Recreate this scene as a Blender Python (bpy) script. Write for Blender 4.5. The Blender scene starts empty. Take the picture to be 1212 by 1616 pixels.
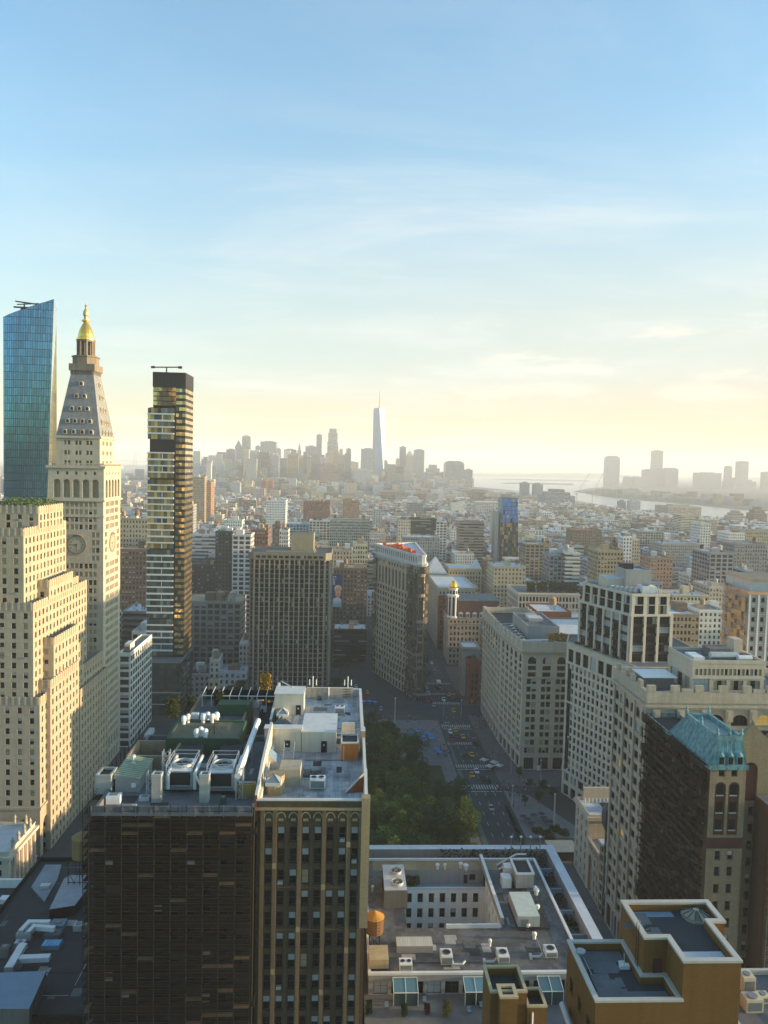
# Skyline seen from a high window: a park, an avenue and old towers below, far towers in evening haze.
import bpy, math, random
import numpy as np
from math import sin, cos, tan, pi, radians, sqrt, atan2, floor
from mathutils import Vector, Matrix

S = bpy.context.scene
COL = S.collection
random.seed(7)
RNG = random.Random(11)

# ------------------------------------------------------------------ camera
# World axes: X towards the west (right in the photo), Y along the avenues, Z up; metres.
FPX, HC = 1200.0, 139.0
YAW, PITCH, ROLL = radians(2.77), radians(3.48), radians(1.35)
fw = (sin(YAW)*cos(PITCH), cos(YAW)*cos(PITCH), -sin(PITCH))
r0 = (cos(YAW), -sin(YAW), 0.0)
u0 = (sin(YAW)*sin(PITCH), cos(YAW)*sin(PITCH), cos(PITCH))
_c, _s = cos(ROLL), sin(ROLL)
RX = tuple(_c*a + _s*b for a, b in zip(r0, u0))
UX = tuple(-_s*a + _c*b for a, b in zip(r0, u0))
cam_d = bpy.data.cameras.new('camera')
cam = bpy.data.objects.new('camera', cam_d)
COL.objects.link(cam)
cam.matrix_world = Matrix(((RX[0], UX[0], -fw[0], 0), (RX[1], UX[1], -fw[1], 0), (RX[2], UX[2], -fw[2], HC), (0, 0, 0, 1)))
cam_d.sensor_fit = 'VERTICAL'
cam_d.sensor_height = 36.0
cam_d.lens = 36.0*FPX/1616.0
cam_d.clip_start = 1.0
cam_d.clip_end = 200000.0
S.camera = cam

# ------------------------------------------------------------------ light
SUN_EL, SUN_AZ = radians(6.5), radians(94.0)      # azimuth from +Y towards +X
SUN_STRENGTH, SKY_STRENGTH, EXPO = 5.0, 0.15, 1.62
HAZE_DENSITY = 0.00011
sd = bpy.data.lights.new('sun', 'SUN')
sd.energy = SUN_STRENGTH
sd.angle = radians(0.5)
sd.color = (1.0, 0.74, 0.43)
sun = bpy.data.objects.new('sun', sd)
COL.objects.link(sun)
sdir = Vector((sin(SUN_AZ)*cos(SUN_EL), cos(SUN_AZ)*cos(SUN_EL), sin(SUN_EL)))
sun.rotation_euler = sdir.to_track_quat('Z', 'Y').to_euler()
sun.location = (400, 0, 300)

W_ = bpy.data.worlds.new('World')
S.world = W_
W_.use_nodes = True
nt = W_.node_tree
for n in list(nt.nodes):
    nt.nodes.remove(n)
def N(t, kind, **kw):
    n = t.nodes.new(kind)
    for k, v in kw.items():
        setattr(n, k, v)
    return n
wo = N(nt, 'ShaderNodeOutputWorld')
bg = N(nt, 'ShaderNodeBackground')
bg.inputs[1].default_value = SKY_STRENGTH
sky = N(nt, 'ShaderNodeTexSky', sky_type='NISHITA', sun_disc=False)
sky.sun_elevation = SUN_EL
sky.sun_rotation = SUN_AZ
sky.altitude = 100
sky.air_density = 1.1
sky.dust_density = 1.8
sky.ozone_density = 1.2
# thin high clouds: direction projected on a flat layer, stretched noise
geo = N(nt, 'ShaderNodeTexCoord')
sep = N(nt, 'ShaderNodeSeparateXYZ')
nt.links.new(geo.outputs['Generated'], sep.inputs[0])
def M(t, op, a, b=None, c=None, clamp=False):
    n = N(t, 'ShaderNodeMath', operation=op, use_clamp=clamp)
    for i, v in enumerate((a, b, c)):
        if v is None:
            continue
        if isinstance(v, (int, float)):
            n.inputs[i].default_value = v
        else:
            t.links.new(v, n.inputs[i])
    return n.outputs[0]
zz = M(nt, 'ADD', M(nt, 'MAXIMUM', sep.outputs[2], 0.0), 0.06)
cx = M(nt, 'DIVIDE', sep.outputs[0], zz)
cy = M(nt, 'DIVIDE', sep.outputs[1], zz)
cmb = N(nt, 'ShaderNodeCombineXYZ')
nt.links.new(M(nt, 'MULTIPLY', cx, 0.55), cmb.inputs[0])
nt.links.new(cy, cmb.inputs[1])
def noise(t, vec, scale, detail=4.0, rough=0.55, dist=0.0):
    n = N(t, 'ShaderNodeTexNoise')
    n.inputs['Scale'].default_value = scale
    n.inputs['Detail'].default_value = detail
    n.inputs['Roughness'].default_value = rough
    n.inputs['Distortion'].default_value = dist
    if vec is not None:
        t.links.new(vec, n.inputs['Vector'])
    return n.outputs['Fac']
def maprange(t, v, a, b, c=0.0, d=1.0):
    n = N(t, 'ShaderNodeMapRange')
    n.interpolation_type = 'SMOOTHSTEP'
    t.links.new(v, n.inputs[0])
    for i, q in enumerate((a, b, c, d)):
        n.inputs[i+1].default_value = q
    return n.outputs[0]
n1 = maprange(nt, noise(nt, cmb.outputs[0], 1.1, 9.0, 0.62, 0.5), 0.40, 0.74)
n2 = maprange(nt, noise(nt, cmb.outputs[0], 0.30, 2.0, 0.5), 0.34, 0.62)
wisps = M(nt, 'MULTIPLY', n1, n2)
cmb2 = N(nt, 'ShaderNodeCombineXYZ')
nt.links.new(M(nt, 'MULTIPLY', sep.outputs[0], 7.0), cmb2.inputs[0])
nt.links.new(M(nt, 'MULTIPLY', sep.outputs[1], 2.0), cmb2.inputs[1])
nt.links.new(M(nt, 'MULTIPLY', sep.outputs[2], 30.0), cmb2.inputs[2])
p1 = maprange(nt, noise(nt, cmb2.outputs[0], 1.15, 8.0, 0.62, 0.3), 0.52, 0.70)
band = M(nt, 'MULTIPLY', maprange(nt, sep.outputs[2], 0.06, 0.11), maprange(nt, sep.outputs[2], 0.22, 0.14))
puff = M(nt, 'MULTIPLY', M(nt, 'MULTIPLY', p1, band), maprange(nt, sep.outputs[0], -0.3, 0.4))
# a thin evening veil, thicker low down and on the sun's side of the southern sky
side = maprange(nt, M(nt, 'ADD', M(nt, 'MULTIPLY', sep.outputs[0], 0.80), M(nt, 'MULTIPLY', sep.outputs[1], 0.60)), 0.0, 1.0)
south = maprange(nt, sep.outputs[1], -0.35, 0.45)
low_ = maprange(nt, sep.outputs[2], 0.50, 0.03)
vf = M(nt, 'ADD', M(nt, 'MULTIPLY', low_, M(nt, 'ADD', M(nt, 'MULTIPLY', side, 0.45), 0.52)), M(nt, 'MULTIPLY', side, 0.22))
vf = M(nt, 'MULTIPLY', vf, 0.90)
vf = M(nt, 'MULTIPLY', vf, south, None, True)
def mixc(f, a, b):
    m = N(nt, 'ShaderNodeMix', data_type='RGBA')
    nt.links.new(f, m.inputs[0])
    for k, q in ((6, a), (7, b)):
        if isinstance(q, tuple): m.inputs[k].default_value = (*q, 1)
        else: nt.links.new(q, m.inputs[k])
    return m.outputs[2]
VC = mixc(maprange(nt, sep.outputs[2], 0.005, 0.14), (2.1, 1.42, 0.50), (1.56, 1.70, 1.60))
VC = mixc(maprange(nt, sep.outputs[2], 0.16, 0.50), VC, (0.92, 1.54, 2.12))
tint = N(nt, 'ShaderNodeMix', data_type='RGBA', blend_type='MULTIPLY')
tint.inputs[0].default_value = 1.0
nt.links.new(sky.outputs[0], tint.inputs[6])
tint.inputs[7].default_value = (0.50, 0.86, 1.10, 1)
out_ = mixc(vf, tint.outputs[2], VC)
out_ = mixc(M(nt, 'MULTIPLY', M(nt, 'MULTIPLY', wisps, south), 0.75, None, True), out_, (2.05, 2.15, 2.15))
out_ = mixc(M(nt, 'MULTIPLY', puff, 0.8, None, True), out_, (2.6, 2.4, 1.95))
nt.links.new(out_, bg.inputs[0])
nt.links.new(bg.outputs[0], wo.inputs[0])

S.view_settings.view_transform = 'Standard'
S.view_settings.look = 'None'
S.view_settings.exposure = EXPO
S.view_settings.gamma = 1.0
S.render.engine = 'CYCLES'
S.cycles.use_denoising = True
S.cycles.max_bounces = 6
S.cycles.diffuse_bounces = 3
S.cycles.glossy_bounces = 3
S.cycles.transmission_bounces = 3
S.cycles.volume_bounces = 2
S.cycles.sample_clamp_indirect = 6.0
S.cycles.caustics_reflective = False
S.cycles.caustics_refractive = False

# ------------------------------------------------------------------ measuring (pixels of the photo -> metres)
def ray(px, py):
    a, b = (px-606)/FPX, (808-py)/FPX
    return tuple(fw[i] + a*RX[i] + b*UX[i] for i in range(3))
def P(px, py, Y):
    d = ray(px, py); t = Y/d[1]
    return d[0]*t, HC + d[2]*t
def G(px, py, z=0.0):
    d = ray(px, py); t = (z-HC)/d[2]
    return d[0]*t, d[1]*t
def WX(px, py, X):
    d = ray(px, py); t = X/d[0]
    return d[1]*t, HC + d[2]*t
def proj(X, Y, Z):
    v = (X, Y, Z-HC)
    w = sum(a*b for a, b in zip(v, fw))
    if w <= 0.5:
        return (-9999, -9999)
    return 606 + FPX*sum(a*b for a, b in zip(v, RX))/w, 808 - FPX*sum(a*b for a, b in zip(v, UX))/w

# ------------------------------------------------------------------ materials
def principled(name, rough=0.8, metallic=0.0):
    m = bpy.data.materials.new(name)
    m.use_nodes = True
    t = m.node_tree
    b = t.nodes['Principled BSDF']
    b.inputs['Roughness'].default_value = rough
    b.inputs['Metallic'].default_value = metallic
    b.inputs['Specular IOR Level'].default_value = 0.22
    return m, t, b
_mc = {}
def stone(name, col, rough=0.85, vary=0.22, scale=0.25, streak=0.25, metallic=0.0, bricks=None, bump=0.0):
    """weathered solid colour: blotches, vertical rain streaks, fine grain; optional brick or panel courses"""
    if name in _mc:
        return _mc[name]
    m, t, b = principled(name, rough, metallic)
    tc = N(t, 'ShaderNodeTexCoord')
    g = N(t, 'ShaderNodeNewGeometry')
    a1 = noise(t, g.outputs['Position'], scale, 5.0, 0.6)
    mp = N(t, 'ShaderNodeMapping')
    mp.inputs['Scale'].default_value = (1.1, 1.1, 0.05)
    t.links.new(g.outputs['Position'], mp.inputs[0])
    a2 = noise(t, mp.outputs[0], 0.8, 3.0, 0.6)
    a3 = noise(t, g.outputs['Position'], 4.0, 2.0, 0.5)
    f = M(t, 'ADD', M(t, 'MULTIPLY', M(t, 'SUBTRACT', a1, 0.5), vary*2.2), M(t, 'MULTIPLY', M(t, 'SUBTRACT', a2, 0.5), streak*2.0))
    f = M(t, 'ADD', f, M(t, 'MULTIPLY', M(t, 'SUBTRACT', a3, 0.5), vary*0.8))
    f = M(t, 'ADD', f, 1.0)
    vm = N(t, 'ShaderNodeVectorMath', operation='SCALE')
    src = N(t, 'ShaderNodeRGB')
    src.outputs[0].default_value = (*col, 1)
    o = src.outputs[0]
    if bricks:
        bt = N(t, 'ShaderNodeTexBrick')
        bw, bh, mortar, amt = bricks
        bt.inputs['Scale'].default_value = 1.0
        bt.inputs['Brick Width'].default_value = bw
        bt.inputs['Row Height'].default_value = bh
        bt.inputs['Mortar Size'].default_value = mortar
        bt.inputs['Color1'].default_value = (*[c*(1+amt) for c in col], 1)
        bt.inputs['Color2'].default_value = (*[c*(1-amt) for c in col], 1)
        bt.inputs['Mortar'].default_value = (*[c*0.75 for c in col], 1)
        uv = N(t, 'ShaderNodeUVMap')
        uv.uv_map = 'uv'
        t.links.new(uv.outputs[0], bt.inputs['Vector'])
        o = bt.outputs['Color']
    t.links.new(o, vm.inputs[0])
    t.links.new(f, vm.inputs['Scale'])
    t.links.new(vm.outputs[0], b.inputs['Base Color'])
    if bump:
        bp = N(t, 'ShaderNodeBump')
        bp.inputs['Strength'].default_value = bump
        bp.inputs['Distance'].default_value = 0.1
        t.links.new(a3, bp.inputs['Height'])
        t.links.new(bp.outputs[0], b.inputs['Normal'])
    _mc[name] = m
    return m
def plain(name, col, rough=0.5, metallic=0.0, emit=None):
    if name in _mc:
        return _mc[name]
    m, t, b = principled(name, rough, metallic)
    g = N(t, 'ShaderNodeNewGeometry')
    a1 = noise(t, g.outputs['Position'], 0.9, 3.0, 0.6)
    vm = N(t, 'ShaderNodeVectorMath', operation='SCALE')
    vm.inputs[0].default_value = col
    t.links.new(M(t, 'ADD', M(t, 'MULTIPLY', a1, 0.36), 0.82), vm.inputs['Scale'])
    t.links.new(vm.outputs[0], b.inputs['Base Color'])
    if emit:
        b.inputs['Emission Color'].default_value = (*emit[0], 1)
        b.inputs['Emission Strength'].default_value = emit[1]
    _mc[name] = m
    return m
def glass_mat(name, col, rough=0.04, metallic=0.0, spec=0.3, vary=0.5):
    """dark reflecting window glass; each pane a little different"""
    if name in _mc:
        return _mc[name]
    m, t, b = principled(name, rough, metallic)
    g = N(t, 'ShaderNodeNewGeometry')
    oi = N(t, 'ShaderNodeObjectInfo')
    r = M(t, 'FRACT', M(t, 'ADD', M(t, 'MULTIPLY', g.outputs['Random Per Island'], 7.31), oi.outputs['Random']))
    vm = N(t, 'ShaderNodeVectorMath', operation='SCALE')
    vm.inputs[0].default_value = col
    t.links.new(M(t, 'ADD', M(t, 'MULTIPLY', r, vary*2), 1.0-vary), vm.inputs['Scale'])
    t.links.new(vm.outputs[0], b.inputs['Base Color'])
    b.inputs['Specular IOR Level'].default_value = spec
    _mc[name] = m
    return m
def facade_mat(name, a0, a1, v0, v1, blind=0.25, groups=1, gcol=(0.03, 0.035, 0.04)):
    """wall colour from the mesh's own colour attribute, windows from bay coordinates (one bay x one storey per unit)"""
    m, t, b = principled(name, 0.85)
    uv = N(t, 'ShaderNodeUVMap'); uv.uv_map = 'uv'
    sp = N(t, 'ShaderNodeSeparateXYZ')
    t.links.new(uv.outputs[0], sp.inputs[0])
    u, v = sp.outputs[0], sp.outputs[1]
    if groups > 1:
        ug = M(t, 'MULTIPLY', u, groups)
        fu = M(t, 'FRACT', ug)
        inn = M(t, 'MULTIPLY', M(t, 'GREATER_THAN', M(t, 'FRACT', u), 0.08), M(t, 'LESS_THAN', M(t, 'FRACT', u), 0.92))
        fl_u = M(t, 'FLOOR', ug)
    else:
        fu = M(t, 'FRACT', u); inn = 1.0; fl_u = M(t, 'FLOOR', u)
    fv = M(t, 'FRACT', v)
    mu = M(t, 'MULTIPLY', M(t, 'GREATER_THAN', fu, a0), M(t, 'LESS_THAN', fu, a1))
    mv = M(t, 'MULTIPLY', M(t, 'GREATER_THAN', fv, v0), M(t, 'LESS_THAN', fv, v1))
    mask = M(t, 'MULTIPLY', mu, mv)
    mask = M(t, 'MULTIPLY', mask, inn)
    # bays at the very edge of a wall (u < 0 marks walls without windows)
    mask = M(t, 'MULTIPLY', mask, M(t, 'GREATER_THAN', u, 0.0))
    att = N(t, 'ShaderNodeAttribute'); att.attribute_name = 'col'
    g = N(t, 'ShaderNodeNewGeometry')
    w1 = noise(t, g.outputs['Position'], 0.12, 4.0, 0.6)
    mp = N(t, 'ShaderNodeMapping'); mp.inputs['Scale'].default_value = (0.9, 0.9, 0.04)
    t.links.new(g.outputs['Position'], mp.inputs[0])
    w2 = noise(t, mp.outputs[0], 0.8, 3.0, 0.6)
    # storey bands catch a little dirt
    f = M(t, 'ADD', M(t, 'ADD', M(t, 'MULTIPLY', w1, 0.5), M(t, 'MULTIPLY', w2, 0.4)), 0.55)
    vm = N(t, 'ShaderNodeVectorMath', operation='SCALE')
    t.links.new(att.outputs['Color'], vm.inputs[0]); t.links.new(f, vm.inputs['Scale'])
    cb = N(t, 'ShaderNodeCombineXYZ')
    t.links.new(fl_u, cb.inputs[0]); t.links.new(M(t, 'FLOOR', v), cb.inputs[1])
    wn = N(t, 'ShaderNodeTexWhiteNoise', noise_dimensions='2D')
    t.links.new(cb.outputs[0], wn.inputs['Vector'])
    isb = M(t, 'LESS_THAN', wn.outputs['Value'], blind)
    half = M(t, 'GREATER_THAN', fv, v0 + (v1-v0)*0.45)
    isb = M(t, 'MULTIPLY', isb, half)
    gm = N(t, 'ShaderNodeMix', data_type='RGBA')
    t.links.new(isb, gm.inputs[0])
    gm.inputs[6].default_value = (*gcol, 1); gm.inputs[7].default_value = (0.34, 0.33, 0.30, 1)
    cm = N(t, 'ShaderNodeMix', data_type='RGBA')
    t.links.new(mask, cm.inputs[0]); t.links.new(vm.outputs[0], cm.inputs[6]); t.links.new(gm.outputs[2], cm.inputs[7])
    t.links.new(cm.outputs[2], b.inputs['Base Color'])
    rr = M(t, 'SUBTRACT', 0.85, M(t, 'MULTIPLY', mask, 0.70))
    t.links.new(rr, b.inputs['Roughness'])
    bp = N(t, 'ShaderNodeBump'); bp.invert = True
    bp.inputs['Strength'].default_value = 0.6; bp.inputs['Distance'].default_value = 0.3
    t.links.new(mask, bp.inputs['Height']); t.links.new(bp.outputs[0], b.inputs['Normal'])
    _mc[name] = m
    return m
def colattr_mat(name, rough=0.9, metallic=0.0, big=0.12, amt=0.7):
    m, t, b = principled(name, rough, metallic)
    att = N(t, 'ShaderNodeAttribute'); att.attribute_name = 'col'
    g = N(t, 'ShaderNodeNewGeometry')
    w1 = noise(t, g.outputs['Position'], big, 5.0, 0.65)
    w2 = noise(t, g.outputs['Position'], 1.2, 3.0, 0.6)
    f = M(t, 'ADD', M(t, 'ADD', M(t, 'MULTIPLY', w1, amt), M(t, 'MULTIPLY', w2, amt*0.5)), 1.0-amt*0.75)
    vm = N(t, 'ShaderNodeVectorMath', operation='SCALE')
    t.links.new(att.outputs['Color'], vm.inputs[0]); t.links.new(f, vm.inputs['Scale'])
    t.links.new(vm.outputs[0], b.inputs['Base Color'])
    _mc[name] = m
    return m

F_PUNCH = facade_mat('punched_windows', 0.27, 0.73, 0.22, 0.78, 0.3)
F_PAIR = facade_mat('paired_windows', 0.20, 0.80, 0.20, 0.76, 0.3, 2)
F_LOFT = facade_mat('loft_windows', 0.14, 0.86, 0.18, 0.84, 0.2)
F_RIBBON = facade_mat('ribbon_windows', -0.1, 1.1, 0.35, 0.85, 0.35)
F_GLASS = facade_mat('curtain_panels', 0.05, 0.95, 0.08, 0.92, 0.15, 1, (0.05, 0.09, 0.13))
FMATS = [F_PUNCH, F_PAIR, F_LOFT, F_RIBBON, F_GLASS]
ROOFC = colattr_mat('roofing')
PAINT = colattr_mat('painted_surface', 0.6, 0.0, 0.3, 0.35)
LIMESTONE = stone('limestone', (0.40, 0.33, 0.24), vary=0.16, streak=0.22, bricks=(1.6, 0.7, 0.012, 0.05))
MARBLE = stone('weathered_marble', (0.47, 0.405, 0.315), vary=0.16, streak=0.2, bricks=(1.8, 0.9, 0.012, 0.05))
TERRA = stone('grey_terracotta', (0.42, 0.36, 0.28), vary=0.22, streak=0.3, bricks=(1.2, 0.6, 0.012, 0.06))
WHITESTONE = stone('white_stone', (0.55, 0.48, 0.385), vary=0.1, streak=0.12)
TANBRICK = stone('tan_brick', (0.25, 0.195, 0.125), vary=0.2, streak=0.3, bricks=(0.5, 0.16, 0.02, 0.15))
ORANGEBRICK = stone('orange_brick', (0.17, 0.085, 0.022), vary=0.2, streak=0.25, bricks=(0.4, 0.13, 0.015, 0.08))
REDBRICK = stone('red_brick', (0.24, 0.085, 0.05), vary=0.22, streak=0.25, bricks=(0.4, 0.13, 0.015, 0.18))
BROWNCONC = stone('brown_concrete', (0.235, 0.205, 0.165), vary=0.15, streak=0.25)
CONC = stone('concrete', (0.33, 0.32, 0.30), vary=0.2, streak=0.25)
DARKCONC = stone('dark_concrete', (0.13, 0.125, 0.12), vary=0.25, streak=0.3)
ROOFGREY = stone('grey_roofing', (0.12, 0.13, 0.14), vary=0.4, scale=0.3, streak=0.0, bump=0.2)
ROOFDARK = stone('dark_roofing', (0.04, 0.043, 0.046), vary=0.4, scale=0.3, streak=0.0)
ROOFWHITE = stone('white_roofing', (0.50, 0.51, 0.52), vary=0.3, scale=0.35, streak=0.0)
ROOFPAVER = stone('roof_pavers', (0.105, 0.108, 0.112), vary=0.6, scale=0.18, streak=0.0, bricks=(1.0, 1.0, 0.03, 0.22))
PATINA = stone('copper_patina', (0.13, 0.26, 0.28), vary=0.8, scale=0.9, streak=0.9)
GREENMETAL = stone('green_metal', (0.045, 0.085, 0.05), vary=0.3, streak=0.3)
GALV = stone('galvanised_metal', (0.45, 0.46, 0.47), rough=0.45, vary=0.2, streak=0.15, metallic=0.35)
WHITEMETAL = stone('white_metal', (0.66, 0.66, 0.65), rough=0.45, vary=0.12, streak=0.12)
BLUESTEEL = stone('painted_blue_grey_metal', (0.17, 0.25, 0.33), rough=0.5, vary=0.15, streak=0.1)
GOLD = stone('gilding', (0.80, 0.50, 0.10), rough=0.28, vary=0.15, streak=0.1, metallic=0.85)
BLACKMETAL = stone('black_metal', (0.02, 0.02, 0.022), rough=0.5, vary=0.2, streak=0.1)
STEEL = stone('steel', (0.22, 0.23, 0.24), rough=0.45, vary=0.2, streak=0.1, metallic=0.4)
WOOD = stone('tank_wood', (0.20, 0.12, 0.06), vary=0.3, streak=0.4)
NETTING = stone('dark_netting', (0.010, 0.009, 0.008), vary=0.3, streak=0.4)
BRONZENET = stone('brown_netting', (0.085, 0.07, 0.052), vary=0.4, streak=0.4)
SHADEPLANK = stone('shade_dark_planks', (0.018, 0.011, 0.006), vary=0.6, scale=1.2, streak=0.1)  # plank colour taken near black to stand in for deep shade
PLANKS = stone('scaffold_planks', (0.13, 0.085, 0.045), vary=0.5, scale=1.2, streak=0.1)
SALMON = stone('salmon_netting', (0.60, 0.34, 0.20), vary=0.3, streak=0.2)
ORANGENET = stone('orange_netting', (0.62, 0.15, 0.065), vary=0.3, streak=0.2)
FRAME = plain('window_frame', (0.09, 0.085, 0.08), 0.6)
FRAMEW = plain('pale_window_frame', (0.42, 0.40, 0.36), 0.6)
BLIND = plain('window_blind', (0.42, 0.43, 0.42), 0.5)
BLINDY = plain('cream_window_blind', (0.36, 0.31, 0.19), 0.5)
PLANTBOX = plain('appliance_metal', (0.32, 0.32, 0.30), 0.5)
LITWIN = plain('lit_window', (0.3, 0.2, 0.05), 0.4, emit=((1.0, 0.66, 0.18), 0.10))
GLASS = glass_mat('dark_glass', (0.012, 0.012, 0.012))
GLASSBLUE = glass_mat('blue_glass', (0.07, 0.22, 0.36), 0.03, 0.8, 0.8, 0.25)
GLASSGREEN = glass_mat('green_glass', (0.05, 0.085, 0.085), 0.03, 0.35, 0.8, 0.5)
GLASSBRONZE = glass_mat('bronze_glass', (0.60, 0.44, 0.20), 0.05, 0.8, 0.8, 0.35)
LEAF1 = colattr_mat('leaves', 0.7, 0.0, 0.6, 0.5)
BARK = stone('bark', (0.06, 0.045, 0.032), vary=0.3, streak=0.3)
ASPHALT = stone('asphalt', (0.042, 0.056, 0.062), vary=0.6, scale=0.12, streak=0.0)
PAVE = stone('paving', (0.10, 0.10, 0.105), vary=0.3, scale=0.2, streak=0.0)
LINEPAINT = stone('line_paint', (0.34, 0.36, 0.35), vary=0.7, scale=0.8, streak=0.0)

# ------------------------------------------------------------------ mesh builder
class MB:
    def __init__(self):
        self.v = []; self.f = []; self.m = []; self.uv = []; self.c = []; self.mats = []
    def mi(self, mat):
        if mat not in self.mats:
            self.mats.append(mat)
        return self.mats.index(mat)
    def face(self, pts, mat, uv=None, col=None):
        i = len(self.v)
        self.v.extend(tuple(p) for p in pts)
        self.f.append(tuple(range(i, i+len(pts))))
        self.m.append(self.mi(mat))
        if uv is None:                          # metres in the face's own plane
            p0 = Vector(pts[0]); e = Vector(pts[1]) - p0
            nrm = e.cross(Vector(pts[2]) - p0)
            if abs(nrm.z) > 0.8*nrm.length:
                uv = [(p[0], p[1]) for p in pts]
            else:
                ex = Vector((e.x, e.y, 0))
                if ex.length < 1e-6:
                    ex = Vector(pts[2]) - p0; ex.z = 0
                ex.normalize() if ex.length > 1e-9 else None
                uv = [(p[0]*ex.x + p[1]*ex.y, p[2]) for p in pts]
        self.uv.extend(uv)
        self.c.extend([col or (0.5, 0.5, 0.5)]*len(pts))
    def box(self, x0, x1, y0, y1, z0, z1, mat, top=None, col=None, bottom=True):
        a = [(x0, y0), (x1, y0), (x1, y1), (x0, y1)]
        self.prism(a, z0, z1, mat, top or mat, col=col, bottom=bottom)
    def prism(self, poly, z0, z1, mat, top=None, col=None, bottom=True, uvf=None):
        n = len(poly)
        for i in range(n):
            a, b = poly[i], poly[(i+1) % n]
            self.face([(a[0], a[1], z0), (b[0], b[1], z0), (b[0], b[1], z1), (a[0], a[1], z1)], mat, uvf and uvf(i, a, b, z0, z1), col)
        if top is not False:
            self.face([(p[0], p[1], z1) for p in poly], top or mat, None, col)
        if bottom:
            self.face([(p[0], p[1], z0) for p in reversed(poly)], mat, None, col)
    def obox(self, c, ang, lx, ly, z0, z1, mat, top=None, col=None):
        ca, sa = cos(ang), sin(ang)
        q = [(-lx/2, -ly/2), (lx/2, -ly/2), (lx/2, ly/2), (-lx/2, ly/2)]
        self.prism([(c[0]+x*ca-y*sa, c[1]+x*sa+y*ca) for x, y in q], z0, z1, mat, top, col)
    def lathe(self, c, prof, mat, n=16, col=None, phase=0.0):
        """prof = [(radius, z)...] bottom to top"""
        for k in range(len(prof)-1):
            (ra, za), (rb, zb) = prof[k], prof[k+1]
            for i in range(n):
                t0, t1 = 2*pi*i/n+phase, 2*pi*(i+1)/n+phase
                A = (c[0]+ra*cos(t0), c[1]+ra*sin(t0), za); B = (c[0]+ra*cos(t1), c[1]+ra*sin(t1), za)
                C_ = (c[0]+rb*cos(t1), c[1]+rb*sin(t1), zb); D = (c[0]+rb*cos(t0), c[1]+rb*sin(t0), zb)
                if ra < 1e-4:
                    self.face([A, C_, D], mat, None, col)
                elif rb < 1e-4:
                    self.face([A, B, C_], mat, None, col)
                else:
                    self.face([A, B, C_, D], mat, None, col)
    def cyl(self, c, r, z0, z1, mat, n=10, r1=None, col=None, top=None):
        r1 = r if r1 is None else r1
        self.lathe(c, [(r, z0), (r1, z1)], mat, n, col)
        if r1 > 1e-3:
            self.face([(c[0]+r1*cos(2*pi*i/n), c[1]+r1*sin(2*pi*i/n), z1) for i in range(n)], top or mat, None, col)
        self.face([(c[0]+r*cos(2*pi*i/n), c[1]+r*sin(2*pi*i/n), z0) for i in reversed(range(n))], mat, None, col)
    def tube(self, p, q, r, mat, n=5, r1=None, col=None):
        p, q = Vector(p), Vector(q)
        d = (q-p)
        if d.length < 1e-6:
            return
        d.normalize()
        a = d.orthogonal().normalized(); b = d.cross(a)
        r1 = r if r1 is None else r1
        ring0 = [p + a*(r*cos(2*pi*i/n)) + b*(r*sin(2*pi*i/n)) for i in range(n)]
        ring1 = [q + a*(r1*cos(2*pi*i/n)) + b*(r1*sin(2*pi*i/n)) for i in range(n)]
        for i in range(n):
            j = (i+1) % n
            self.face([ring0[i], ring0[j], ring1[j], ring1[i]], mat, None, col)
        self.face(list(reversed(ring0)), mat, None, col)
        self.face(ring1, mat, None, col)
    def mesh(self, name, origin=(0, 0, 0), smooth=False):
        me = bpy.data.meshes.new(name)
        o = origin
        me.from_pydata([(x-o[0], y-o[1], z-o[2]) for x, y, z in self.v], [], self.f)
        for mt in self.mats:
            me.materials.append(mt)
        me.polygons.foreach_set('material_index', self.m)
        ul = me.uv_layers.new(name='uv')
        ul.data.foreach_set('uv', [q for p in self.uv for q in p])
        ca = me.color_attributes.new('col', 'FLOAT_COLOR', 'CORNER')
        ca.data.foreach_set('color', [q for p in self.c for q in (p[0], p[1], p[2], 1.0)])
        if smooth:
            me.polygons.foreach_set('use_smooth', [True]*len(self.f))
        return me
    def build(self, name, parent=None, origin=(0, 0, 0), smooth=False):
        ob = bpy.data.objects.new(name, self.mesh(name, origin, smooth))
        COL.objects.link(ob)
        if parent is not None:
            ob.parent = parent
        else:
            ob.location = origin
        return ob

def tag(o, label=None, cat=None, group=None, kind=None):
    if label: o['label'] = label
    if cat: o['category'] = cat
    if group: o['group'] = group
    if kind: o['kind'] = kind
    return o
def empty(name, loc, label, cat, group=None, rz=0.0):
    o = bpy.data.objects.new(name, None)
    o.empty_display_size = 1.0
    COL.objects.link(o)
    o.location = loc; o.rotation_euler = (0, 0, rz)
    return tag(o, label, cat, group)
def thing(name, label, cat, mb, group=None, smooth=False, origin=None):
    if origin is None:
        a = np.array(mb.v)
        origin = ((a[:, 0].min()+a[:, 0].max())/2, (a[:, 1].min()+a[:, 1].max())/2, a[:, 2].min())
    return tag(mb.build(name, None, tuple(float(q) for q in origin), smooth), label, cat, group)
KIDS = {}
def copy_tree(o, parent=None):
    c = o.copy()
    COL.objects.link(c)
    if parent is not None:
        c.parent = parent
    for ch in list(o.children):
        copy_tree(ch, c)
    return c
def offset(poly, d):
    """move every edge of a counter-clockwise polygon outwards by d"""
    n = len(poly); out = []
    for i in range(n):
        p, q, r = Vector(poly[i-1]), Vector(poly[i]), Vector(poly[(i+1) % n])
        e0 = (q-p).normalized(); e1 = (r-q).normalized()
        n0 = Vector((e0.y, -e0.x)); n1 = Vector((e1.y, -e1.x))
        k = 1.0 + n0.dot(n1)
        mv = (n0+n1)*(d/max(k, 0.25))
        out.append((q.x+mv.x, q.y+mv.y))
    return out
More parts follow.
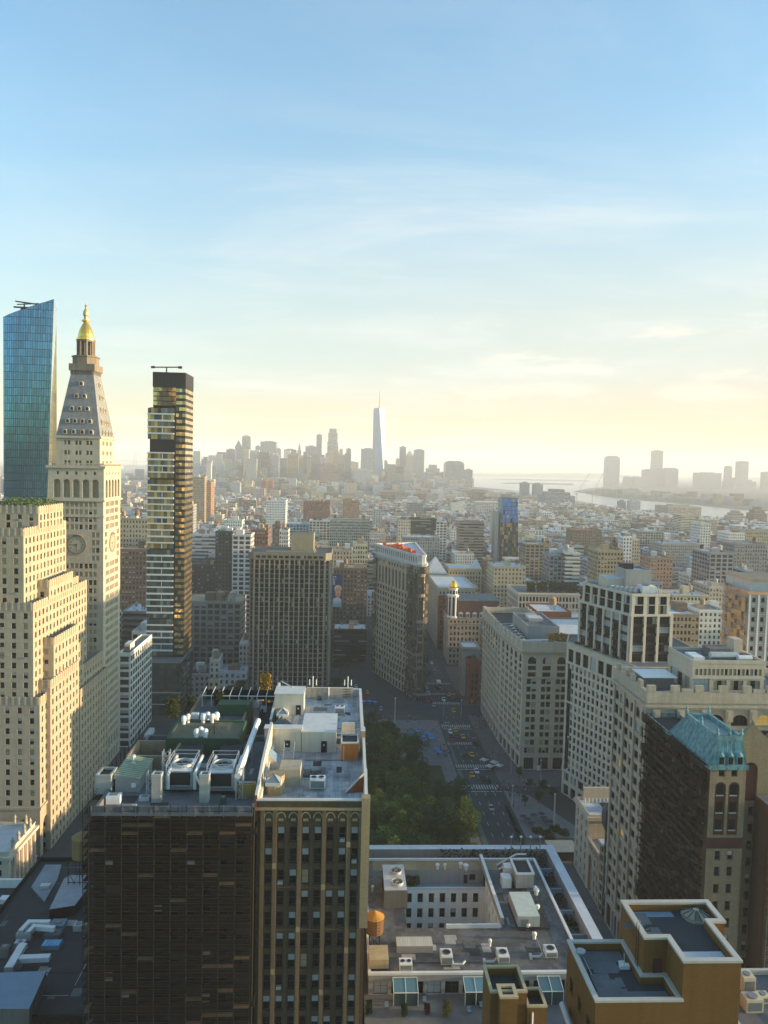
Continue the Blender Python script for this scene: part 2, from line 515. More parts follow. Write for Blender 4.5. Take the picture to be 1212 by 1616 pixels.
def rect(x0, x1, y0, y1):
    return [(x0, y0), (x1, y0), (x1, y1), (x0, y1)]
def ring(mb, poly, z0, z1, out, mat, inn=0.0, inner=False):
    """band round a polygon: a cornice or course (outer face proud by out)"""
    o = offset(poly, out); i_ = offset(poly, inn) if inn else poly
    n = len(poly)
    for k in range(n):
        a, b, c, d = o[k], o[(k+1) % n], i_[(k+1) % n], i_[k]
        mb.face([(a[0], a[1], z0), (b[0], b[1], z0), (b[0], b[1], z1), (a[0], a[1], z1)], mat)
        mb.face([(a[0], a[1], z1), (b[0], b[1], z1), (c[0], c[1], z1), (d[0], d[1], z1)], mat)
        mb.face([(d[0], d[1], z0), (c[0], c[1], z0), (b[0], b[1], z0), (a[0], a[1], z0)], mat)
        if inner:
            mb.face([(c[0], c[1], z0), (d[0], d[1], z0), (d[0], d[1], z1), (c[0], c[1], z1)], mat)

# ------------------------------------------------------------------ windows
_wm = {}
def win_mb(w, h, style, var):
    """one sash window seen from outside: origin bottom centre of the opening, faces -Y, sits back in its reveal"""
    mb = MB()
    fr = FRAMEW if style.startswith('pale') else FRAME
    t = min(0.09, w*0.09)
    x0, x1 = -w/2, w/2
    yf, yg = 0.0, 0.05
    def q(a, b, c, d, y, m):
        mb.face([(a, y, c), (b, y, c), (b, y, d), (a, y, d)], m)
    q(x0, x1, 0, t, yf, fr); q(x0, x1, h-t, h, yf, fr); q(x0, x0+t, t, h-t, yf, fr); q(x1-t, x1, t, h-t, yf, fr)
    cells = []
    if style.endswith('sash'):
        q(x0+t, x1-t, h*0.5-t*0.4, h*0.5+t*0.4, yf-0.02, fr)
        cells = [(x0+t, x1-t, t, h*0.5), (x0+t, x1-t, h*0.5, h-t)]
    elif style.endswith('wide'):
        k = max(2, int(round(w/1.3)))
        for i in range(k):
            a = x0+t+(w-2*t)*i/k; b = x0+t+(w-2*t)*(i+1)/k
            cells.append((a, b, t, h-t))
            if i: q(a-t*0.35, a+t*0.35, t, h-t, yf-0.01, fr)
        q(x0+t, x1-t, h*0.62-t*0.35, h*0.62+t*0.35, yf-0.02, fr)
    else:
        cells = [(x0+t, x1-t, t, h-t)]
    rr = random.Random(var*31+int(w*10))
    for ci, (a, b, c, d) in enumerate(cells):
        top = ci == len(cells)-1
        if var == 0: m = GLASS
        elif var == 1: m = BLIND if top else GLASS
        elif var == 2: m = LITWIN
        elif var == 3: m = BLINDY
        else: m = GLASS
        if style.endswith('wide') and var in (1, 3): m = (BLIND if var == 1 else BLINDY) if rr.random() < 0.6 else GLASS
        q(a, b, c, d, yg + (0.03 if m is GLASS else 0.0), m)
    if var == 4:                                     # a window air conditioner over the sill
        mb.box(x0+w*0.15, x1-w*0.15, -0.5, 0.04, 0.02, min(0.55, h*0.3), PLANTBOX)
    return mb
def win_mesh(w, h, style, var):
    k = (round(w, 1), round(h, 1), style, var)
    if k not in _wm:
        mb = win_mb(k[0], k[1], style, var)
        _wm[k] = (mb, mb.mesh('window'))
    return _wm[k]

def patches(B, x0, x1, y0, y1, z, n, seed, mats):
    """mended squares of roofing felt and thin pipe runs"""
    r = random.Random(seed)
    for i in range(n):
        w, d = r.uniform(0.6, 3.2), r.uniform(0.6, 3.2); x, y = r.uniform(x0, x1-w), r.uniform(y0, y1-d); zz = z+0.004+0.0015*i
        B.roof.face([(x, y, zz), (x+w, y, zz), (x+w, y+d, zz), (x, y+d, zz)], r.choice(mats))
    for i in range(n//4):
        x, y = r.uniform(x0, x1), r.uniform(y0, y1); a, b = (r.uniform(x0, x1), y) if i % 2 else (x, r.uniform(y0, y1))
        B.trim.tube((x, y, z+0.12), (a, b, z+0.12), 0.05, r.choice([GALV, BLACKMETAL, STEEL]), 4)
class Bld:
    """collects the parts of one building"""
    def __init__(self, name, label, cat, base, wall, roof=None, trim=None, seed=0, mix=(0.7, 0.2, 0.02, 0.08, 0.0), group=None):
        self.root = empty(name, base, label, cat, group)
        self.base = base; self.wallmat = wall; self.roofmat = roof or ROOFGREY; self.trimmat = trim or wall
        self.wall = MB(); self.roof = MB(); self.trim = MB(); self.wins = []; self.mix = mix
        self.rng = random.Random(seed or hash(name) % 1000)
        self.rng = random.Random(seed + len(name)*17)
    def part(self, name, mb, label=None, kind=None, smooth=False):
        if not mb.v:
            return None
        o = mb.build(name, self.root, self.base, smooth)
        if label: o['label'] = label
        if kind: o['kind'] = kind
        return o
    def facade(self, p0, p1, z0, z1, rows, cols, ww, wh, style='sash', deep=0.35, mat=None, margin=0.6, group=1, gap=0.35,
               sill=0.32, arch=(), skip=(), mix=None, rev=None):
        """wall from p0 to p1 (outside on the right-hand side) with real openings; group = windows per bay"""
        mat = mat or self.wallmat
        mb = self.wall
        L = sqrt((p1[0]-p0[0])**2 + (p1[1]-p0[1])**2)
        if L < 0.01: return
        ux, uy = (p1[0]-p0[0])/L, (p1[1]-p0[1])/L
        nx, ny = uy, -ux                           # outward
        ang = atan2(uy, ux)
        fh = (z1-z0)/rows
        cw = (L-2*margin)/cols
        wh = min(wh, fh*0.94)
        spans = []
        for c in range(cols):
            cx = margin + cw*(c+0.5)
            tot = group*ww + (group-1)*gap
            for g in range(group):
                a = cx - tot/2 + g*(ww+gap)
                spans.append((max(a, 0.02), min(a+ww, L-0.02), c))
        def pt(u, z, dn=0.0):
            return (p0[0]+ux*u-nx*dn, p0[1]+uy*u-ny*dn, z)
        def wq(u0, u1, a, b):
            if u1-u0 > 1e-4 and b-a > 1e-4:
                mb.face([pt(u0, a), pt(u1, a), pt(u1, b), pt(u0, b)], mat, [(u0, a), (u1, a), (u1, b), (u0, b)])
        zprev = z0
        rm = rev or mat
        for r in range(rows):
            a = z0 + fh*r + (fh-wh)*sill; b = a + wh
            if r in skip: continue
            wq(0, L, zprev, a)
            zprev = b
            u = 0.0
            for (s, e, c) in spans:
                wq(u, s, a, b); u = e
                h = b-a
                # reveals
                mb.face([pt(s, a), pt(s, a, deep), pt(s, b, deep), pt(s, b)], rm)
                mb.face([pt(e, a, deep), pt(e, a), pt(e, b), pt(e, b, deep)], rm)
                mb.face([pt(s, b), pt(s, b, deep), pt(e, b, deep), pt(e, b)], rm)
                mb.face([pt(s, a, deep), pt(s, a), pt(e, a), pt(e, a, deep)], rm)
                if r in arch:
                    R_ = (e-s)/2; cxu = (s+e)/2; zc = b-R_
                    for sg in (-1, 1):
                        arc = [(cxu+sg*R_*cos(t*pi/12), zc+R_*sin(t*pi/12)) for t in range(7)]
                        poly = [pt(*q, -0.004) for q in arc] + [pt(cxu+sg*R_, b, -0.004)]
                        mb.face(poly if sg < 0 else list(reversed(poly)), mat)
                x = self.rng.random(); mixp = mix or self.mix; var = 0; acc = 0
                for k, pr in enumerate(mixp):
                    acc += pr
                    if x < acc: var = k; break
                mid = pt((s+e)/2, a, deep)
                self.wins.append((mid, ang, e-s, h, style, var, 1))
            wq(u, L, a, b)
        wq(0, L, zprev, z1)
    def plain(self, p0, p1, z0, z1, mat=None):
        self.wall.face([(p0[0], p0[1], z0), (p1[0], p1[1], z0), (p1[0], p1[1], z1), (p0[0], p0[1], z1)], mat or self.wallmat)
    def tier(self, poly, z0, z1, specs=None, parapet=1.0, thick=0.45, roof=True, roofmat=None, coping=None):
        """walls of one storey block: specs[edge] = dict for facade() or None for a blank wall"""
        n = len(poly); specs = specs or {}
        for i in range(n):
            a, b = poly[i], poly[(i+1) % n]
            sp = specs.get(i)
            if sp:
                sp = dict(sp); zt = z1 - sp.pop('top', 0.0); zb = z0 + sp.pop('bot', 0.0)
                if zb > z0: self.plain(a, b, z0, zb)
                self.facade(a, b, zb, zt, **sp)
                if zt < z1: self.plain(a, b, zt, z1)
            elif sp is None:
                self.plain(a, b, z0, z1)
        inn = offset(poly, -thick)
        cm = coping or self.wallmat
        if parapet > 0:
            for i in range(n):
                j = (i+1) % n
                a, b, c, d = poly[i], poly[j], inn[j], inn[i]
                self.wall.face([(a[0], a[1], z1), (b[0], b[1], z1), (c[0], c[1], z1), (d[0], d[1], z1)], cm)
                self.wall.face([(c[0], c[1], z1-parapet), (d[0], d[1], z1-parapet), (d[0], d[1], z1), (c[0], c[1], z1)], cm)
        if roof:
            q = inn if parapet > 0 else poly
            self.roof.face([(p[0], p[1], z1-parapet) for p in q], roofmat or self.roofmat)
    def course(self, poly, z0, z1, out=0.4, mat=None):
        ring(self.trim, poly, z0, z1, out, mat or self.trimmat)
    def finish(self, cap=100, wname='window'):
        self.part('wall', self.wall); self.part('roof', self.roof); self.part('trim', self.trim)
        if self.wins:
            cpos = Vector((0, 0, HC))
            def size(w):
                m = Vector(w[0]); d = m-cpos
                nrm = Vector((sin(w[1]), -cos(w[1]), 0))
                facing = max(0.0, -nrm.dot(d.normalized()))
                px, py = proj(*w[0])
                inside = -5 < px < 1217 and -5 < py < 1621
                return -(w[2]*w[3]*facing/(d.length**2))*(1.0 if inside else 0.001)
            self.wins.sort(key=size)
            rest = MB()
            for k, (mid, ang, w, h, style, var, _) in enumerate(self.wins):
                wmb, me = win_mesh(w, h, style, var)
                sx, sz = w/round(w, 1) if round(w, 1) else 1.0, h/round(h, 1) if round(h, 1) else 1.0
                if k < cap:
                    o = bpy.data.objects.new(wname, me)
                    COL.objects.link(o)
                    o.parent = self.root
                    o.location = tuple(mid[i]-self.base[i] for i in range(3))
                    o.rotation_euler = (0, 0, ang)
                    o.scale = (sx, 1, sz)
                else:
                    ca, sa = cos(ang), sin(ang)
                    i0 = len(rest.v)
                    for (x, y, z) in wmb.v:
                        x *= sx
                        rest.v.append((mid[0]+x*ca-y*sa, mid[1]+x*sa+y*ca, mid[2]+z*sz))
                    for f in wmb.f: rest.f.append(tuple(q+i0 for q in f))
                    mm = [rest.mi(q) for q in wmb.mats]
                    rest.m.extend(mm[q] for q in wmb.m)
                    rest.uv.extend(wmb.uv); rest.c.extend(wmb.c)
            self.part(wname, rest, None, 'stuff')
        return self.root
FOOT = []            # footprints (x0, x1, y0, y1) kept free of the random blocks
def reserve(x0, x1, y0, y1):
    FOOT.append((x0, x1, y0, y1))

# ================================================================== THE GROUND
def sheet(name, polys, z, mat):
    mb = MB()
    for p in polys:
        mb.face([(q[0], q[1], z) for q in p], mat)
    return tag(mb.build(name), None, None, None, 'structure')
GROUND = stone('city_ground', (0.06, 0.062, 0.06), vary=0.3, scale=0.02, streak=0.0)
LAND = stone('far_land', (0.055, 0.065, 0.05), vary=0.5, scale=0.0015, streak=0.0)
WATERM, _t, _b = principled('water', 0.22)
_b.inputs['Base Color'].default_value = (0.10, 0.13, 0.15, 1)
_b.inputs['Specular IOR Level'].default_value = 0.9
_g = N(_t, 'ShaderNodeNewGeometry')
_bp = N(_t, 'ShaderNodeBump'); _bp.inputs['Strength'].default_value = 0.35; _bp.inputs['Distance'].default_value = 6.0
_t.links.new(noise(_t, _g.outputs['Position'], 0.02, 4.0, 0.6), _bp.inputs['Height'])
_t.links.new(_bp.outputs[0], _b.inputs['Normal'])
sheet('ground', [rect(-18500, 18500, -500, 30000)], 0.0, GROUND)
# the river and the bay, then islands and the far shore lying in it
shore = [G(x, y) for x, y in [(300, 760), (560, 760), (700, 764), (745, 768), (820, 775), (900, 789), (960, 799), (1095, 815), (1150, 819), (1320, 830)]]
far_sh = [G(x, y) for x, y in [(1320, 764), (1000, 755), (745, 747.2), (480, 741), (300, 742)]]
sheet('water', [shore + far_sh], 0.9, WATERM)
def land(name, px, z=1.6, mat=LAND):
    return sheet(name, [[G(x, y) for x, y in px]], z, mat)
land('far_shore', [(905, 776), (960, 785), (1010, 790), (1095, 797), (1180, 806), (1320, 811), (1320, 756.5), (1150, 754.5), (1000, 757), (960, 768), (930, 771)])
land('island', [(790, 763.4), (845, 764.5), (905, 766.0), (905, 763.4), (850, 762.0), (800, 761.6)])
land('island', [(770, 757.0), (830, 758.2), (900, 759.6), (930, 760), (930, 758.2), (840, 756.4), (790, 755.6)])
land('peninsula', [(745, 751.4), (830, 752.8), (960, 755.4), (960, 753.2), (860, 751.2), (745, 749.4)])
def ridge(name, x0, x1, ybase, h, seed, col):
    """low wooded hills far off, a long uneven mound with real depth"""
    r = random.Random(seed)
    a, b = G(x0, ybase), G(x1, ybase + (x1-x0)*0.0225)
    n = 40; mb = MB()
    m_ = stone('hill_woods_%d' % seed, col, vary=0.3, scale=0.002, streak=0.0)
    hs = [h*(0.45 + 0.35*sin(i*0.31+seed) + 0.25*r.random()) for i in range(n+1)]
    for i in range(n):
        def q(k, dy, zz):
            t = k/n
            return (a[0]+(b[0]-a[0])*t, a[1]+(b[1]-a[1])*t + dy, zz)
        for (d0, z0), (d1, z1) in (((-700, 0), (0, 1)), ((0, 1), (900, 0))):
            mb.face([q(i, d0, z0*hs[i]), q(i+1, d0, z0*hs[i+1]), q(i+1, d1, z1*hs[i+1]), q(i, d1, z1*hs[i])], m_)
    return tag(mb.build(name, None, (0, 0, 0), True), None, None, None, 'structure')
ridge('hills', 690, 1290, 747.6, 85, 3, (0.05, 0.06, 0.055))
ridge('hills', 150, 620, 737.5, 70, 5, (0.05, 0.06, 0.055))

# streets near the park: sheets over the ground, kerbed pavements round them
BW = radians(19.3)
def bway(t, off):        # a point on the diagonal street: t metres from the crossing point, off metres to its right
    ox, oy = 59.5, 395.0
    return (ox - sin(BW)*t + cos(BW)*off, oy + cos(BW)*t + sin(BW)*off)
sheet('avenue', [rect(52.5, 69.5, 20, 900)], 0.004, ASPHALT)
sheet('side_avenue', [rect(-100, -80, 60, 700)], 0.004, ASPHALT)
sheet('cross_street', [rect(-100.0, 52.5, 417, 434)], 0.004, ASPHALT)
sheet('cross_street', [rect(69.5, 300, 417, 434)], 0.004, ASPHALT)
sheet('cross_street', [rect(70, 92, 262, 275)], 0.004, ASPHALT)
sheet('cross_street', [rect(-100, 52.4, 186, 197)], 0.004, ASPHALT)
sheet('diagonal_street', [[bway(-25, -8), bway(-25, 8), bway(420, 8), bway(420, -8)]], 0.008, ASPHALT)
sheet('diagonal_street', [[bway(-26, 5), bway(-26, 14), bway(-140, 16), bway(-140, 5)]], 0.008, ASPHALT)
def kerbed(name, poly, mat=PAVE, h=0.13):
    mb = MB(); mb.prism(poly, 0.0, h, mat, bottom=False)
    return tag(mb.build(name), None, None, None, 'structure')
kerbed('pavement', rect(-80, 45.5, 199, 250))                   # park edges and plazas
kerbed('park_lawn', rect(-78, 46, 250.01, 345), stone('park_ground', (0.03, 0.045, 0.018), vary=0.5, scale=0.2, streak=0))
kerbed('plaza', [(46.02, 250.01), (52.0, 250.01), (52.0, 408), (30, 408), (-20, 412), (-78, 412), (-78, 345.02), (46.02, 345.02)], stone('plaza_paving', (0.15, 0.15, 0.155), vary=0.25, scale=0.25, streak=0, bricks=(2.0, 2.0, 0.03, 0.1)))
kerbed('pavement', rect(45.6, 52.0, 120, 249.9))
kerbed('pavement', rect(70.0, 300.0, 434.2, 520))
kerbed('pavement', rect(70.0, 300.0, 322, 416.8))
kerbed('pavement', rect(70.0, 82, 120, 261))
kerbed('plaza', [(70.0, 276), (74, 276), (88, 276), (94, 280), (80, 313), (74, 316), (70.0, 318)], stone('plaza_paving_light', (0.17, 0.175, 0.175), vary=0.3, scale=0.3, streak=0))
kerbed('traffic_island', [(47, 440), (52.4, 440), (52.4, 520), (50, 520)])

# painted markings: zebra bars, lane dashes, stop lines
MARK = []
def bars(name, x0, x1, y0, y1, n, z=0.012, duty=0.5):
    mb = MB()
    for i in range(n):
        a = x0 + (x1-x0)*i/n
        mb.face([(a, y0, z), (a+(x1-x0)/n*duty, y0, z), (a+(x1-x0)/n*duty, y1, z), (a, y1, z)], LINEPAINT)
    return tag(mb.build(name), None, None, None, 'structure')
for y0, y1 in ((319.5, 324), (343, 346.5), (372, 375.5), (397, 401.5), (436.5, 441), (455, 458.5), (478, 481)):
    bars('crosswalk_marking', 53, 69, y0, y1, 14)
for y in (317.0, 341.0, 395.0):
    sheet('stop_line', [rect(53, 69, y-0.3, y+0.3)], 0.012, LINEPAINT)
mb = MB()
for x in (57.5, 61.5, 65.5):
    y = 205.0
    while y < 700:
        if not (315 < y < 326 or 340 < y < 348 or 370 < y < 378 or 394 < y < 403 or 415 < y < 443):
            mb.face([(x-0.1, y, 0.012), (x+0.1, y, 0.012), (x+0.1, y+3, 0.012), (x-0.1, y+3, 0.012)], LINEPAINT)
        y += 9.0
tag(mb.build('lane_marking'), None, None, None, 'structure')
GREENPAINT = stone('green_lane_paint', (0.07, 0.13, 0.11), vary=0.3, streak=0.0)
sheet('cycle_lane', [rect(52.9, 54.7, 205, 316), rect(52.9, 54.7, 326, 340), rect(52.9, 54.7, 347, 371)], 0.010, GREENPAINT)

# ================================================================== THE GREAT BUILDINGS
def auto(L, H, bay, storey, ww, wh, **k):
    d = dict(rows=max(1, int(round(H/storey))), cols=max(1, int(round((L-1.0)/bay))), ww=ww, wh=wh)
    d.update(k)
    return d
def dist2(a, b):
    return sqrt((a[0]-b[0])**2 + (a[1]-b[1])**2)

# ---- stepped limestone block on the left
B = Bld('stepped_building', 'pale limestone block climbing in notched setbacks with a tall arched doorway', 'building',
        (-130, 264, 0), LIMESTONE, ROOFGREY, seed=1, mix=(0.62, 0.17, 0.02, 0.13, 0.06))
X0 = -172.0
def step(xr, y0, y1, zl, zt, ny=None, wx=True, xl=None, wcap=True):
    poly = rect(X0+random.random()*0.3 if xl is None else xl, xr, y0, y1)
    h = zt-zl
    sp = {}
    vis = 26.0                                     # only the part that shows past the other tiers gets openings
    sp[0] = auto(xr-poly[0][0], h-2.5, 4.1, 3.65, 1.5, 2.1, top=2.5)
    sp[1] = auto(y1-y0, h-2.5, 3.3, 3.65, 1.35, 2.1, top=2.5)
    B.tier(poly, zl, zt, sp, parapet=1.1)
    # fluted parapet teeth
    n = int((xr-poly[0][0])/2.1)
    for i in range(min(n, 24)):
        x = xr - 0.8 - i*2.1
        B.trim.box(x-0.35, x+0.35, y0-0.16, y0-0.003, zt-2.6, zt+0.35, LIMESTONE)
    m_ = int((y1-y0)/2.1)
    for i in range(m_):
        y = y0 + 0.9 + i*2.1
        B.trim.box(xr+0.003, xr+0.16, y-0.35, y+0.35, zt-2.6, zt+0.35, LIMESTONE)
def lower(poly, z0, z1):
    pass
# base with the great arches
basep = rect(X0, -104.4, 262.5, 330)
B.plain(basep[0], (-114.2, 262.5), 0, 17); B.facade((-114.2, 262.5), (-104.4, 262.5), 0, 17, 1, 1, 6.2, 13.5, style='wide', deep=2.5, sill=0.0, arch=(0,), margin=1.4, mix=(1, 0, 0, 0, 0))
B.facade((-104.4, 262.5), (-104.4, 273), 0, 17, 1, 1, 5.4, 12.8, style='wide', deep=1.5, sill=0.0, arch=(0,), mix=(1, 0, 0, 0, 0))
B.facade((-104.4, 273), (-104.4, 320), 0, 17, 2, 11, 2.2, 5.5, style='wide')
B.facade((-104.4, 320), (-104.4, 330), 0, 17, 1, 1, 5.4, 12.8, style='wide', deep=1.5, sill=0.0, arch=(0,), mix=(1, 0, 0, 0, 0))
B.plain(basep[2], basep[3], 0, 17); B.plain(basep[3], basep[0], 0, 17)
ring(B.trim, basep, 17.0, 17.8, 0.5, LIMESTONE)
step(-104.4, 262.5, 330.0, 17.8, 56.5)
step(-102.9, 268.0, 296.5, 0.0, 61.0, xl=-120)
step(-102.6, 297.0, 331.5, 0.0, 49.0, xl=-119.5)
step(-103.4, 272.5, 297.5, 56.5, 75.0, xl=-121)
step(-103.9, 297.6, 304.0, 49.0, 67.0, xl=-122)
step(-107.1, 264.0, 318.0, 55.4, 89.0)
step(-106.7, 277.0, 301.0, 88.0, 95.0, xl=-123)
step(-107.4, 301.1, 309.0, 88.0, 92.0, xl=-124)
step(-110.8, 265.5, 305.0, 88.0, 114.5)
step(-110.3, 277.0, 300.5, 113.4, 121.5)
for k, zt_ in ((-103.2, 0),):
    pass
B.finish()
reserve(X0, -102, 260, 333)
# roof garden on its top
mb = MB()
for i in range(900):
    x, y, z = -128 + random.random()*17, 278.5 + random.random()*20, 121.2 + random.random()*2.4
    s = 0.25 + random.random()*0.3
    a = random.random()*6.28
    g_ = 0.6 + random.random()*0.8
    mb.face([(x-s*cos(a), y-s*sin(a), z), (x+s*cos(a), y+s*sin(a), z-0.1), (x+s*sin(a)*0.7, y-s*cos(a)*0.7, z+s)], LEAF1, None, (0.07*g_, 0.12*g_, 0.03*g_))
tag(thing('roof_garden', 'strip of green shrubs growing on the flat top of the stepped limestone block', 'roof garden', mb), None, None, None, 'stuff')

# ---- the clock tower
TX0, TX1, TY0, TY1 = -129.6, -106.4, 337.0, 361.5
B = Bld('clock_tower', 'tall marble clock tower with a steep roof, gilded cupola and spire', 'tower', ((TX0+TX1)/2, TY0, 0), MARBLE, ROOFGREY, seed=2, mix=(0.16, 0.06, 0.0, 0.78, 0.0))
tp = rect(TX0, TX1, TY0, TY1)
zc = P(121, 860, TY0)[1]
zl0 = 121.0; zl1 = 135.5
# shaft: corner piers stay blank, three triple-window bays each side; rows leave a square field for the dial
def shaft(p0, p1, za, zb, rows, cols=3, m=2.6, group=3, ww=1.5):
    B.facade(p0, p1, za, zb, rows, cols, ww, 2.2, style='palesash', margin=m, group=group, gap=0.4, deep=0.4)
def on(p0, p1, t):
    return (p0[0]+(p1[0]-p0[0])*t, p0[1]+(p1[1]-p0[1])*t)
fhh = 3.68
zd0, zd1 = zc-2*fhh+0.2, zc+2*fhh-0.9
for i in range(4):
    p0, p1 = tp[i], tp[(i+1) % 4]
    if i in (2,):
        B.plain(p0, p1, 0, zl0); continue
    B.facade(p0, p1, 0, 14, 2, 5, 2.4, 5.0, style='palewide', margin=2.4, deep=0.6)
    r = int(round((zd0-14)/fhh))
    shaft(p0, p1, 14, zd0, r)
    a, b = on(p0, p1, 0.30), on(p0, p1, 0.70)
    shaft(p0, a, zd0, zd1, 4, 1, 1.6, 2, 1.5); B.plain(a, b, zd0, zd1); shaft(b, p1, zd0, zd1, 4, 1, 1.6, 2, 1.5)
    shaft(p0, p1, zd1, zl0, max(1, int(round((zl0-zd1)/fhh))))
for z in (14.0, 44.0, zl0-7.5):
    ring(B.trim, tp, z, z+0.5, 0.35, MARBLE)
ring(B.trim, tp, zl0-0.6, zl0, 0.9, MARBLE)
lg = offset(tp, 0.25)
for i in range(4):
    p0, p1 = lg[i], lg[(i+1) % 4]
    B.facade(p0, p1, zl0, 131.0, 1, 5, 2.9, 8.0, style='palewide', deep=1.8, arch=(0,), sill=0.5, margin=1.6, mix=(0.2, 0, 0, 0.8, 0))
    B.facade(p0, p1, 131.0, zl1, 1, 5, 1.1, 1.4, style='palewide', margin=2.0, deep=0.4)
ring(B.trim, lg, zl1-0.7, zl1+0.4, 0.8, MARBLE)
B.roof.face([(p[0], p[1], zl1) for p in lg], ROOFGREY)
inn = offset(lg, -0.4)
for k in range(4):                                   # balustrade over the loggia
    a, b = Vector(lg[k]), Vector(lg[(k+1) % 4])
    for i in range(26):
        q = a + (b-a)*((i+0.5)/26)
        B.trim.box(q.x-0.16, q.x+0.16, q.y-0.16, q.y+0.16, zl1+0.4, zl1+1.3, MARBLE, bottom=False)
ring(B.trim, offset(lg, -0.25), zl1+1.3, zl1+1.6, 0.25, MARBLE, -0.3, True)
ub = offset(tp, -2.3)
zu = P(160, 690, TY0+2)[1]
for i in range(4):
    B.facade(ub[i], ub[(i+1) % 4], zl1+0.01, zu, 3, 3, 1.1, 1.9, style='palewide', group=2, gap=0.45, margin=2.2, deep=0.35, mix=(0.7, 0.2, 0, 0.1, 0))
ring(B.trim, ub, zu-0.7, zu+0.3, 0.9, MARBLE)
# steep roof
pb = offset(ub, 0.15); zp1 = P(148, 590, TY0+8)[1]
cxT, cyT = (TX0+TX1)/2, (TY0+TY1)/2
h0 = pb[1][0]-cxT; h1 = 4.9
ROOFSTONE = stone('roof_tiles', (0.21, 0.215, 0.225), vary=0.2, streak=0.3, bricks=(1.1, 0.55, 0.02, 0.12))
pt_ = rect(cxT-h1, cxT+h1, cyT-h1, cyT+h1)
steep = MB()
for i in range(4):
    a, b, c, d = pb[i], pb[(i+1) % 4], pt_[(i+1) % 4], pt_[i]
    steep.face([(a[0], a[1], zu+0.3), (b[0], b[1], zu+0.3), (c[0], c[1], zp1), (d[0], d[1], zp1)], ROOFSTONE)
B.part('steep_roof', steep)
# round dormers on the slope, 4 3 2 1 upwards on the sides that show
for side in range(4):
    p0, p1 = Vector(pb[side]), Vector(pb[(side+1) % 4]); q0, q1 = Vector(pt_[side]), Vector(pt_[(side+1) % 4])
    for r, (t, n) in enumerate(((0.03, 4), (0.20, 4), (0.40, 3), (0.60, 2), (0.80, 1))):
        for k in range(n):
            s = 0.5 + (k-(n-1)/2)*(0.155 + 0.03*r) if r else 0.5 + (k-1.5)*0.2
            lo = p0.lerp(p1, s); hi = q0.lerp(q1, s); c = lo.lerp(hi, t); z = zu+0.3 + (zp1-zu-0.3)*t
            e = (p1-p0).normalized(); nn = Vector((e.y, -e.x))
            d_ = MB()
            ring_pts = [(cos(pi*j/6)*0.95, 1.1+sin(pi*j/6)*0.95) for j in range(7)] + [(-0.95, 0), (0.95, 0)]
            ring_pts = [(0.95, 0.0)] + [(cos(pi*j/6)*0.95, 1.1+sin(pi*j/6)*0.95) for j in range(7)] + [(-0.95, 0.0)]
            fr_ = [(c.x+e.x*u+nn.x*0.55, c.y+e.y*u+nn.y*0.55, z+v) for u, v in ring_pts]
            bk = [(c.x+e.x*u-nn.x*1.4, c.y+e.y*u-nn.y*1.4, z+v) for u, v in ring_pts]
            m_ = len(fr_)
            d_.face(fr_, MARBLE)
            for j in range(m_):
                d_.face([fr_[(j+1) % m_], fr_[j], bk[j], bk[(j+1) % m_]], MARBLE)
            hole = [(c.x+e.x*u*0.6+nn.x*0.56, c.y+e.y*u*0.6+nn.y*0.56, z+0.25+v*0.72) for u, v in ring_pts]
            d_.face(hole, GLASS)
            B.part('dormer', d_)
# gallery, drum, lantern and gilded cupola
gal = MB()
g0 = rect(cxT-h1, cxT+h1, cyT-h1, cyT+h1)
for k in range(4):
    a, b = Vector(g0[k]), Vector(g0[(k+1) % 4])
    for i in range(7):
        q = a+(b-a)*((i+0.5)/7)
        gal.prism([(q.x-0.35, q.y-0.35), (q.x+0.35, q.y-0.35), (q.x+0.35, q.y+0.35), (q.x-0.35, q.y+0.35)], zp1-0.2, zp1+2.2, DARKCONC)
STAINED = stone('stained_marble', (0.20, 0.165, 0.125), vary=0.25, streak=0.35)
gal.prism(offset(g0, 0.2), zp1-0.4, zp1+1.2, STAINED)
gal.prism(offset(g0, 0.7), zp1+1.2, zp1+3.0, STAINED)
ring(gal, offset(g0, 0.7), zp1+3.0, zp1+4.2, 0.0, STAINED, -0.35, True)
B.part('gallery', gal)
zd = zp1+3.0
dr = MB(); dr.lathe((cxT, cyT), [(5.6, zd), (5.6, zd+4.2), (6.0, zd+4.4), (6.0, zd+5.0), (4.4, zd+5.0)], STAINED, 8, phase=pi/8)
B.part('drum', dr)
zk = zd+5.0; zk1 = P(135, 537, TY0+12)[1]
co = MB(); co.cyl((cxT, cyT), 2.3, zk, zk1, DARKCONC, 8)
co.lathe((cxT, cyT), [(3.9, zk1-0.9), (4.1, zk1-0.3), (4.3, zk1), (3.5, zk1+0.01)], STAINED, 8, phase=pi/8)
B.part('lantern_core', co)
for i in range(8):
    t = pi/8 + i*pi/4
    c_ = MB(); c_.cyl((cxT+3.4*cos(t), cyT+3.4*sin(t)), 0.55, zk, zk1-0.9, STAINED, 8)
    B.part('column', c_)
zdome = P(135, 508, TY0+12)[1]
do = MB(); hd = zdome-zk1
do.lathe((cxT, cyT), [(3.9, zk1), (3.9, zk1+0.9), (3.35, zk1+1.2), (3.2, zk1+hd*0.35), (2.75, zk1+hd*0.55), (2.0, zk1+hd*0.75), (1.35, zk1+hd*0.9), (1.05, zdome), (1.9, zdome+0.3), (1.9, zdome+0.8), (1.0, zdome+0.9)], GOLD, 16)
B.part('cupola', do, smooth=False)
ztip = P(136, 472, TY0+12)[1]; hs = ztip-zdome
sp_ = MB()
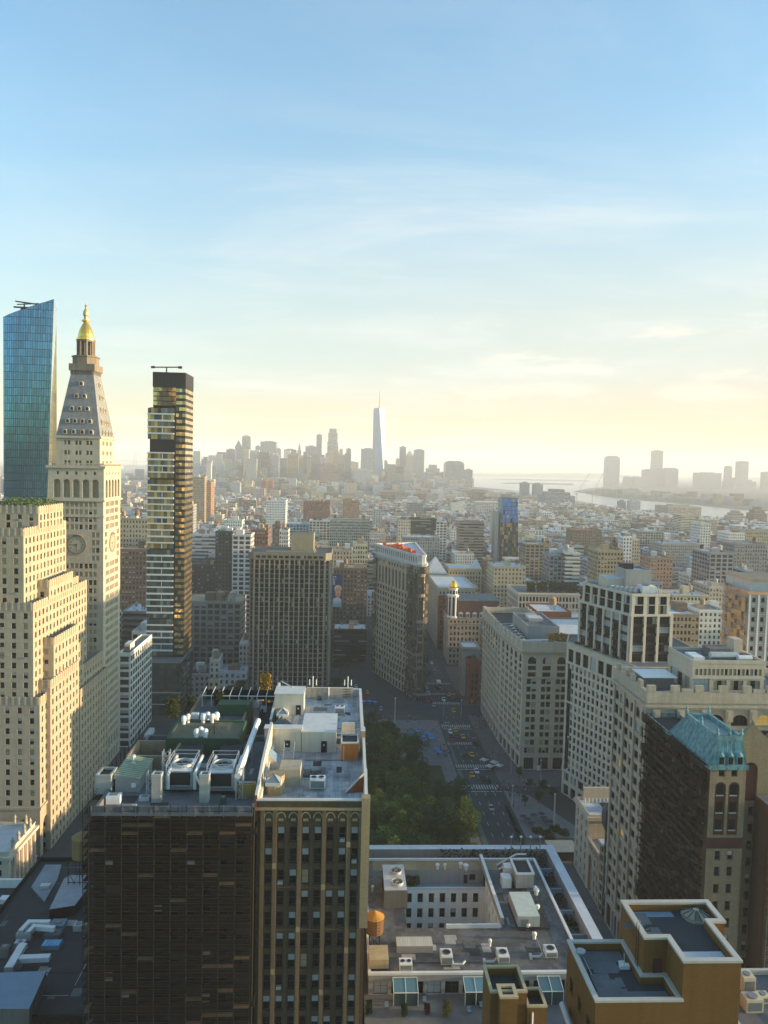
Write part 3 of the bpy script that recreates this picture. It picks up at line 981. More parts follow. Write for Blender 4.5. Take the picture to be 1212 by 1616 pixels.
sp_.lathe((cxT, cyT), [(1.0, zdome+0.9), (0.9, zdome+hs*0.22), (1.25, zdome+hs*0.3), (1.3, zdome+hs*0.4), (0.9, zdome+hs*0.5), (0.45, zdome+hs*0.58), (0.3, zdome+hs*0.66), (0.62, zdome+hs*0.7), (0.3, zdome+hs*0.74), (0.14, zdome+hs*0.82), (0.02, ztip)], stone('spire_metal', (0.55, 0.42, 0.22), rough=0.4, metallic=0.5), 12)
B.part('spire', sp_)
# clock dials on the two faces that show
def dial(c, ang):
    mb = MB(); R_ = 4.0
    def loc(u, v, d):
        return (c[0]+cos(ang)*u+sin(ang)*d, c[1]+sin(ang)*u-cos(ang)*d, c[2]+v)
    CF = stone('dial_face', (0.42, 0.37, 0.27), vary=0.1, streak=0.1); CR = stone('dial_stone', (0.23, 0.19, 0.14), vary=0.3, streak=0.2)
    n = 40
    def annulus(r0, r1, d, m):
        for i in range(n):
            t0, t1 = 2*pi*i/n, 2*pi*(i+1)/n
            if r0 < 0.01:
                mb.face([loc(0, 0, d), loc(r1*cos(t0), r1*sin(t0), d), loc(r1*cos(t1), r1*sin(t1), d)], m)
            else:
                mb.face([loc(r0*cos(t0), r0*sin(t0), d), loc(r1*cos(t0), r1*sin(t0), d), loc(r1*cos(t1), r1*sin(t1), d), loc(r0*cos(t1), r0*sin(t1), d)], m)
    s = R_*1.12
    mb.face([loc(-s, -s, 0.1), loc(s, -s, 0.1), loc(s, s, 0.1), loc(-s, s, 0.1)], MARBLE)
    annulus(R_*0.86, R_*1.08, 0.3, CR); annulus(R_*0.82, R_*0.86, 0.33, CF); annulus(0, R_*0.86, 0.2, CF)
    for i in range(n):
        t0, t1 = 2*pi*i/n, 2*pi*(i+1)/n
        r = R_*1.08
        mb.face([loc(r*cos(t1), r*sin(t1), 0.1), loc(r*cos(t0), r*sin(t0), 0.1), loc(r*cos(t0), r*sin(t0), 0.3), loc(r*cos(t1), r*sin(t1), 0.3)][::-1], CR)
    for k in range(8):                              # carved garlands at the top
        a = pi/2 + (k-3.5)*0.16
        q = loc(cos(a)*R_*1.14, sin(a)*R_*1.14, 0.3)
        mb.lathe((q[0], q[1]), [(0.02, q[2]-0.4), (0.4, q[2]), (0.02, q[2]+0.4)], CR, 6)
    o = B.part('clock_dial', mb)
    num = MB(); DK = plain('dial_ink', (0.05, 0.04, 0.035), 0.6)
    SEG = {'0': 'abcdef', '1': 'bc', '2': 'abged', '3': 'abgcd', '4': 'fgbc', '5': 'afgcd', '6': 'afgedc', '7': 'abc', '8': 'abcdefg', '9': 'abcdfg'}
    def digit(ch, u, v, w, h):
        t = 0.11
        bx = {'a': (0, h-t, w, t), 'd': (0, 0, w, t), 'g': (0, h/2-t/2, w, t), 'f': (0, h/2, t, h/2), 'b': (w-t, h/2, t, h/2), 'e': (0, 0, t, h/2), 'c': (w-t, 0, t, h/2)}
        for sg in SEG[ch]:
            x, y, ww, hh = bx[sg]
            num.face([loc(u+x, v+y, 0.22), loc(u+x+ww, v+y, 0.22), loc(u+x+ww, v+y+hh, 0.22), loc(u+x, v+y+hh, 0.22)], DK)
    for hnum in range(1, 13):
        a = pi/2 - hnum*pi/6
        st_ = str(hnum); wd = 0.38; tot = len(st_)*wd + (len(st_)-1)*0.1
        u, v = cos(a)*R_*0.68 - tot/2, sin(a)*R_*0.68 - 0.36
        for i, ch in enumerate(st_):
            digit(ch, u+i*(wd+0.1), v, wd, 0.72)
    num_o = num.build('numerals', o, (0, 0, 0)) if False else None
    no = num.mesh('numerals', B.base); no_ = bpy.data.objects.new('numerals', no); COL.objects.link(no_); no_.parent = o
    hand = MB()
    def bar(a, L, w):
        dx, dy = cos(a), sin(a)
        hand.face([loc(-dy*w-dx*0.5, dx*w-dy*0.5, 0.26), loc(dy*w-dx*0.5, -dx*w-dy*0.5, 0.26), loc(dx*L+dy*w*0.3, dy*L-dx*w*0.3, 0.26), loc(dx*L-dy*w*0.3, dy*L+dx*w*0.3, 0.26)], DK)
    bar(pi - 0.02, R_*0.78, 0.2); bar(-pi/2-0.03, R_*0.62, 0.24)
    ho = bpy.data.objects.new('hand', hand.mesh('hand', B.base)); COL.objects.link(ho); ho.parent = o
dial((cxT, TY0, zc), 0.0)
dial((TX1, cyT, zc), pi/2)
B.finish()
reserve(TX0-3, TX1+3, TY0, TY1)

# ---- curtain-walled towers
def curtain(mb, p0, p1, z0, z1, nu, nv, mat, gap=0.06, jit=0.012, frame=None, z1b=None, rng=random, spand=None):
    """panes set a touch out of true in front of a dark frame; z1b = other end of a sloping top"""
    z1b = z1 if z1b is None else z1b
    L = dist2(p0, p1); ux, uy = (p1[0]-p0[0])/L, (p1[1]-p0[1])/L; nx, ny = uy, -ux
    def pt(u, t, d):
        z = z0 + ((z1 + (z1b-z1)*u/L) - z0)*t
        return (p0[0]+ux*u+nx*d, p0[1]+uy*u+ny*d, z)
    mb.face([pt(0, 0, 0), pt(L, 0, 0), pt(L, 1, 0), pt(0, 1, 0)], frame or BLACKMETAL)
    du, dv = L/nu, 1.0/nv
    hv = (z1-z0)/nv
    gv = gap/hv
    for j in range(nv):
        for i in range(nu):
            a, b = i*du+gap, (i+1)*du-gap
            c, d = j*dv+gv, (j+1)*dv-gv
            k = [0.05 + rng.uniform(-jit, jit) for _ in range(4)]
            mb.face([pt(a, c, k[0]), pt(b, c, k[1]), pt(b, d, k[2]), pt(a, d, k[3])], mat if spand is None or not spand(i, j) else spand(i, j))
MY = 490.0
xa, _z = P(4, 760, MY); xb, _z2 = P(76, 760, MY)
zA = P(5, 500, MY)[1]; zB = P(84, 472, MY)[1]
mb = MB()
base = empty('glass_tower', (-200, MY, 0), 'tall blue glass tower with a slanted top behind the clock tower', 'tower')
xl0, xr0 = xa+0.5, xb-1.0
xl1, xr1 = P(5, 500, MY)[0], P(84, 474, MY)[0]
# gently curved camera-side wall, splayed outwards as it rises
def mad(zlo, zhi, ta, tb):
    pass
nseg = 7; lev = 26
zlist = [100 + (zA-100)*i/lev for i in range(lev+1)]
def edge(t, k):
    """point at relative height t (0..1), k along the front 0..1"""
    xl = xl0 + (xl1-xl0)*t; xr = xr0 + (xr1-xr0)*t
    x = xl + (xr-xl)*k
    return (x, MY - 3.0*sin(pi*min(max(k, 0), 1)**0.8)*0.6)
skin = MB()
for i in range(nseg):
    for j in range(lev+4):
        t0, t1 = j/lev, (j+1)/lev
        k0, k1 = i/nseg, (i+1)/nseg
        zlo = 100+(zA-100)*t0
        ztop0 = zA + (zB-zA)*k0; ztop1 = zA + (zB-zA)*k1
        hi = 100+(zA-100)*t1
        if zlo >= max(ztop0, ztop1)-0.2: continue
        for s in range(3):
            ka, kb = k0+(k1-k0)*s/3, k0+(k1-k0)*(s+1)/3
            def q(k, z):
                zz_ = min(z, zA+(zB-zA)*k)
                e = edge((zz_-100)/(zA-100), k)
                return (e[0], e[1], zz_)
            if q(ka, hi)[2]-q(ka, zlo)[2] < 0.3: continue
            A, Bq, Cq, D = q(ka, zlo), q(kb, zlo), q(kb, hi), q(ka, hi)
            skin.face([A, Bq, Cq, D], BLACKMETAL)
            g_ = 0.012 if s else 0.03
            def inset(pt, su, sv):
                return (pt[0]+su*0.10, pt[1]-0.06+random.uniform(-0.02, 0.02), pt[2]+sv*0.10)
            skin.face([inset(A, 1, 1.5), inset(Bq, -1, 1.5), inset(Cq, -1, -1.5), inset(D, 1, -1.5)], GLASSBLUE)
skin.build('glass_skin', base, (-200, MY, 0))
cap = MB()
el, er = edge(1, 0), edge(1, 1)
SIDE = glass_mat('pale_glass', (0.42, 0.42, 0.36), 0.06, 0.5, 0.8, 0.15)
wb = [(er[0], er[1], zB), (er[0]-9.3, er[1]+30, zB-2), (el[0]-11, el[1]+30, zA), (el[0], el[1], zA)]
cap.face(wb, STEEL)
for j in range(34):
    t0, t1 = j/34, (j+1)/34
    a, b = edge(t0*1.08, 1), edge(t1*1.08, 1)
    z0_, z1_ = 100+(zB-100)*t0, 100+(zB-100)*t1
    cap.face([(a[0], a[1], z0_), (a[0]-9.3, a[1]+30, z0_), (b[0]-9.3, b[1]+30, z1_-0.15), (b[0], b[1], z1_-0.15)], SIDE)
e0 = edge(0, 0)
cap.face([(el[0]-11, el[1]+30, zA), (e0[0]-11, e0[1]+30, 100), (e0[0], e0[1], 100), (el[0], el[1], zA)], SIDE)
cap.face([(er[0]-9.3, er[1]+30, zB-2), (er[0]-9.3, er[1]+30, 100), (e0[0]-11, e0[1]+30, 100), (el[0]-11, el[1]+30, zA)], SIDE)
cap.build('side_wall', base, (-200, MY, 0))
lowp = MB(); lowp.box(xl0+2, xr0-11, MY+4, MY+28, 0, 100, DARKCONC)
lowp.build('shaft', base, (-200, MY, 0))
mb = MB(); c_ = P(42, 482, MY+8)
mb.box(c_[0]-3, c_[0]+2, MY+6, MY+9, c_[1]-4.0, c_[1]-1.2, BLACKMETAL)
mb.tube((c_[0]-6.5, MY+7, c_[1]+2.2), (c_[0]+8, MY+7, c_[1]+0.6), 0.45, BLACKMETAL)
mb.tube((c_[0]-5.5, MY+7, c_[1]+0.2), (c_[0]+8, MY+7, c_[1]+1.2), 0.35, BLACKMETAL)
mb.tube((c_[0]-7.5, MY+7, c_[1]-1.4), (c_[0]+1, MY+7, c_[1]-1.6), 0.55, BLACKMETAL)
mb.tube((c_[0]-1, MY+7, c_[1]-5), (c_[0]-1, MY+7, c_[1]+1.5), 0.5, BLACKMETAL)
thing('maintenance_crane', 'black window-cleaning crane perched on the slanted top of the blue glass tower', 'crane', mb)
reserve(-225, -180, 480, 525)

# ---- slim bronze and green glass tower
OY = 425.0
ox0, ox1 = P(232.5, 800, OY)[0], P(274, 800, OY)[0]
WYD = 22.0
ztop = P(260, 640, OY)[1]; zcap = P(262, 587, OY)[1]
base = empty('slim_tower', ((ox0+ox1)/2, OY, 0), 'slim glass tower of white-banded floors with a dark bronze side and black cap', 'tower')
org = ((ox0+ox1)/2, OY, 0)
core = MB(); core.box(ox0+0.6, ox1+5.5, OY+2.2, OY+WYD-0.3, 0, ztop-1, BLACKMETAL); core.build('core', base, org)
zb = 30.0; fl = 3.55; nfl = int((ztop-zb)/fl)
GMIX = [GLASSGREEN, GLASSGREEN, glass_mat('gold_reflection_glass', (0.42, 0.31, 0.11), 0.08, 0.2, 0.8, 0.6), glass_mat('pale_green_glass', (0.16, 0.20, 0.17), 0.05, 0.3, 0.8, 0.5)]  # amber panes carry a golden building's reflection in their colour
bands = MB(); panes = MB()
zn0, zn1 = P(240, 707, OY)[1], P(240, 699, OY)[1]
for j in range(nfl):
    z0_, z1_ = zb+j*fl, zb+(j+1)*fl
    if z1_ > zn0-1 and z0_ < zn1-1:
        continue
    thick = 0.75 if (j % 3) else 0.95
    dark = (j % 11 == 5)
    if not dark:
        bands.box(ox0, ox1, OY-0.35, OY+0.55, z1_-thick, z1_, WHITEMETAL)
        bands.box(ox0-0.3, ox0-0.002, OY-0.3, OY+WYD*0.45, z1_-thick, z1_, WHITEMETAL)
    n_ = 8
    for i in range(n_):
        a, b = ox0+(ox1-ox0)*i/n_+0.05, ox0+(ox1-ox0)*(i+1)/n_-0.05
        hgt = (j/nfl)
        m_ = random.choice(GMIX[2:] + [GMIX[2]]) if (hgt > 0.42 and random.random() < 0.9) else random.choice(GMIX[:2] if random.random() < 0.8 else GMIX[3:])
        panes.face([(a, OY+random.uniform(-0.02, 0.02), z0_), (b, OY+random.uniform(-0.02, 0.02), z0_), (b, OY, z1_-thick), (a, OY, z1_-thick)], m_)
    if not dark and j % 2: bands.box((ox0+ox1)/2-0.12+0.8, (ox0+ox1)/2+0.12+0.8, OY-0.2, OY-0.03, z0_, z1_-thick, WHITEMETAL)
bands.build('floor_band', base, org); panes.build('glass_skin', base, org)
sidew = MB()
xs = ox1+5.8
curtain(sidew, (ox1+0.6, OY+1.2), (xs, OY+1.2), zb, zcap-8, 3, 44, GLASSBRONZE, rng=RNG, spand=lambda i, j: GMIX[2] if 24 < j < 36 and (i*5+j*3) % 7 else (GLASSGREEN if (i+j) % 5 == 0 else GLASSBRONZE))
curtain(sidew, (xs, OY+1.2), (xs, OY+WYD), zb, zcap-8, 8, 44, GLASSBRONZE, rng=RNG)
curtain(sidew, (ox0+2.4, OY+1.9), (ox1+0.6, OY+1.9), ztop, zcap-8, 5, 4, GLASSBRONZE, rng=RNG)
sidew.face([(ox0+2.4, OY+WYD, zb), (ox0+2.4, OY+1.9, zb), (ox0+2.4, OY+1.9, zcap-8), (ox0+2.4, OY+WYD, zcap-8)], GLASSBRONZE)
sidew.face([(xs, OY+WYD, zb), (ox0, OY+WYD, zb), (ox0, OY+WYD, zcap-8), (xs, OY+WYD, zcap-8)], GLASSBRONZE)
sidew.build('bronze_wall', base, org)
capm = MB(); capm.box(ox0+2.3, xs+0.1, OY+1.1, OY+WYD+0.2, zcap-8, zcap, BLACKMETAL, ROOFDARK)
for i in range(9):
    capm.box(ox0+3+i*2, ox0+3.3+i*2, OY+0.98, OY+1.09, zcap-8, zcap+0.1, BLACKMETAL)
capm.build('cap', base, org)
pod = MB()
curtain(pod, (ox0-6, OY-12), (ox1+7, OY-12), 0, 29, 12, 8, GLASSGREEN, rng=RNG)
pod.box(ox0-5.9, ox1+6.9, OY-11.9, OY+WYD, 0, 28.9, BLACKMETAL, ROOFGREY)
curtain(pod, (ox1+7, OY-12), (ox1+7, OY+12), 0, 29, 8, 8, GLASSGREEN, rng=RNG)
for z in (6, 12.5):
    pod.box(ox0-6, ox1+7, OY-12.4, OY-12.1, z, z+0.5, GALV)
pod.build('podium', base, org)
mb = MB(); c_ = P(263, 580, OY+8)
mb.tube((c_[0]-7, OY+8, c_[1]), (c_[0]+8, OY+8, c_[1]+0.4), 0.35, BLACKMETAL); mb.tube((c_[0], OY+8, zcap), (c_[0], OY+8, c_[1]), 0.4, BLACKMETAL)
mb.box(c_[0]-8.5, c_[0]-6.5, OY+7.5, OY+8.5, c_[1]-0.6, c_[1]+0.6, BLACKMETAL); mb.box(c_[0]+6.5, c_[0]+8.5, OY+7.5, OY+8.5, c_[1]-0.4, c_[1]+0.9, BLACKMETAL)
thing('maintenance_crane', 'thin window-cleaning rig standing on the black cap of the slim glass tower', 'crane', mb)
reserve(ox0-8, ox1+9, OY-14, OY+WYD)

# ---- brown ribbed apartment tower in the middle
GY = 452.0
gx0, gx1 = P(393, 880, GY)[0], P(521, 880, GY)[0]; gz = P(455, 872, GY)[1]
B = Bld('ribbed_tower', 'broad brown apartment tower with pale vertical ribs and a blocky penthouse', 'tower', ((gx0+gx1)/2, GY, 0), BROWNCONC, ROOFGREY, seed=4, mix=(0.86, 0.05, 0.01, 0.05, 0.03))
c_ = 3.0
gp = [(gx0+c_, GY), (gx1-c_, GY), (gx1, GY+c_), (gx1, GY+32), (gx0, GY+32), (gx0, GY+c_)]
rows = 29
B.tier(gp, 0, gz-4.4, {0: dict(rows=rows, cols=14, ww=2.5, wh=2.45, style='wide', deep=0.9, margin=0.4, sill=0.25), 1: dict(rows=rows, cols=1, ww=2.2, wh=2.4, style='wide', deep=0.6),
       2: dict(rows=rows, cols=9, ww=2.4, wh=2.4, style='wide', deep=0.8), 5: dict(rows=rows, cols=1, ww=2.2, wh=2.4, style='wide', deep=0.6)}, parapet=0)
RIB = stone('pale_ribs', (0.37, 0.315, 0.235), vary=0.15, streak=0.25)
nr = 14; Lr = gx1-gx0-2*c_
for i in range(nr+1):
    x = gx0+c_+0.35+(Lr-0.7)*i/nr
    w = 0.42 if i % 2 else 0.30
    B.trim.box(x-w, x+w, GY-0.75, GY-0.004, 0, gz-4.4, RIB)
for i in range(10):
    y = GY+c_+0.4+(28)*i/9
    B.trim.box(gx1+0.004, gx1+0.7, y-0.35, y+0.35, 0, gz-4.4, RIB)
gp2 = offset(gp, 0.9)
B.tier(gp2, gz-4.2, gz, {0: dict(rows=1, cols=12, ww=2.4, wh=1.5, style='wide', margin=1.0), 2: dict(rows=1, cols=8, ww=2.4, wh=1.5, style='wide', margin=1.0)}, parapet=1.0)
B.wall.face([(p[0], p[1], gz-4.3) for p in reversed(gp2)], BROWNCONC)
# a scatter of balconies with pale panels
for k in range(70):
    i = RNG.choice([1, 6, 11]); r = RNG.randrange(3, rows)
    x = gx0+c_+0.4+(Lr-0.8)*(i+0.5)/14; z = (gz-4.4)*r/rows
    B.trim.box(x-1.0, x+1.0, GY-0.7, GY-0.02, z-0.12, z+0.12, CONC); 
    B.trim.box(x-1.0, x+1.0, GY-0.72, GY-0.66, z+0.12, z+1.0, DARKCONC)
B.finish()
px0, zph = P(420, 848, GY+12); px1, _ = P(497, 850, GY+12)
bul = MB(); bul.box(px0, px1, GY+10, GY+26, gz-1, P(450, 869, GY+10)[1], stone('tan_render', (0.33, 0.275, 0.185), vary=0.2, streak=0.2), ROOFGREY)
q0, q1 = P(463, 841, GY+14), P(494, 841, GY+14)
bul.box(q0[0]-1, q1[0]+0.6, GY+12, GY+24, P(450, 869, GY+10)[1]-0.01, q0[1], _mc['tan_render'], ROOFGREY)
bul.build('penthouse', B.root, B.base)
reserve(gx0-2, gx1+2, GY-3, GY+34)

# ---- wedge-shaped building at the crossing
prow = (44.2, 444.5)
FZ = 87.0
fa = (42.0, 446.2); fb = (19.2, 507.5); fc = (47.2, 520.0); fd = (47.0, 446.8)
wp = [(44.6, 444.6), (46.4, 444.9), fd, fc, fb, fa, (42.9, 445.0)]
def ccw(poly):
    a = sum(poly[i][0]*poly[(i+1) % len(poly)][1]-poly[(i+1) % len(poly)][0]*poly[i][1] for i in range(len(poly)))
    return poly if a > 0 else list(reversed(poly))
wp = ccw(wp)
FT = stone('flat_terracotta', (0.47, 0.38, 0.27), vary=0.16, streak=0.25, bricks=(1.2, 0.5, 0.012, 0.06))
B = Bld('wedge_building', 'tall wedge-shaped ornate building at the crossing with its prow wrapped in scaffolding', 'building', (30, 480, 0), FT, ROOFWHITE, seed=5, mix=(0.84, 0.10, 0.0, 0.06, 0))
n = len(wp)
for i in range(n):
    a, b = wp[i], wp[(i+1) % n]; L = dist2(a, b)
    cols = max(1, int(round(L/4.3)))
    if L > 55 and L < 80 or L >= 80:
        g2 = max(1, int(round(L/4.6)))
        B.facade(a, b, 0, 15, 3, g2, 2.9, 3.8, style='wide')
        B.facade(a, b, 15, 62, 12, cols, 2.3, 2.5, style='wide', deep=0.15)
        B.facade(a, b, 62, 75, 1, int(L/5.2), 2.9, 11.4, style='wide', arch=(0,), deep=0.8)
        B.facade(a, b, 75, 79, 1, cols, 2.0, 1.8, style='wide', deep=0.15)
        B.plain(a, b, 79, FZ-1.2)
    else:
        B.facade(a, b, 0, 79, 20, max(1, int(L/2.2)), 1.0, 2.1, style='sash'); B.plain(a, b, 79, FZ-1.2)
for z, o in ((15, 0.3), (19, 0.25), (61.5, 0.45), (75, 0.35)):
    ring(B.trim, wp, z, z+0.5, o, FT)
PALE = stone('pale_cornice', (0.55, 0.53, 0.50), vary=0.15, streak=0.25)
ring(B.trim, wp, 79.5, 80.6, 0.8, PALE); ring(B.trim, wp, 80.6, 82.0, 1.5, PALE); ring(B.trim, wp, 82.0, 85.6, 0.25, PALE)
ring(B.trim, wp, 85.6, FZ, 0.55, PALE, -0.5, True)
for i in range(n):                                  # cornice brackets and parapet piers
    a, b = Vector(wp[i]), Vector(wp[(i+1) % n]); L = (b-a).length
    if L < 20: continue
    k = int(L/1.6); e = (b-a).normalized(); nn = Vector((e.y, -e.x))
    for j in range(k):
        q = a+e*(L*(j+0.5)/k)+nn*0.75
        B.trim.obox((q.x, q.y), atan2(e.y, e.x), 0.5, 1.1, 78.2, 79.5, PALE)
        q = a+e*(L*(j+0.5)/k)+nn*0.32
        if j % 2: B.trim.obox((q.x, q.y), atan2(e.y, e.x), 0.7, 0.3, 82.2, 85.4, DARKCONC)
B.roof.face([(p[0], p[1], FZ-1.1) for p in wp], ROOFWHITE)
B.finish()
reserve(14, 50, 440, 525)
# scaffolding round the prow and the far corner
def scaffold(name, label, pts, z0, z1, netmat, lift=2.0, bay=2.4, net=0.75, rng=random, plank=PLANKS, tube=STEEL):
    sc = empty(name, (pts[0][0], pts[0][1], z0), label, 'scaffolding')
    org = (pts[0][0], pts[0][1], z0)
    decks = []
    nl = int((z1-z0)/lift)
    dk = [MB() for _ in range(nl)]
    netm = MB(); poles = []
    for k in range(len(pts)-1):
        a, b = Vector(pts[k]), Vector(pts[k+1]); L = (b-a).length; e = (b-a)/L; nn = Vector((e.y, -e.x))
        nb = max(1, int(round(L/bay)))
        for j in range(nb+1):
            q = a+e*(L*j/nb)+nn*1.3
            p_ = MB(); p_.tube((q.x, q.y, z0), (q.x, q.y, z1+1), 0.07, tube, 4); poles.append(p_)
        for r in range(nl):
            z = z0+(r+1)*lift
            for j in range(nb):
                if rng.random() < 0.07: continue
                s0, s1 = a+e*(L*j/nb), a+e*(L*(j+1)/nb-0.02); c0, c1 = s0+nn*0.35, s1+nn*0.35; d0, d1 = s0+nn*1.25, s1+nn*1.25; q = rng.random()
                dk[r].prism([(d0.x, d0.y), (d1.x, d1.y), (c1.x, c1.y), (c0.x, c0.y)], z-0.08, z, plank if q < 0.88 else PLANKS)
            for hh in (0.55, 1.05):
                m0, m1 = a+nn*1.3, b+nn*1.3
                dk[r].tube((m0.x, m0.y, z+hh), (m1.x, m1.y, z+hh), 0.045, tube, 4)
        # netting: sheets tied from pole to pole, sagging, some missing
        for r in range(nl):
            for j in range(nb):
                if rng.random() > net: continue
                z = z0+r*lift
                q0, q1 = a+e*(L*j/nb)+nn*1.4, a+e*(L*(j+1)/nb)+nn*1.4
                s = [rng.uniform(-0.12, 0.12) for _ in range(4)]
                netm.face([(q0.x+nn.x*s[0], q0.y+nn.y*s[0], z+0.03), (q1.x+nn.x*s[1], q1.y+nn.y*s[1], z+0.03), (q1.x+nn.x*s[2], q1.y+nn.y*s[2], z+lift-0.03), (q0.x+nn.x*s[3], q0.y+nn.y*s[3], z+lift-0.03)], netmat)
    for d in dk[:100]:
        d.build('deck', sc, org)
    if len(poles) > 90:
        for p_ in poles[:90]: p_.build('pole', sc, org)
        r_ = MB()
        for p_ in poles[90:]:
            for f in p_.f: r_.face([p_.v[i] for i in f], STEEL)
        tag(r_.build('pole', sc, org), None, None, None, 'stuff')
    else:
        for p_ in poles: p_.build('pole', sc, org)
    if netm.v: netm.build('netting', sc, org)
    return sc
fa2 = (42.0-sin(BW)*11.5, 446.2+cos(BW)*11.5)
scaffold('scaffold', 'dark netted scaffold wrapped round the prow of the wedge-shaped building', [fa2, fa, (43.2, 444.2), (46.0, 444.0), (47.9, 446.5), (48.0, 452), (48.2, 470)], 0, 80, BRONZENET, net=0.5)
e_ = (fb[0]-fa[0], fb[1]-fa[1]); l_ = sqrt(e_[0]**2+e_[1]**2); e_ = (e_[0]/l_, e_[1]/l_)
scaffold('scaffold', 'grey scaffold strip up the far end of the wedge-shaped building', [(fb[0]+e_[0]*0.2, fb[1]+e_[1]*0.2), (fb[0]-e_[0]*5, fb[1]-e_[1]*5)], 0, 82, BRONZENET, net=0.35)
mb = MB()
rr = random.Random(3)
for k in range(110):
    t = rr.random(); u = rr.random()
    x = 26 + 18*t + (1-t)*14*u*0.8 - 3; y = 506 - 56*t + 4*u
    w, d, h = 0.6+rr.random()*2.4, 0.3+rr.random()*1.6, 0.4+rr.random()*(2.6 if rr.random() < 0.3 else 1.0)
    mb.obox((x, y), rr.uniform(-0.5, 0.9), w, d, FZ-1.0, FZ-1.0+h, ORANGENET)
    mb.tube((x, y, FZ-1.0), (x+rr.uniform(-1, 1), y, FZ-1+h+1.5), 0.07, ORANGENET, 4)
thing('roof_netting', 'bright orange safety netting heaped over the roof of the wedge-shaped building', 'netting', mb)
mb = MB(); mb.prism([(38, 448), (44.2, 438), (47.5, 437.5), (50.5, 440), (50.5, 452), (48.8, 455), (48.7, 444), (43, 443)], 4.0, 4.6, ROOFGREY)
for q in ((39, 447.5), (44.3, 438.6), (47.3, 438.0), (50, 440.5), (50, 451.0)):
    mb.tube((q[0], q[1], 0.1), (q[0], q[1], 4.0), 0.12, STEEL)
thing('sidewalk_shed', 'pale-topped pedestrian shed at the foot of the scaffolded prow', 'canopy', mb)

# ---- cream office block with arched top storeys, across the avenue
bp_ = [(78.8, 426.0), (79.0, 376.5), (82.0, 340.6), (104.0, 340.6), (104.0, 426.0)]
bp_ = ccw(bp_)
zr = 60.5
CREAM = stone('cream_stone', (0.50, 0.425, 0.33), vary=0.12, streak=0.22, bricks=(1.4, 0.6, 0.012, 0.04))
B = Bld('cream_building', 'cream stone office block with round-arched top windows and a grey roof box', 'building', (92, 341, 0), CREAM, ROOFDARK, seed=6, mix=(0.74, 0.17, 0.01, 0.08, 0))
for i in range(5):
    a, b = bp_[i], bp_[(i+1) % 5]; L = dist2(a, b)
    vis = i in [k for k in range(5) if (bp_[k][0] < 83 and bp_[(k+1) % 5][0] < 83) or (abs(bp_[k][1]-340.6) < 1 and abs(bp_[(k+1) % 5][1]-340.6) < 1)]
    if not vis:
        B.plain(a, b, 0, zr-2); continue
    k = max(3, int(round(L/7.2)))
    B.facade(a, b, 0, 7.5, 1, k, 4.6, 5.6, style='wide', sill=0.1, margin=0.8, mix=(0.95, 0, 0, 0.05, 0), deep=0.8)
    B.facade(a, b, 7.5, 11.5, 1, k, 1.35, 2.5, style='sash', group=3, gap=0.25, margin=0.8)
    B.facade(a, b, 11.5, 43.5, 9, k, 1.95, 2.4, style='sash', group=2, gap=0.55, margin=0.8)
    B.facade(a, b, 43.5, 49.5, 2, k, 3.8, 2.1, style='wide', margin=0.8)
    B.facade(a, b, 49.5, 54.0, 1, k, 3.8, 3.4, style='wide', arch=(0,), margin=0.8, sill=0.2)
    B.plain(a, b, 54.0, zr-2)
for z, o, h in ((11.3, 0.4, 0.5), (15.4, 0.35, 0.4), (43.2, 0.4, 0.5), (55.0, 0.9, 0.8), (55.8, 1.5, 0.5)):
    ring(B.trim, bp_, z, z+h, o, CREAM)
ring(B.trim, bp_, zr-4.2, zr-0.5, 0.25, CREAM, -0.5, True)
for i in range(5):
    a, b = Vector(bp_[i]), Vector(bp_[(i+1) % 5]); L = (b-a).length; e = (b-a)/L; nn = Vector((e.y, -e.x))
    k = max(3, int(round(L/7.2)))
    for j in range(k+1):
        q = a+e*min(max(L*j/k, 0.8), L-0.8)+nn*0.1
        B.trim.obox((q.x, q.y), atan2(e.y, e.x), 1.3, 0.95, zr-4.1, zr, CREAM)
    k = int(L/0.9)
    for j in range(k):
        q = a+e*(L*(j+0.5)/k)+nn*0.5
        B.trim.obox((q.x, q.y), atan2(e.y, e.x), 0.4, 0.75, 54.3, 55.0, CREAM)
B.roof.face([(p[0], p[1], zr-3.6) for p in bp_], ROOFDARK)
B.finish()
mb = MB()
mb.box(88, 103.3, 358, 392, zr-3.55, zr+2.4, CONC, ROOFGREY)
ring(mb, rect(88, 103.3, 358, 392), zr+2.4, zr+3.2, 0.0, CONC, -0.5, True)
mb.box(92, 99, 372, 380, zr+2.45, zr+4.2, GALV); mb.cyl((96, 386, 0), 3.0, zr+2.45, zr+3.6, CONC, 16)
mb.build('roof_box', B.root, B.base)
mb = MB()
for k in range(6):
    mb.face([(81.5, 352+k*6, zr-3.0), (87, 352+k*6, zr-1.8), (87, 357+k*6, zr-1.8), (81.5, 357+k*6, zr-3.0)], GLASS)
    mb.box(81.4, 87, 357+k*6, 357.6+k*6, zr-3.5, zr-1.7, GALV)
mb.build('skylight', B.root, B.base)
mb = MB(); mb.box(84, 93, 344, 349, zr-3.5, zr-2.3, WHITEMETAL); mb.box(94, 101, 343.5, 351, zr-3.5, zr-2.7, WHITEMETAL); mb.tube((84, 352, zr-2.6), (100, 354, zr-2.6), 0.6, WHITEMETAL, 8)
mb.build('roof_duct', B.root, B.base)
reserve(76, 108, 338, 430)

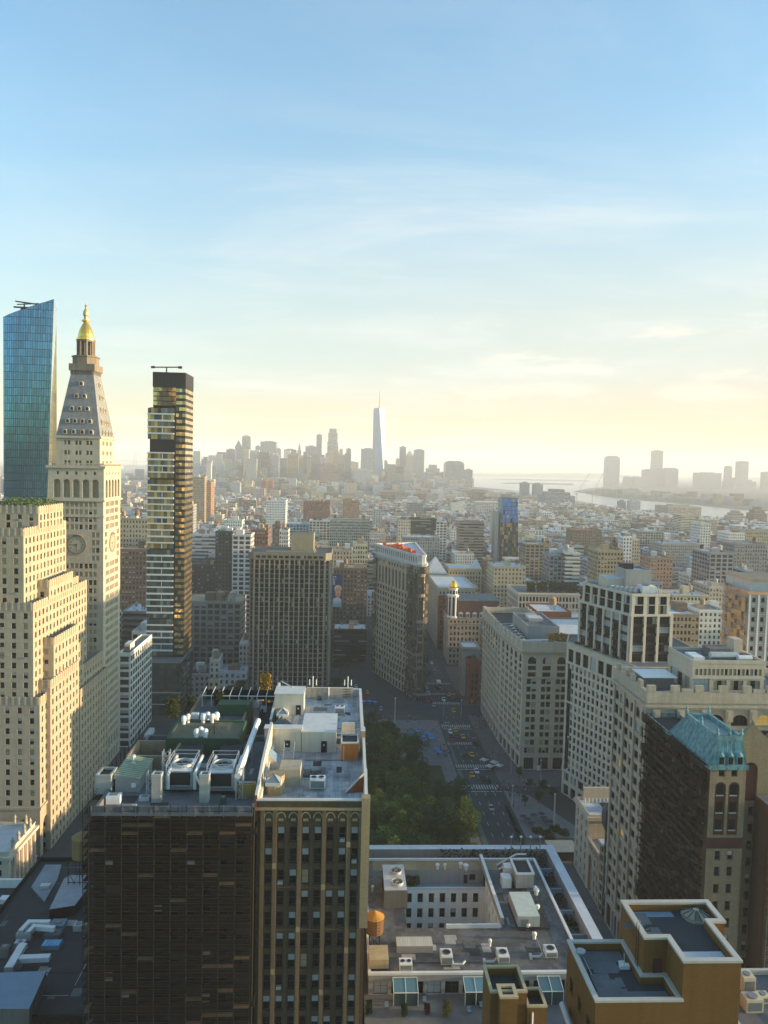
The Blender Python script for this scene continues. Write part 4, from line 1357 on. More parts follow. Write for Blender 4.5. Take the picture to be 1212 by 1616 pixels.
# ---- white stone apartment house with dark window bays
F_ = (94.8, 316.6); dB = (sin(BW), -cos(BW))
def wpt(t, off=0.0, base=F_):
    return (base[0]+dB[0]*t + cos(BW)*off, base[1]+dB[1]*t + sin(BW)*off)
lowp = ccw([wpt(0), wpt(46), (146, wpt(46)[1]), (146, 330), (99.5, 330)])
B = Bld('white_building', 'white stone apartment house with tall dark window bays and stepped roof terraces', 'building', (110, 300, 0), WHITESTONE, ROOFWHITE, seed=7, mix=(0.70, 0.20, 0.0, 0.10, 0))
zl = 65.5
for i in range(len(lowp)):
    a, b = lowp[i], lowp[(i+1) % len(lowp)]; L = dist2(a, b)
    if abs(L-46) < 0.5 or (abs(a[1]-wpt(46)[1]) < 0.1 and abs(b[1]-wpt(46)[1]) < 0.1):
        B.facade(a, b, 0, 6, 1, int(L/4.6), 3.4, 4.4, style='wide', sill=0.15)
        B.facade(a, b, 6, 10.5, 1, int(L/4.6), 3.4, 3.4, style='wide')
        B.facade(a, b, 10.5, 57.5, 14, int(L/2.75), 1.55, 2.3, style='sash')
        B.facade(a, b, 57.5, 64, 1, int(L/4.6), 3.5, 5.4, style='wide')
        B.plain(a, b, 64, zl+0.8)
        if abs(L-46) < 0.5:                          # corner strip of tall dark glass
            for (s, e2) in ((12, 25), (26, 40), (41, 55)):
                p_, q_ = on(a, b, 0.035), on(a, b, 0.085)
                if a[1] < b[1]: p_, q_ = on(a, b, 0.915), on(a, b, 0.965)
                ux_ = (q_[0]-p_[0], q_[1]-p_[1]); l_ = dist2(p_, q_); nx_, ny_ = ux_[1]/l_, -ux_[0]/l_
                dd = 0.06
                B.trim.prism([(p_[0]+nx_*dd, p_[1]+ny_*dd), (q_[0]+nx_*dd, q_[1]+ny_*dd), (q_[0], q_[1]), (p_[0], p_[1])], s, e2, GLASS)
    else:
        B.plain(a, b, 0, zl+0.8)
ring(B.trim, lowp, 10.2, 10.8, 0.3, WHITESTONE); ring(B.trim, lowp, 57.2, 57.7, 0.25, WHITESTONE)
ring(B.trim, lowp, zl-0.5, zl+0.2, 0.25, WHITESTONE); ring(B.trim, lowp, zl+0.2, zl+0.8, 0.0, WHITESTONE, -0.4, True)
B.roof.face([(p[0], p[1], zl) for p in lowp], ROOFGREY)
upp = ccw([wpt(3, 3.5), wpt(35, 3.5), (wpt(35, 3.5)[0]+17, wpt(35, 3.5)[1]+1.0), (128, 322), (103, 322)])
zu1, zu2 = 84.0, 92.0
def tall(poly, za, zb_, bay, ww, wh_rows, **k):
    for i in range(len(poly)):
        a, b = poly[i], poly[(i+1) % len(poly)]; L = dist2(a, b)
        cx_, cy_ = (a[0]+b[0])/2, (a[1]+b[1])/2
        ux_, uy_ = (b[0]-a[0])/L, (b[1]-a[1])/L
        if (uy_*(-cx_) + (-ux_)*(-cy_)) > 0:
            B.facade(a, b, za, zb_, wh_rows, max(1, int(round(L/bay))), ww, 99, style='wide', **k)
        else:
            B.plain(a, b, za, zb_)
tall(upp, zl, zu1-0.6, 5.4, 4.2, 5, sill=0.2, deep=0.6, mix=(0.72, 0.2, 0.0, 0.08, 0))
for i in range(len(upp)):
    a, b = upp[i], upp[(i+1) % len(upp)]
    B.plain(a, b, zu1-0.6, zu1+0.2)
ring(B.trim, upp, zu1-0.5, zu1+0.2, 0.2, WHITESTONE)
# vertical piers over the spandrels so the bays read as tall strips
for i in range(len(upp)):
    a, b = Vector(upp[i]), Vector(upp[(i+1) % len(upp)]); L = (b-a).length; e = (b-a)/L; nn = Vector((e.y, -e.x))
    k = max(1, int(round(L/5.4))); cw = (L-1.2)/k
    for j in range(k+1):
        q = a+e*(0.6+cw*j)+nn*0.17
        B.trim.obox((q.x, q.y), atan2(e.y, e.x), 0.95, 0.33, zl, zu1-0.5, WHITESTONE)
    for j in range(k):
        for r in range(1, 5):
            z = zl+(zu1-0.6-zl)*r/5
            q = a+e*(0.6+cw*(j+0.5))+nn*0.03
            B.trim.obox((q.x, q.y), atan2(e.y, e.x), cw-0.96, 0.05, z-0.55, z+0.6, BLACKMETAL)
inn_ = offset(upp, -0.4)
B.roof.face([(p[0], p[1], zu1) for p in upp], ROOFWHITE)
up2 = offset(upp, -1.0); up2 = [(x, y if y > 300 else y) for x, y in up2]
tall(up2, zu1, zu1+3.6, 5.4, 3.6, 1, sill=0.3); 
up3 = offset(upp, -1.1)
tall(up3, zu1+3.6, zu2-1.0, 5.4, 3.6, 1, sill=0.3)
for poly in (up3,):
    ring(B.trim, poly, zu2-1.0, zu2, 0.15, WHITESTONE, -0.4, True)
B.roof.face([(p[0], p[1], zu2-0.9) for p in up3], ROOFGREY)
B.finish()
mb = MB()
c0 = P(912+70, 910, 300)
zz0 = zu2-0.85
mb.box(106.5, 113.0, 303, 314, zz0, zz0+4.2, WHITESTONE, ROOFWHITE)
mb.box(113.0, 123.5, 300, 313, zz0, zz0+7.5, CONC, GALV)
ring(mb, rect(113.0, 123.5, 300, 313), zz0+7.5, zz0+8.3, 0.0, CONC, -0.3, True)
mb.box(114, 119, 308, 312, zz0+7.6, zz0+9.8, BLACKMETAL)
mb.build('penthouse', B.root, B.base)
mb = MB()
for k in range(6):
    x, y = 107.5+k*1.6, 300.0-k*1.0
    mb.obox((x, y), -0.7, 1.7, 2.6, zz0, zz0+1.3, GALV); mb.lathe((x, y), [(0.7, zz0+1.3), (0.9, zz0+1.7), (0.0, zz0+2.0)], WHITEMETAL, 10)
mb.box(116.8, 122.5, 292, 298, zz0, zz0+2.8, WHITEMETAL); mb.cyl((119.6, 295), 1.8, zz0+2.8, zz0+3.3, STEEL, 12)
for k in range(3): mb.tube((121+k*0.7, 288, zz0), (121+k*0.7, 288, zz0+2.2), 0.25, GALV, 8)
mb.build('roof_plant', B.root, B.base)
def shrubs(name, label, cat, boxes, n, col, parent=None, seed=1, size=0.35, kind=None, group=None):
    mb = MB(); r = random.Random(seed)
    for (x0, x1, y0, y1, z0, z1) in boxes:
        for i in range(n):
            u = r.random()
            x, y, z = x0+(x1-x0)*r.random(), y0+(y1-y0)*r.random(), z0+(z1-z0)*(u**0.8)
            s = size*(0.6+0.8*r.random()); a = r.random()*6.28; g_ = 0.5+r.random()
            mb.face([(x-s*cos(a), y-s*sin(a), z), (x+s*cos(a), y+s*sin(a), z+0.1), (x+s*0.5*sin(a), y-s*0.5*cos(a), z+s)], LEAF1, None, tuple(c*g_ for c in col))
            mb.face([(x-s*sin(a), y+s*cos(a), z), (x+s*sin(a), y-s*cos(a), z+0.2), (x, y, z+s*1.1)], LEAF1, None, tuple(c*g_*0.8 for c in col))
    if parent is not None:
        o = mb.build(name, parent[0], parent[1]); return o
    o = thing(name, label, cat, mb, group)
    if kind: o['kind'] = kind
    return o
shrubs('terrace_planting', 'low shrubs along the lowest roof terrace of the white apartment house', 'plants',
       [(wpt(t, 1.2)[0]-1.0, wpt(t, 1.2)[0]+1.0, wpt(t, 1.2)[1]-1, wpt(t, 1.2)[1]+1, zl, zl+1.2) for t in (6, 12, 18, 24, 30)], 60, (0.04, 0.06, 0.025), seed=4)
reserve(90, 150, 268, 334)

# ---- big grey terracotta building with battlements, in front of the white one
GX, GYn = 82.0, 198.0
gz = 80.5
B = Bld('ornate_building', 'massive grey terracotta office building with a battlemented parapet and arched upper windows', 'building', (100, GYn, 0), TERRA, ROOFGREY, seed=8, mix=(0.76, 0.10, 0.02, 0.10, 0.02))
gp = rect(GX, 140, GYn, 223.5)
# side to the avenue
a, b = gp[3], gp[0]
nrow = 17; fl_ = 3.75; zt = 66.0
B.facade(a, b, 0, 9, 1, 5, 3.6, 7.0, style='wide', sill=0.1)
B.facade(a, b, 9, zt, 15, 3, 2.9, 2.35, style='wide', group=2, gap=1.2, margin=0.5)
B.facade(a, b, zt, 74.5, 2, 3, 2.9, 2.8, style='wide', group=2, gap=1.2, arch=(1,), margin=0.5)
B.plain(a, b, 74.5, gz-1.5)
a, b = gp[0], gp[1]
B.facade(a, b, 0, 9, 1, 8, 5.0, 7.0, style='wide', sill=0.1)
B.facade(a, b, 9, zt, 15, 8, 4.7, 2.3, style='wide', margin=2.2)
B.facade(a, b, zt, 74.5, 2, 8, 4.7, 3.1, style='wide', arch=(1,), margin=2.2, mix=(0.62, 0.05, 0.25, 0.08, 0))
B.plain(a, b, 74.5, gz-1.5)
B.plain(gp[1], gp[2], 0, gz-1.5); B.plain(gp[2], gp[3], 0, gz-1.5)
for z, o, h in ((9, 0.35, 0.5), (46, 0.3, 0.6), (66, 0.35, 0.5), (75.2, 0.5, 0.6), (75.8, 0.9, 0.5)):
    ring(B.trim, gp, z, z+h, o, TERRA)
for x in [GX+2.2+(58-4.4)*i/8 for i in range(9)]:
    B.trim.box(x-0.75, x+0.75, GYn-0.45, GYn-0.004, 9.5, 75.2, TERRA)
    B.trim.box(x-1.0, x+1.0, GYn-1.0, GYn-0.46, 72.0, 75.2, TERRA); B.trim.box(x-0.5, x+0.5, GYn-1.15, GYn-1.01, 72.6, 74.8, TERRA)
for y in [GYn+0.6, GYn+8.5, GYn+16.5, GYn+24.6]:
    B.trim.box(GX-0.45, GX-0.004, y-0.55, y+0.55, 9.5, 75.2, TERRA)
ring(B.trim, gp, gz-3.6, gz-0.6, 0.35, TERRA, -0.7, True)
x = GX-0.35
k = 0
while x < 140:
    w = 2.3; mer = 1.2
    B.trim.box(x, x+w, GYn-0.45, GYn+0.5, gz-0.6, gz+mer, TERRA)
    if k % 3 == 1:
        B.trim.box(x+w+0.6, x+w+3.7, GYn-0.42, GYn+0.45, gz-0.6, gz+0.35, TERRA)
    x += 6.6; k += 1
for y in (GYn+5.5, GYn+11, GYn+16.5, GYn+22.5):
    B.trim.box(GX-0.45, GX+0.5, y-1.0, y+1.0, gz-0.6, gz+1.2, TERRA)
B.roof.face([(p[0], p[1], gz-2.8) for p in gp], ROOFGREY)
B.finish()
reserve(80, 142, 196, 225)
mb = MB()                                            # rooftop pavilion
zr_ = gz-2.75; ph = rect(96.5, 117.0, 203.5, 219); zt_ = zr_+8.6
pv = Bld('roof_pavilion', 'cream rooftop pavilion with a row of small panels, standing behind the battlemented parapet', 'pavilion', (106, 204, zr_), CREAM, ROOFWHITE, seed=9)
pv.facade(ph[3], ph[0], zr_, zt_-4, 1, 3, 3.0, 4.6, style='wide'); pv.plain(ph[3], ph[0], zt_-4, zt_)
pv.facade(ph[0], (101.5, 203.5), zr_, zt_-4, 1, 1, 5.0, 5.6, style='wide', margin=0.4)
pv.facade((101.5, 203.5), (117.0, 203.5), zr_, zt_-4, 1, 3, 3.8, 2.8, style='wide', sill=0.6, mix=(0.2, 0, 0, 0.8, 0))
pv.facade(ph[0], ph[1], zt_-4, zt_, 1, 16, 0.85, 1.8, style='plain', margin=0.6, mix=(0.35, 0, 0, 0.65, 0))
pv.plain(ph[1], ph[2], zr_, zt_); pv.plain(ph[2], ph[3], zr_, zt_)
ring(pv.trim, ph, zt_-4.3, zt_-3.9, 0.2, CREAM); ring(pv.trim, ph, zt_, zt_+0.9, 0.15, CREAM, -0.4, True)
pv.roof.face([(p[0], p[1], zt_+0.1) for p in ph], ROOFGREY)
pv.trim.box(98, 101, 206, 212, zt_+0.1, zt_+1.2, WHITEMETAL); pv.trim.tube((104, 209, zt_+1), (112, 209, zt_+1), 1.0, GALV, 10); pv.trim.box(105, 111, 211, 216, zt_+0.1, zt_+2.4, DARKCONC)
pv.trim.tube((111, 207, zt_+0.8), (115, 207, zt_+0.8), 0.8, WHITEMETAL, 10); pv.trim.box(113.5, 116, 214, 218, zt_+0.1, zt_+4.5, CREAM)
pv.finish()
mb = MB(); mb.box(84.5, 93, 207, 214, zr_, zr_+3.6, DARKCONC, WHITEMETAL); mb.box(83.8, 93.6, 206.2, 214.8, zr_+3.6, zr_+3.9, WHITEMETAL)
thing('roof_canopy', 'low dark-walled roof bar with a pale flat top beside the rooftop pavilion', 'pavilion', mb)
for k, (x, y) in enumerate(((86, 201.5), (90, 203), (92.5, 201.3))):
    mb = MB(); mb.box(x-0.9, x+0.9, y-0.5, y+0.5, zr_, zr_+0.8, WHITEMETAL)
    thing('roof_sofa', 'white outdoor seat on the terrace beside the rooftop pavilion', 'seat', mb, 'white seats on the battlemented roof')

# ---- green copper roof house with its netted side
PX0, PX1, PY0, PY1 = 82.0, 90.2, 162.0, 197.4
zc_ = 73.4
B = Bld('copper_roof_building', 'tan brick building crowned by a steep turquoise copper mansard roof', 'building', (87, PY0, 0), TANBRICK, PATINA, seed=10, mix=(0.85, 0.15, 0, 0, 0))
pp = rect(PX0, PX1, PY0, PY1)
B.facade(pp[0], pp[1], 0, 52, 13, 2, 1.3, 2.2, style='sash', margin=1.2)
B.facade(pp[0], pp[1], 52, 55, 1, 2, 1.3, 2.2, style='sash', margin=1.2)
B.plain(pp[0], pp[1], 55, 57.5, stone('maroon_band', (0.085, 0.03, 0.024), vary=0.2))
B.facade(pp[0], pp[1], 57.5, 71.5, 1, 2, 2.5, 12.2, style='plain', arch=(0,), margin=1.0, deep=0.5, mix=(0, 0, 0, 0, 0))
for xx in (PX0+1.0+(8.2-2)*0.25, PX0+1.0+(8.2-2)*0.75):
    B.trim.box(xx-1.2, xx+1.2, PY0+0.3, PY0+0.45, 57.8, 71.2, _mc['maroon_band'])
    for zz_ in (59.3, 63.3, 67.3):
        B.trim.box(xx-0.7, xx+0.7, PY0+0.2, PY0+0.28, zz_, zz_+2.3, GLASS); B.trim.box(xx-0.85, xx+0.85, PY0+0.12, PY0+0.29, zz_-0.3, zz_-0.05, FRAMEW)
B.facade(pp[0], pp[1], 71.5, zc_, 1, 2, 1.4, 2.6, style='plain', margin=1.2)
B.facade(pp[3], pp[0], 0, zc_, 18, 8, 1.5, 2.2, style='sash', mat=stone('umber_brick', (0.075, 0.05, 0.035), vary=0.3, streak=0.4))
B.plain(pp[1], pp[2], 0, zc_); B.plain(pp[2], pp[3], 0, zc_)
ring(B.trim, pp, zc_-0.2, zc_+0.7, 0.4, PATINA)
rm_ = MB(); top = [(PX0+2.6, PY0+2.2), (PX1-2.6, PY0+2.2), (PX1-2.6, PY1-8), (PX0+2.6, PY1-8)]
pp = rect(PX0, PX1, PY0, 184.0)
top = [(PX0+2.0, PY0+1.5), (PX1-0.7, PY0+1.5), (PX1-0.7, 179.0), (PX0+2.0, 179.0)]
zt_ = zc_+6.4
B.roof.face([(PX0, 183.9, zc_-0.3), (PX1, 183.9, zc_-0.3), (PX1, PY1, zc_-0.3), (PX0, PY1, zc_-0.3)], ROOFDARK)
for i in range(4):
    a, b, c, d = pp[i], pp[(i+1) % 4], top[(i+1) % 4], top[i]
    n_ = max(3, int(dist2(a, b)/1.1))
    for k in range(n_):                              # standing seams as real ridges
        t0, t1 = k/n_, (k+1)/n_
        p0, p1, q0, q1 = on(a, b, t0), on(a, b, t1-0.1/n_*2), on(d, c, t0), on(d, c, t1-0.1/n_*2)
        rm_.face([(p0[0], p0[1], zc_+0.7), (p1[0], p1[1], zc_+0.7), (q1[0], q1[1], zt_), (q0[0], q0[1], zt_)], PATINA)
    rm_.face([(a[0], a[1], zc_+0.68), (b[0], b[1], zc_+0.68), (c[0], c[1], zt_-0.02), (d[0], d[1], zt_-0.02)], PATINA)
for i in range(4):
    a, b = Vector(pp[i]), Vector(pp[(i+1) % 4]); c, d = Vector(top[(i+1) % 4]), Vector(top[i])
    n_ = max(3, int((b-a).length/1.1))
    for k in range(n_+1):
        t = k/n_; p_ = a.lerp(b, t); q_ = d.lerp(c, t)
        rm_.tube((p_.x, p_.y, zc_+0.7), (q_.x, q_.y, zt_), 0.09, PATINA, 4)
rm_.face([(p[0], p[1], zt_-0.6) for p in top], stone('patina_top', (0.30, 0.37, 0.33), vary=0.4))
ring(rm_, top, zt_-0.5, zt_+0.6, 0.25, PATINA, -0.45, True)
for q in top + [(top[0][0], (top[0][1]+top[3][1])/2), ((top[0][0]+top[1][0])/2, top[0][1])]:
    rm_.lathe(q, [(0.3, zt_+0.6), (0.45, zt_+1.1), (0.2, zt_+1.5), (0.32, zt_+1.9), (0.0, zt_+2.4)], PATINA, 8)
o = B.part('mansard', rm_)
for xx in (PX0+2.4, PX0+4.5, PX0+6.6):
    d_ = MB(); d_.box(xx-0.8, xx+0.8, PY0-0.15, PY0+1.3, zc_+0.75, zc_+2.9, PATINA); d_.box(xx-0.55, xx+0.55, PY0-0.2, PY0-0.16, zc_+1.0, zc_+2.6, GLASS)
    d_.lathe((xx, PY0+0.4), [(0.9, zc_+2.9), (0.5, zc_+3.3), (0, zc_+3.5)], PATINA, 8)
    B.part('dormer', d_)
B.finish()
scaffold('scaffold', 'tall dark-netted scaffold along the side of the copper-roofed building', [(PX0, PY1), (PX0, PY0+0.5)], 0, 74, NETTING, net=0.22, plank=SHADEPLANK, tube=BLACKMETAL)
reserve(80, 96, 160, 199)
# gabled tan tower beside it, with a scaffold on its flank
B = Bld('gabled_tower', 'narrow tan tower with a pointed gable and brown arched panel beside the copper roof', 'tower', (97, 168, 0), TANBRICK, ROOFGREY, seed=11)
qp = rect(90.6, 103.3, 166, 171.5)
zg = 77.6
B.facade(qp[0], qp[1], 0, 64, 16, 2, 1.3, 2.2, style='sash'); B.facade(qp[0], (96.3, 166), 64, zg-4, 1, 1, 3.4, 10.5, style='plain', arch=(0,), deep=0.4, margin=0.8, mix=(0, 0, 0, 0, 0))
B.trim.box(91.8, 95.2, 166.25, 166.38, 64.5, zg-5, _mc['maroon_band'])
B.plain((96.3, 166), qp[1], 64, zg-4); B.plain(qp[0], qp[1], zg-4, zg)
B.plain(qp[1], qp[2], 0, zg); B.plain(qp[2], qp[3], 0, zg); B.plain(qp[3], qp[0], 0, zg)
B.roof.face([(p[0], p[1], zg-0.02) for p in qp], ROOFGREY)
for (g0, g1) in ((90.6, 96.9), (96.9, 103.3)):
    m_ = (g0+g1)/2
    B.trim.prism([(0, 0)]*0, 0, 0, TANBRICK) if False else None
    f0 = [(g0, 166, zg), (g1, 166, zg), (g1, 166, zg+1.2), (m_, 166, zg+4.6), (g0, 166, zg+1.2)]
    f1 = [(x, 167.2, z) for x, y, z in f0]
    B.trim.face(f0, TANBRICK); B.trim.face(list(reversed(f1)), TANBRICK)
    for k in range(5):
        B.trim.face([f0[(k+1) % 5], f0[k], f1[k], f1[(k+1) % 5]], TANBRICK)
    B.trim.lathe((m_, 166.6), [(0.35, zg+4.4), (0.4, zg+4.9), (0, zg+5.5)], TANBRICK, 6)
B.finish()
reserve(93, 108, 164, 192)
scaffold('scaffold', 'rust-brown scaffold at the right edge beside the gabled tower', [(94.0, 158.5), (109, 158.5)], 0, 68, BRONZENET, net=0.55)
mbx = MB(); mbx.box(94.4, 109, 159.0, 165.2, 0, 66, stone('umber_brick', (0.10, 0.065, 0.045), vary=0.3, streak=0.3), ROOFGREY)
thing('brown_house', 'dark brown house wrapped by the rust-brown scaffold at the right edge', 'building', mbx)
reserve(96, 114, 156, 166)

# ---- the small old houses along the avenue
B = Bld('small_building', 'small cream building with a white roof and blank side wall, last before the open plaza', 'building', (88, 241, 0), CREAM, ROOFWHITE, seed=12, mix=(1, 0, 0, 0, 0))
sp = rect(82.2, 96, 242, 256.5)
B.tier(sp, 0, 25.0, {3: dict(rows=6, cols=3, ww=1.2, wh=2.2, bot=0.5, top=2.0)}, parapet=1.0)
ring(B.trim, sp, 23.2, 24.4, 0.7, CREAM)
mb = MB(); mb.box(84.5, 96, 255.2, 256.3, 24.0, 28.5, CREAM); mb.box(88, 93, 246, 250, 24.0, 25.6, GALV, BLACKMETAL)
for k in range(7): mb.tube((84.5+k*1.3, 253.5, 24.0), (84.5+k*1.3, 253.5, 25.6), 0.22, WHITEMETAL, 6)
B.part('roof_plant', mb); B.finish()
B = Bld('arched_house', 'narrow grey stone house with one tall arched bay beside the small cream building', 'building', (88, 234, 0), TERRA, ROOFGREY, seed=13, mix=(1, 0, 0, 0, 0))
sp = rect(82.3, 96, 230.5, 241.9)
B.facade((82.3, 241.9), (82.3, 237.0), 0, 14, 1, 1, 3.0, 12.5, style='wide', arch=(0,), sill=0.05, deep=0.8); B.facade((82.3, 237), (82.3, 230.5), 0, 14, 4, 2, 1.3, 2.2)
B.facade((82.3, 241.9), (82.3, 230.5), 14, 17, 1, 5, 1.2, 1.8); B.plain((82.3, 230.5), (96, 230.5), 0, 17)
ring(B.trim, sp, 17, 17.7, 0.5, TERRA, -0.4, True); B.roof.face([(p[0], p[1], 17.0) for p in sp], ROOFGREY); B.finish()
B = Bld('glass_front_house', 'slender house with a blue-green glass front, yellow trim and white flat roof', 'building', (88, 228, 0), TERRA, ROOFWHITE, seed=14, mix=(1, 0, 0, 0, 0))
sp = rect(82.1, 95, 227.0, 230.4)
B.facade((82.1, 230.4), (82.1, 227.0), 0, 22, 7, 1, 2.8, 2.8, style='wide', margin=0.1); B.plain((82.1, 227.0), (95, 227.0), 0, 22); B.plain((95, 230.4), (82.1, 230.4), 16, 22)
B.roof.prism(offset(sp, 0.5), 22, 22.6, ROOFWHITE); B.finish()
B = Bld('domed_house', 'narrow dark house with a bulging slate mansard between the glass front and the battlemented building', 'building', (88, 225, 0), DARKCONC, ROOFDARK, seed=15, mix=(1, 0, 0, 0, 0))
sp = rect(82.2, 95, 223.8, 226.9)
B.facade((82.2, 226.9), (82.2, 223.8), 0, 27, 8, 1, 2.0, 2.6, style='wide', margin=0.3); B.plain((95, 226.9), (82.2, 226.9), 16, 27)
dm = MB(); SL = stone('slate', (0.09, 0.095, 0.10), vary=0.3, streak=0.3)
prof = [(0.0, 27), (1.0, 29.5), (1.3, 32), (1.0, 34.5), (0.0, 36.0)]
for k in range(4):
    (o0, za), (o1, zb_) = prof[k], prof[k+1]
    sgn = 1 if k < 2 else -1
    dm.face([(82.2-o0, 226.9, za), (82.2-o0, 223.8, za), (82.2-o1, 223.8, zb_), (82.2-o1, 226.9, zb_)], SL)
    dm.face([(95, 226.9, za), (82.2-o0, 226.9, za), (82.2-o1, 226.9, zb_), (95, 226.9, zb_)], SL)
    dm.face([(82.2-o0, 223.8, za), (95, 223.8, za), (95, 223.8, zb_), (82.2-o1, 223.8, zb_)], SL)
dm.face([(82.2, 226.9, 36), (82.2, 223.8, 36), (95, 223.8, 36), (95, 226.9, 36)], SL)
dm.box(83.2, 85, 224.4, 226.2, 36, 38.5, TANBRICK)
B.part('mansard', dm); B.finish()
reserve(80, 98, 223, 258)

# ---- gold-domed corner building and neighbours beyond the crossing
SY = 528.0
sx0, sz = P(708, 975, SY); sx1, _ = P(788, 975, SY)
szt = P(750, 946, SY)[1]
B = Bld('cupola_building', 'grey stone corner building with a white turret, gilded dome and white dormers', 'building', ((sx0+sx1)/2, SY, 0), TERRA, ROOFGREY, seed=16, mix=(0.9, 0.1, 0, 0, 0))
cp = rect(sx0, sx1, SY, SY+26)
zcor = P(750, 975, SY)[1]
B.tier(cp, 0, zcor, {0: auto(sx1-sx0, zcor-1, 2.7, 3.9, 1.35, 2.4, top=1.0), 3: auto(26, zcor-1, 2.9, 3.9, 1.25, 2.2, top=1.0)}, parapet=0)
for z in (12, zcor-4.4, zcor-0.4):
    ring(B.trim, cp, z, z+0.5, 0.45, TERRA)
ms = MB(); MAR = stone('red_slate', (0.16, 0.075, 0.06), vary=0.25, streak=0.3)
ms.prism(offset(cp, -0.6), zcor, szt-1.2, MAR, MAR); ms.prism(offset(cp, -0.3), szt-1.2, szt, PATINA, ROOFGREY)
o = B.part('mansard', ms)
for k in range(6):
    x = sx0+8.6+k*4.9
    if x > sx1-1.5: break
    d_ = MB(); d_.box(x-1.3, x+1.3, SY-0.1, SY+1.0, zcor+0.2, zcor+3.0, WHITEMETAL); d_.prism([(x-1.5, SY-0.2), (x+1.5, SY-0.2), (x+1.5, SY+1.0), (x-1.5, SY+1.0)], zcor+3.0, zcor+3.4, WHITEMETAL)
    d_.face([(x-1.5, SY-0.2, zcor+3.4), (x+1.5, SY-0.2, zcor+3.4), (x, SY-0.2, zcor+4.3)], WHITEMETAL)
    for s in (-0.55, 0.55): d_.box(x+s-0.4, x+s+0.4, SY-0.16, SY-0.11, zcor+0.5, zcor+2.6, GLASS)
    B.part('dormer', d_)
tx, ty = sx0+3.2, SY+3.0
tu = MB(); zt0 = P(720, 929, SY)[1]-7.9; zt1 = P(720, 918, SY)[1]
tu.lathe((tx, ty), [(4.4, zcor-0.5), (4.4, zcor+0.5), (3.9, zcor+0.6), (3.9, zt0+2.2), (4.4, zt0+2.5), (4.4, zt0+3.0), (3.1, zt0+3.2), (3.1, zt0+7), (3.6, zt0+7.3), (3.6, zt0+7.8), (2.6, zt0+7.9)], WHITEMETAL, 8, phase=pi/8)
for k in range(8):
    t = k*pi/4
    for (r, a_, b_) in ((3.65, zcor+1.2, zt0+1.8), (2.9, zt0+3.8, zt0+6.4)):
        tu.obox((tx+r*cos(t), ty+r*sin(t)), t, 0.06, 1.5, a_, b_, GLASS)
B.part('turret', tu)
gd = MB(); z_ = zt0+7.9; gd.lathe((tx, ty), [(2.5, z_), (2.8, z_+1.2), (2.6, z_+2.8), (1.8, z_+4.3), (0.8, z_+5.2), (0.25, z_+5.5), (0.12, z_+6.5), (0.06, z_+13)], GOLD, 14)
B.part('gilded_dome', gd, smooth=True)
B.finish()
reserve(sx0-1, sx1+1, SY-1, SY+41)
# avenue-side row beyond the dome building (receding faces)
def simple(name, label, cat, x0, x1, y0, y1, z1, wall, roof, faces=(0, 3), bay=2.8, storey=3.8, ww=1.3, wh=2.2, style='sash', parapet=1.0, cornice=0.5, seed=1, mix=(0.85, 0.1, 0, 0.05, 0), cap=100, z0=0.0, extra=None, group=1):
    B = Bld(name, label, cat, ((x0+x1)/2, y0, z0), wall, roof, seed=seed, mix=mix)
    p = rect(x0, x1, y0, y1)
    sp = {}
    for f in faces:
        L = (x1-x0) if f in (0, 2) else (y1-y0)
        sp[f] = auto(L, z1-z0-2.2, bay, storey, ww, wh, style=style, top=2.2, group=group)
    B.tier(p, z0, z1, sp, parapet=parapet)
    if cornice:
        ring(B.trim, p, z1-1.7, z1-0.9, cornice, wall)
    if extra: extra(B)
    B.finish(cap)
    reserve(x0, x1, y0, y1)
    return B
def tank_mb(c, z, r=2.0, h=3.6, legs=2.6, mat=WOOD, roofm=GALV):
    mb = MB()
    for k in range(4):
        t = pi/4+k*pi/2
        mb.tube((c[0]+r*0.8*cos(t), c[1]+r*0.8*sin(t), z), (c[0]+r*0.8*cos(t), c[1]+r*0.8*sin(t), z+legs), 0.12, BLACKMETAL, 4)
    mb.tube((c[0]-r*0.57, c[1]-r*0.57, z+0.2), (c[0]+r*0.57, c[1]-r*0.57, z+legs-0.2), 0.07, BLACKMETAL, 4)
    mb.tube((c[0]+r*0.57, c[1]-r*0.57, z+0.2), (c[0]-r*0.57, c[1]-r*0.57, z+legs-0.2), 0.07, BLACKMETAL, 4)
    mb.cyl(c, r, z+legs, z+legs+h, mat, 14)
    for k in range(5):
        mb.lathe(c, [(r+0.03, z+legs+0.3+k*h/5), (r+0.03, z+legs+0.38+k*h/5)], BLACKMETAL, 14)
    mb.lathe(c, [(r+0.2, z+legs+h), (0.0, z+legs+h+1.3)], roofm, 14)
    return mb
def tank(label, c, z, r=2.0, h=3.6, legs=2.6, mat=WOOD, roofm=GALV, group=None):
    return thing('water_tank', label, 'water tank', tank_mb(c, z, r, h, legs, mat, roofm), group, origin=(c[0], c[1], z))
simple('avenue_building', 'long grey office block with a deep side wall beyond the gilded dome, facing the avenue', 'building', 70.5, 100, 575, 640, P(680, 925, 580)[1], TERRA, ROOFWHITE, seed=20)
simple('avenue_building', 'brown side-on block between the gilded-dome building and the long grey office block', 'building', 71, 96, 570, 574.5, P(698, 940, 572)[1], REDBRICK, ROOFGREY, faces=(0, 3), seed=21)
def pyr(B_, x0, x1, y0, y1, z0, z1, mat, name='hipped_roof'):
    m_ = MB(); cx_, cy_ = (x0+x1)/2, (y0+y1)/2
    q = rect(x0, x1, y0, y1)
    for i in range(4):
        a, b = q[i], q[(i+1) % 4]
        m_.face([(a[0], a[1], z0), (b[0], b[1], z0), (cx_, cy_, z1)], mat)
    B_.part(name, m_)
yy = 690.0
x0_, z_ = P(671, 905, yy); x1_, _ = P(707, 905, yy)
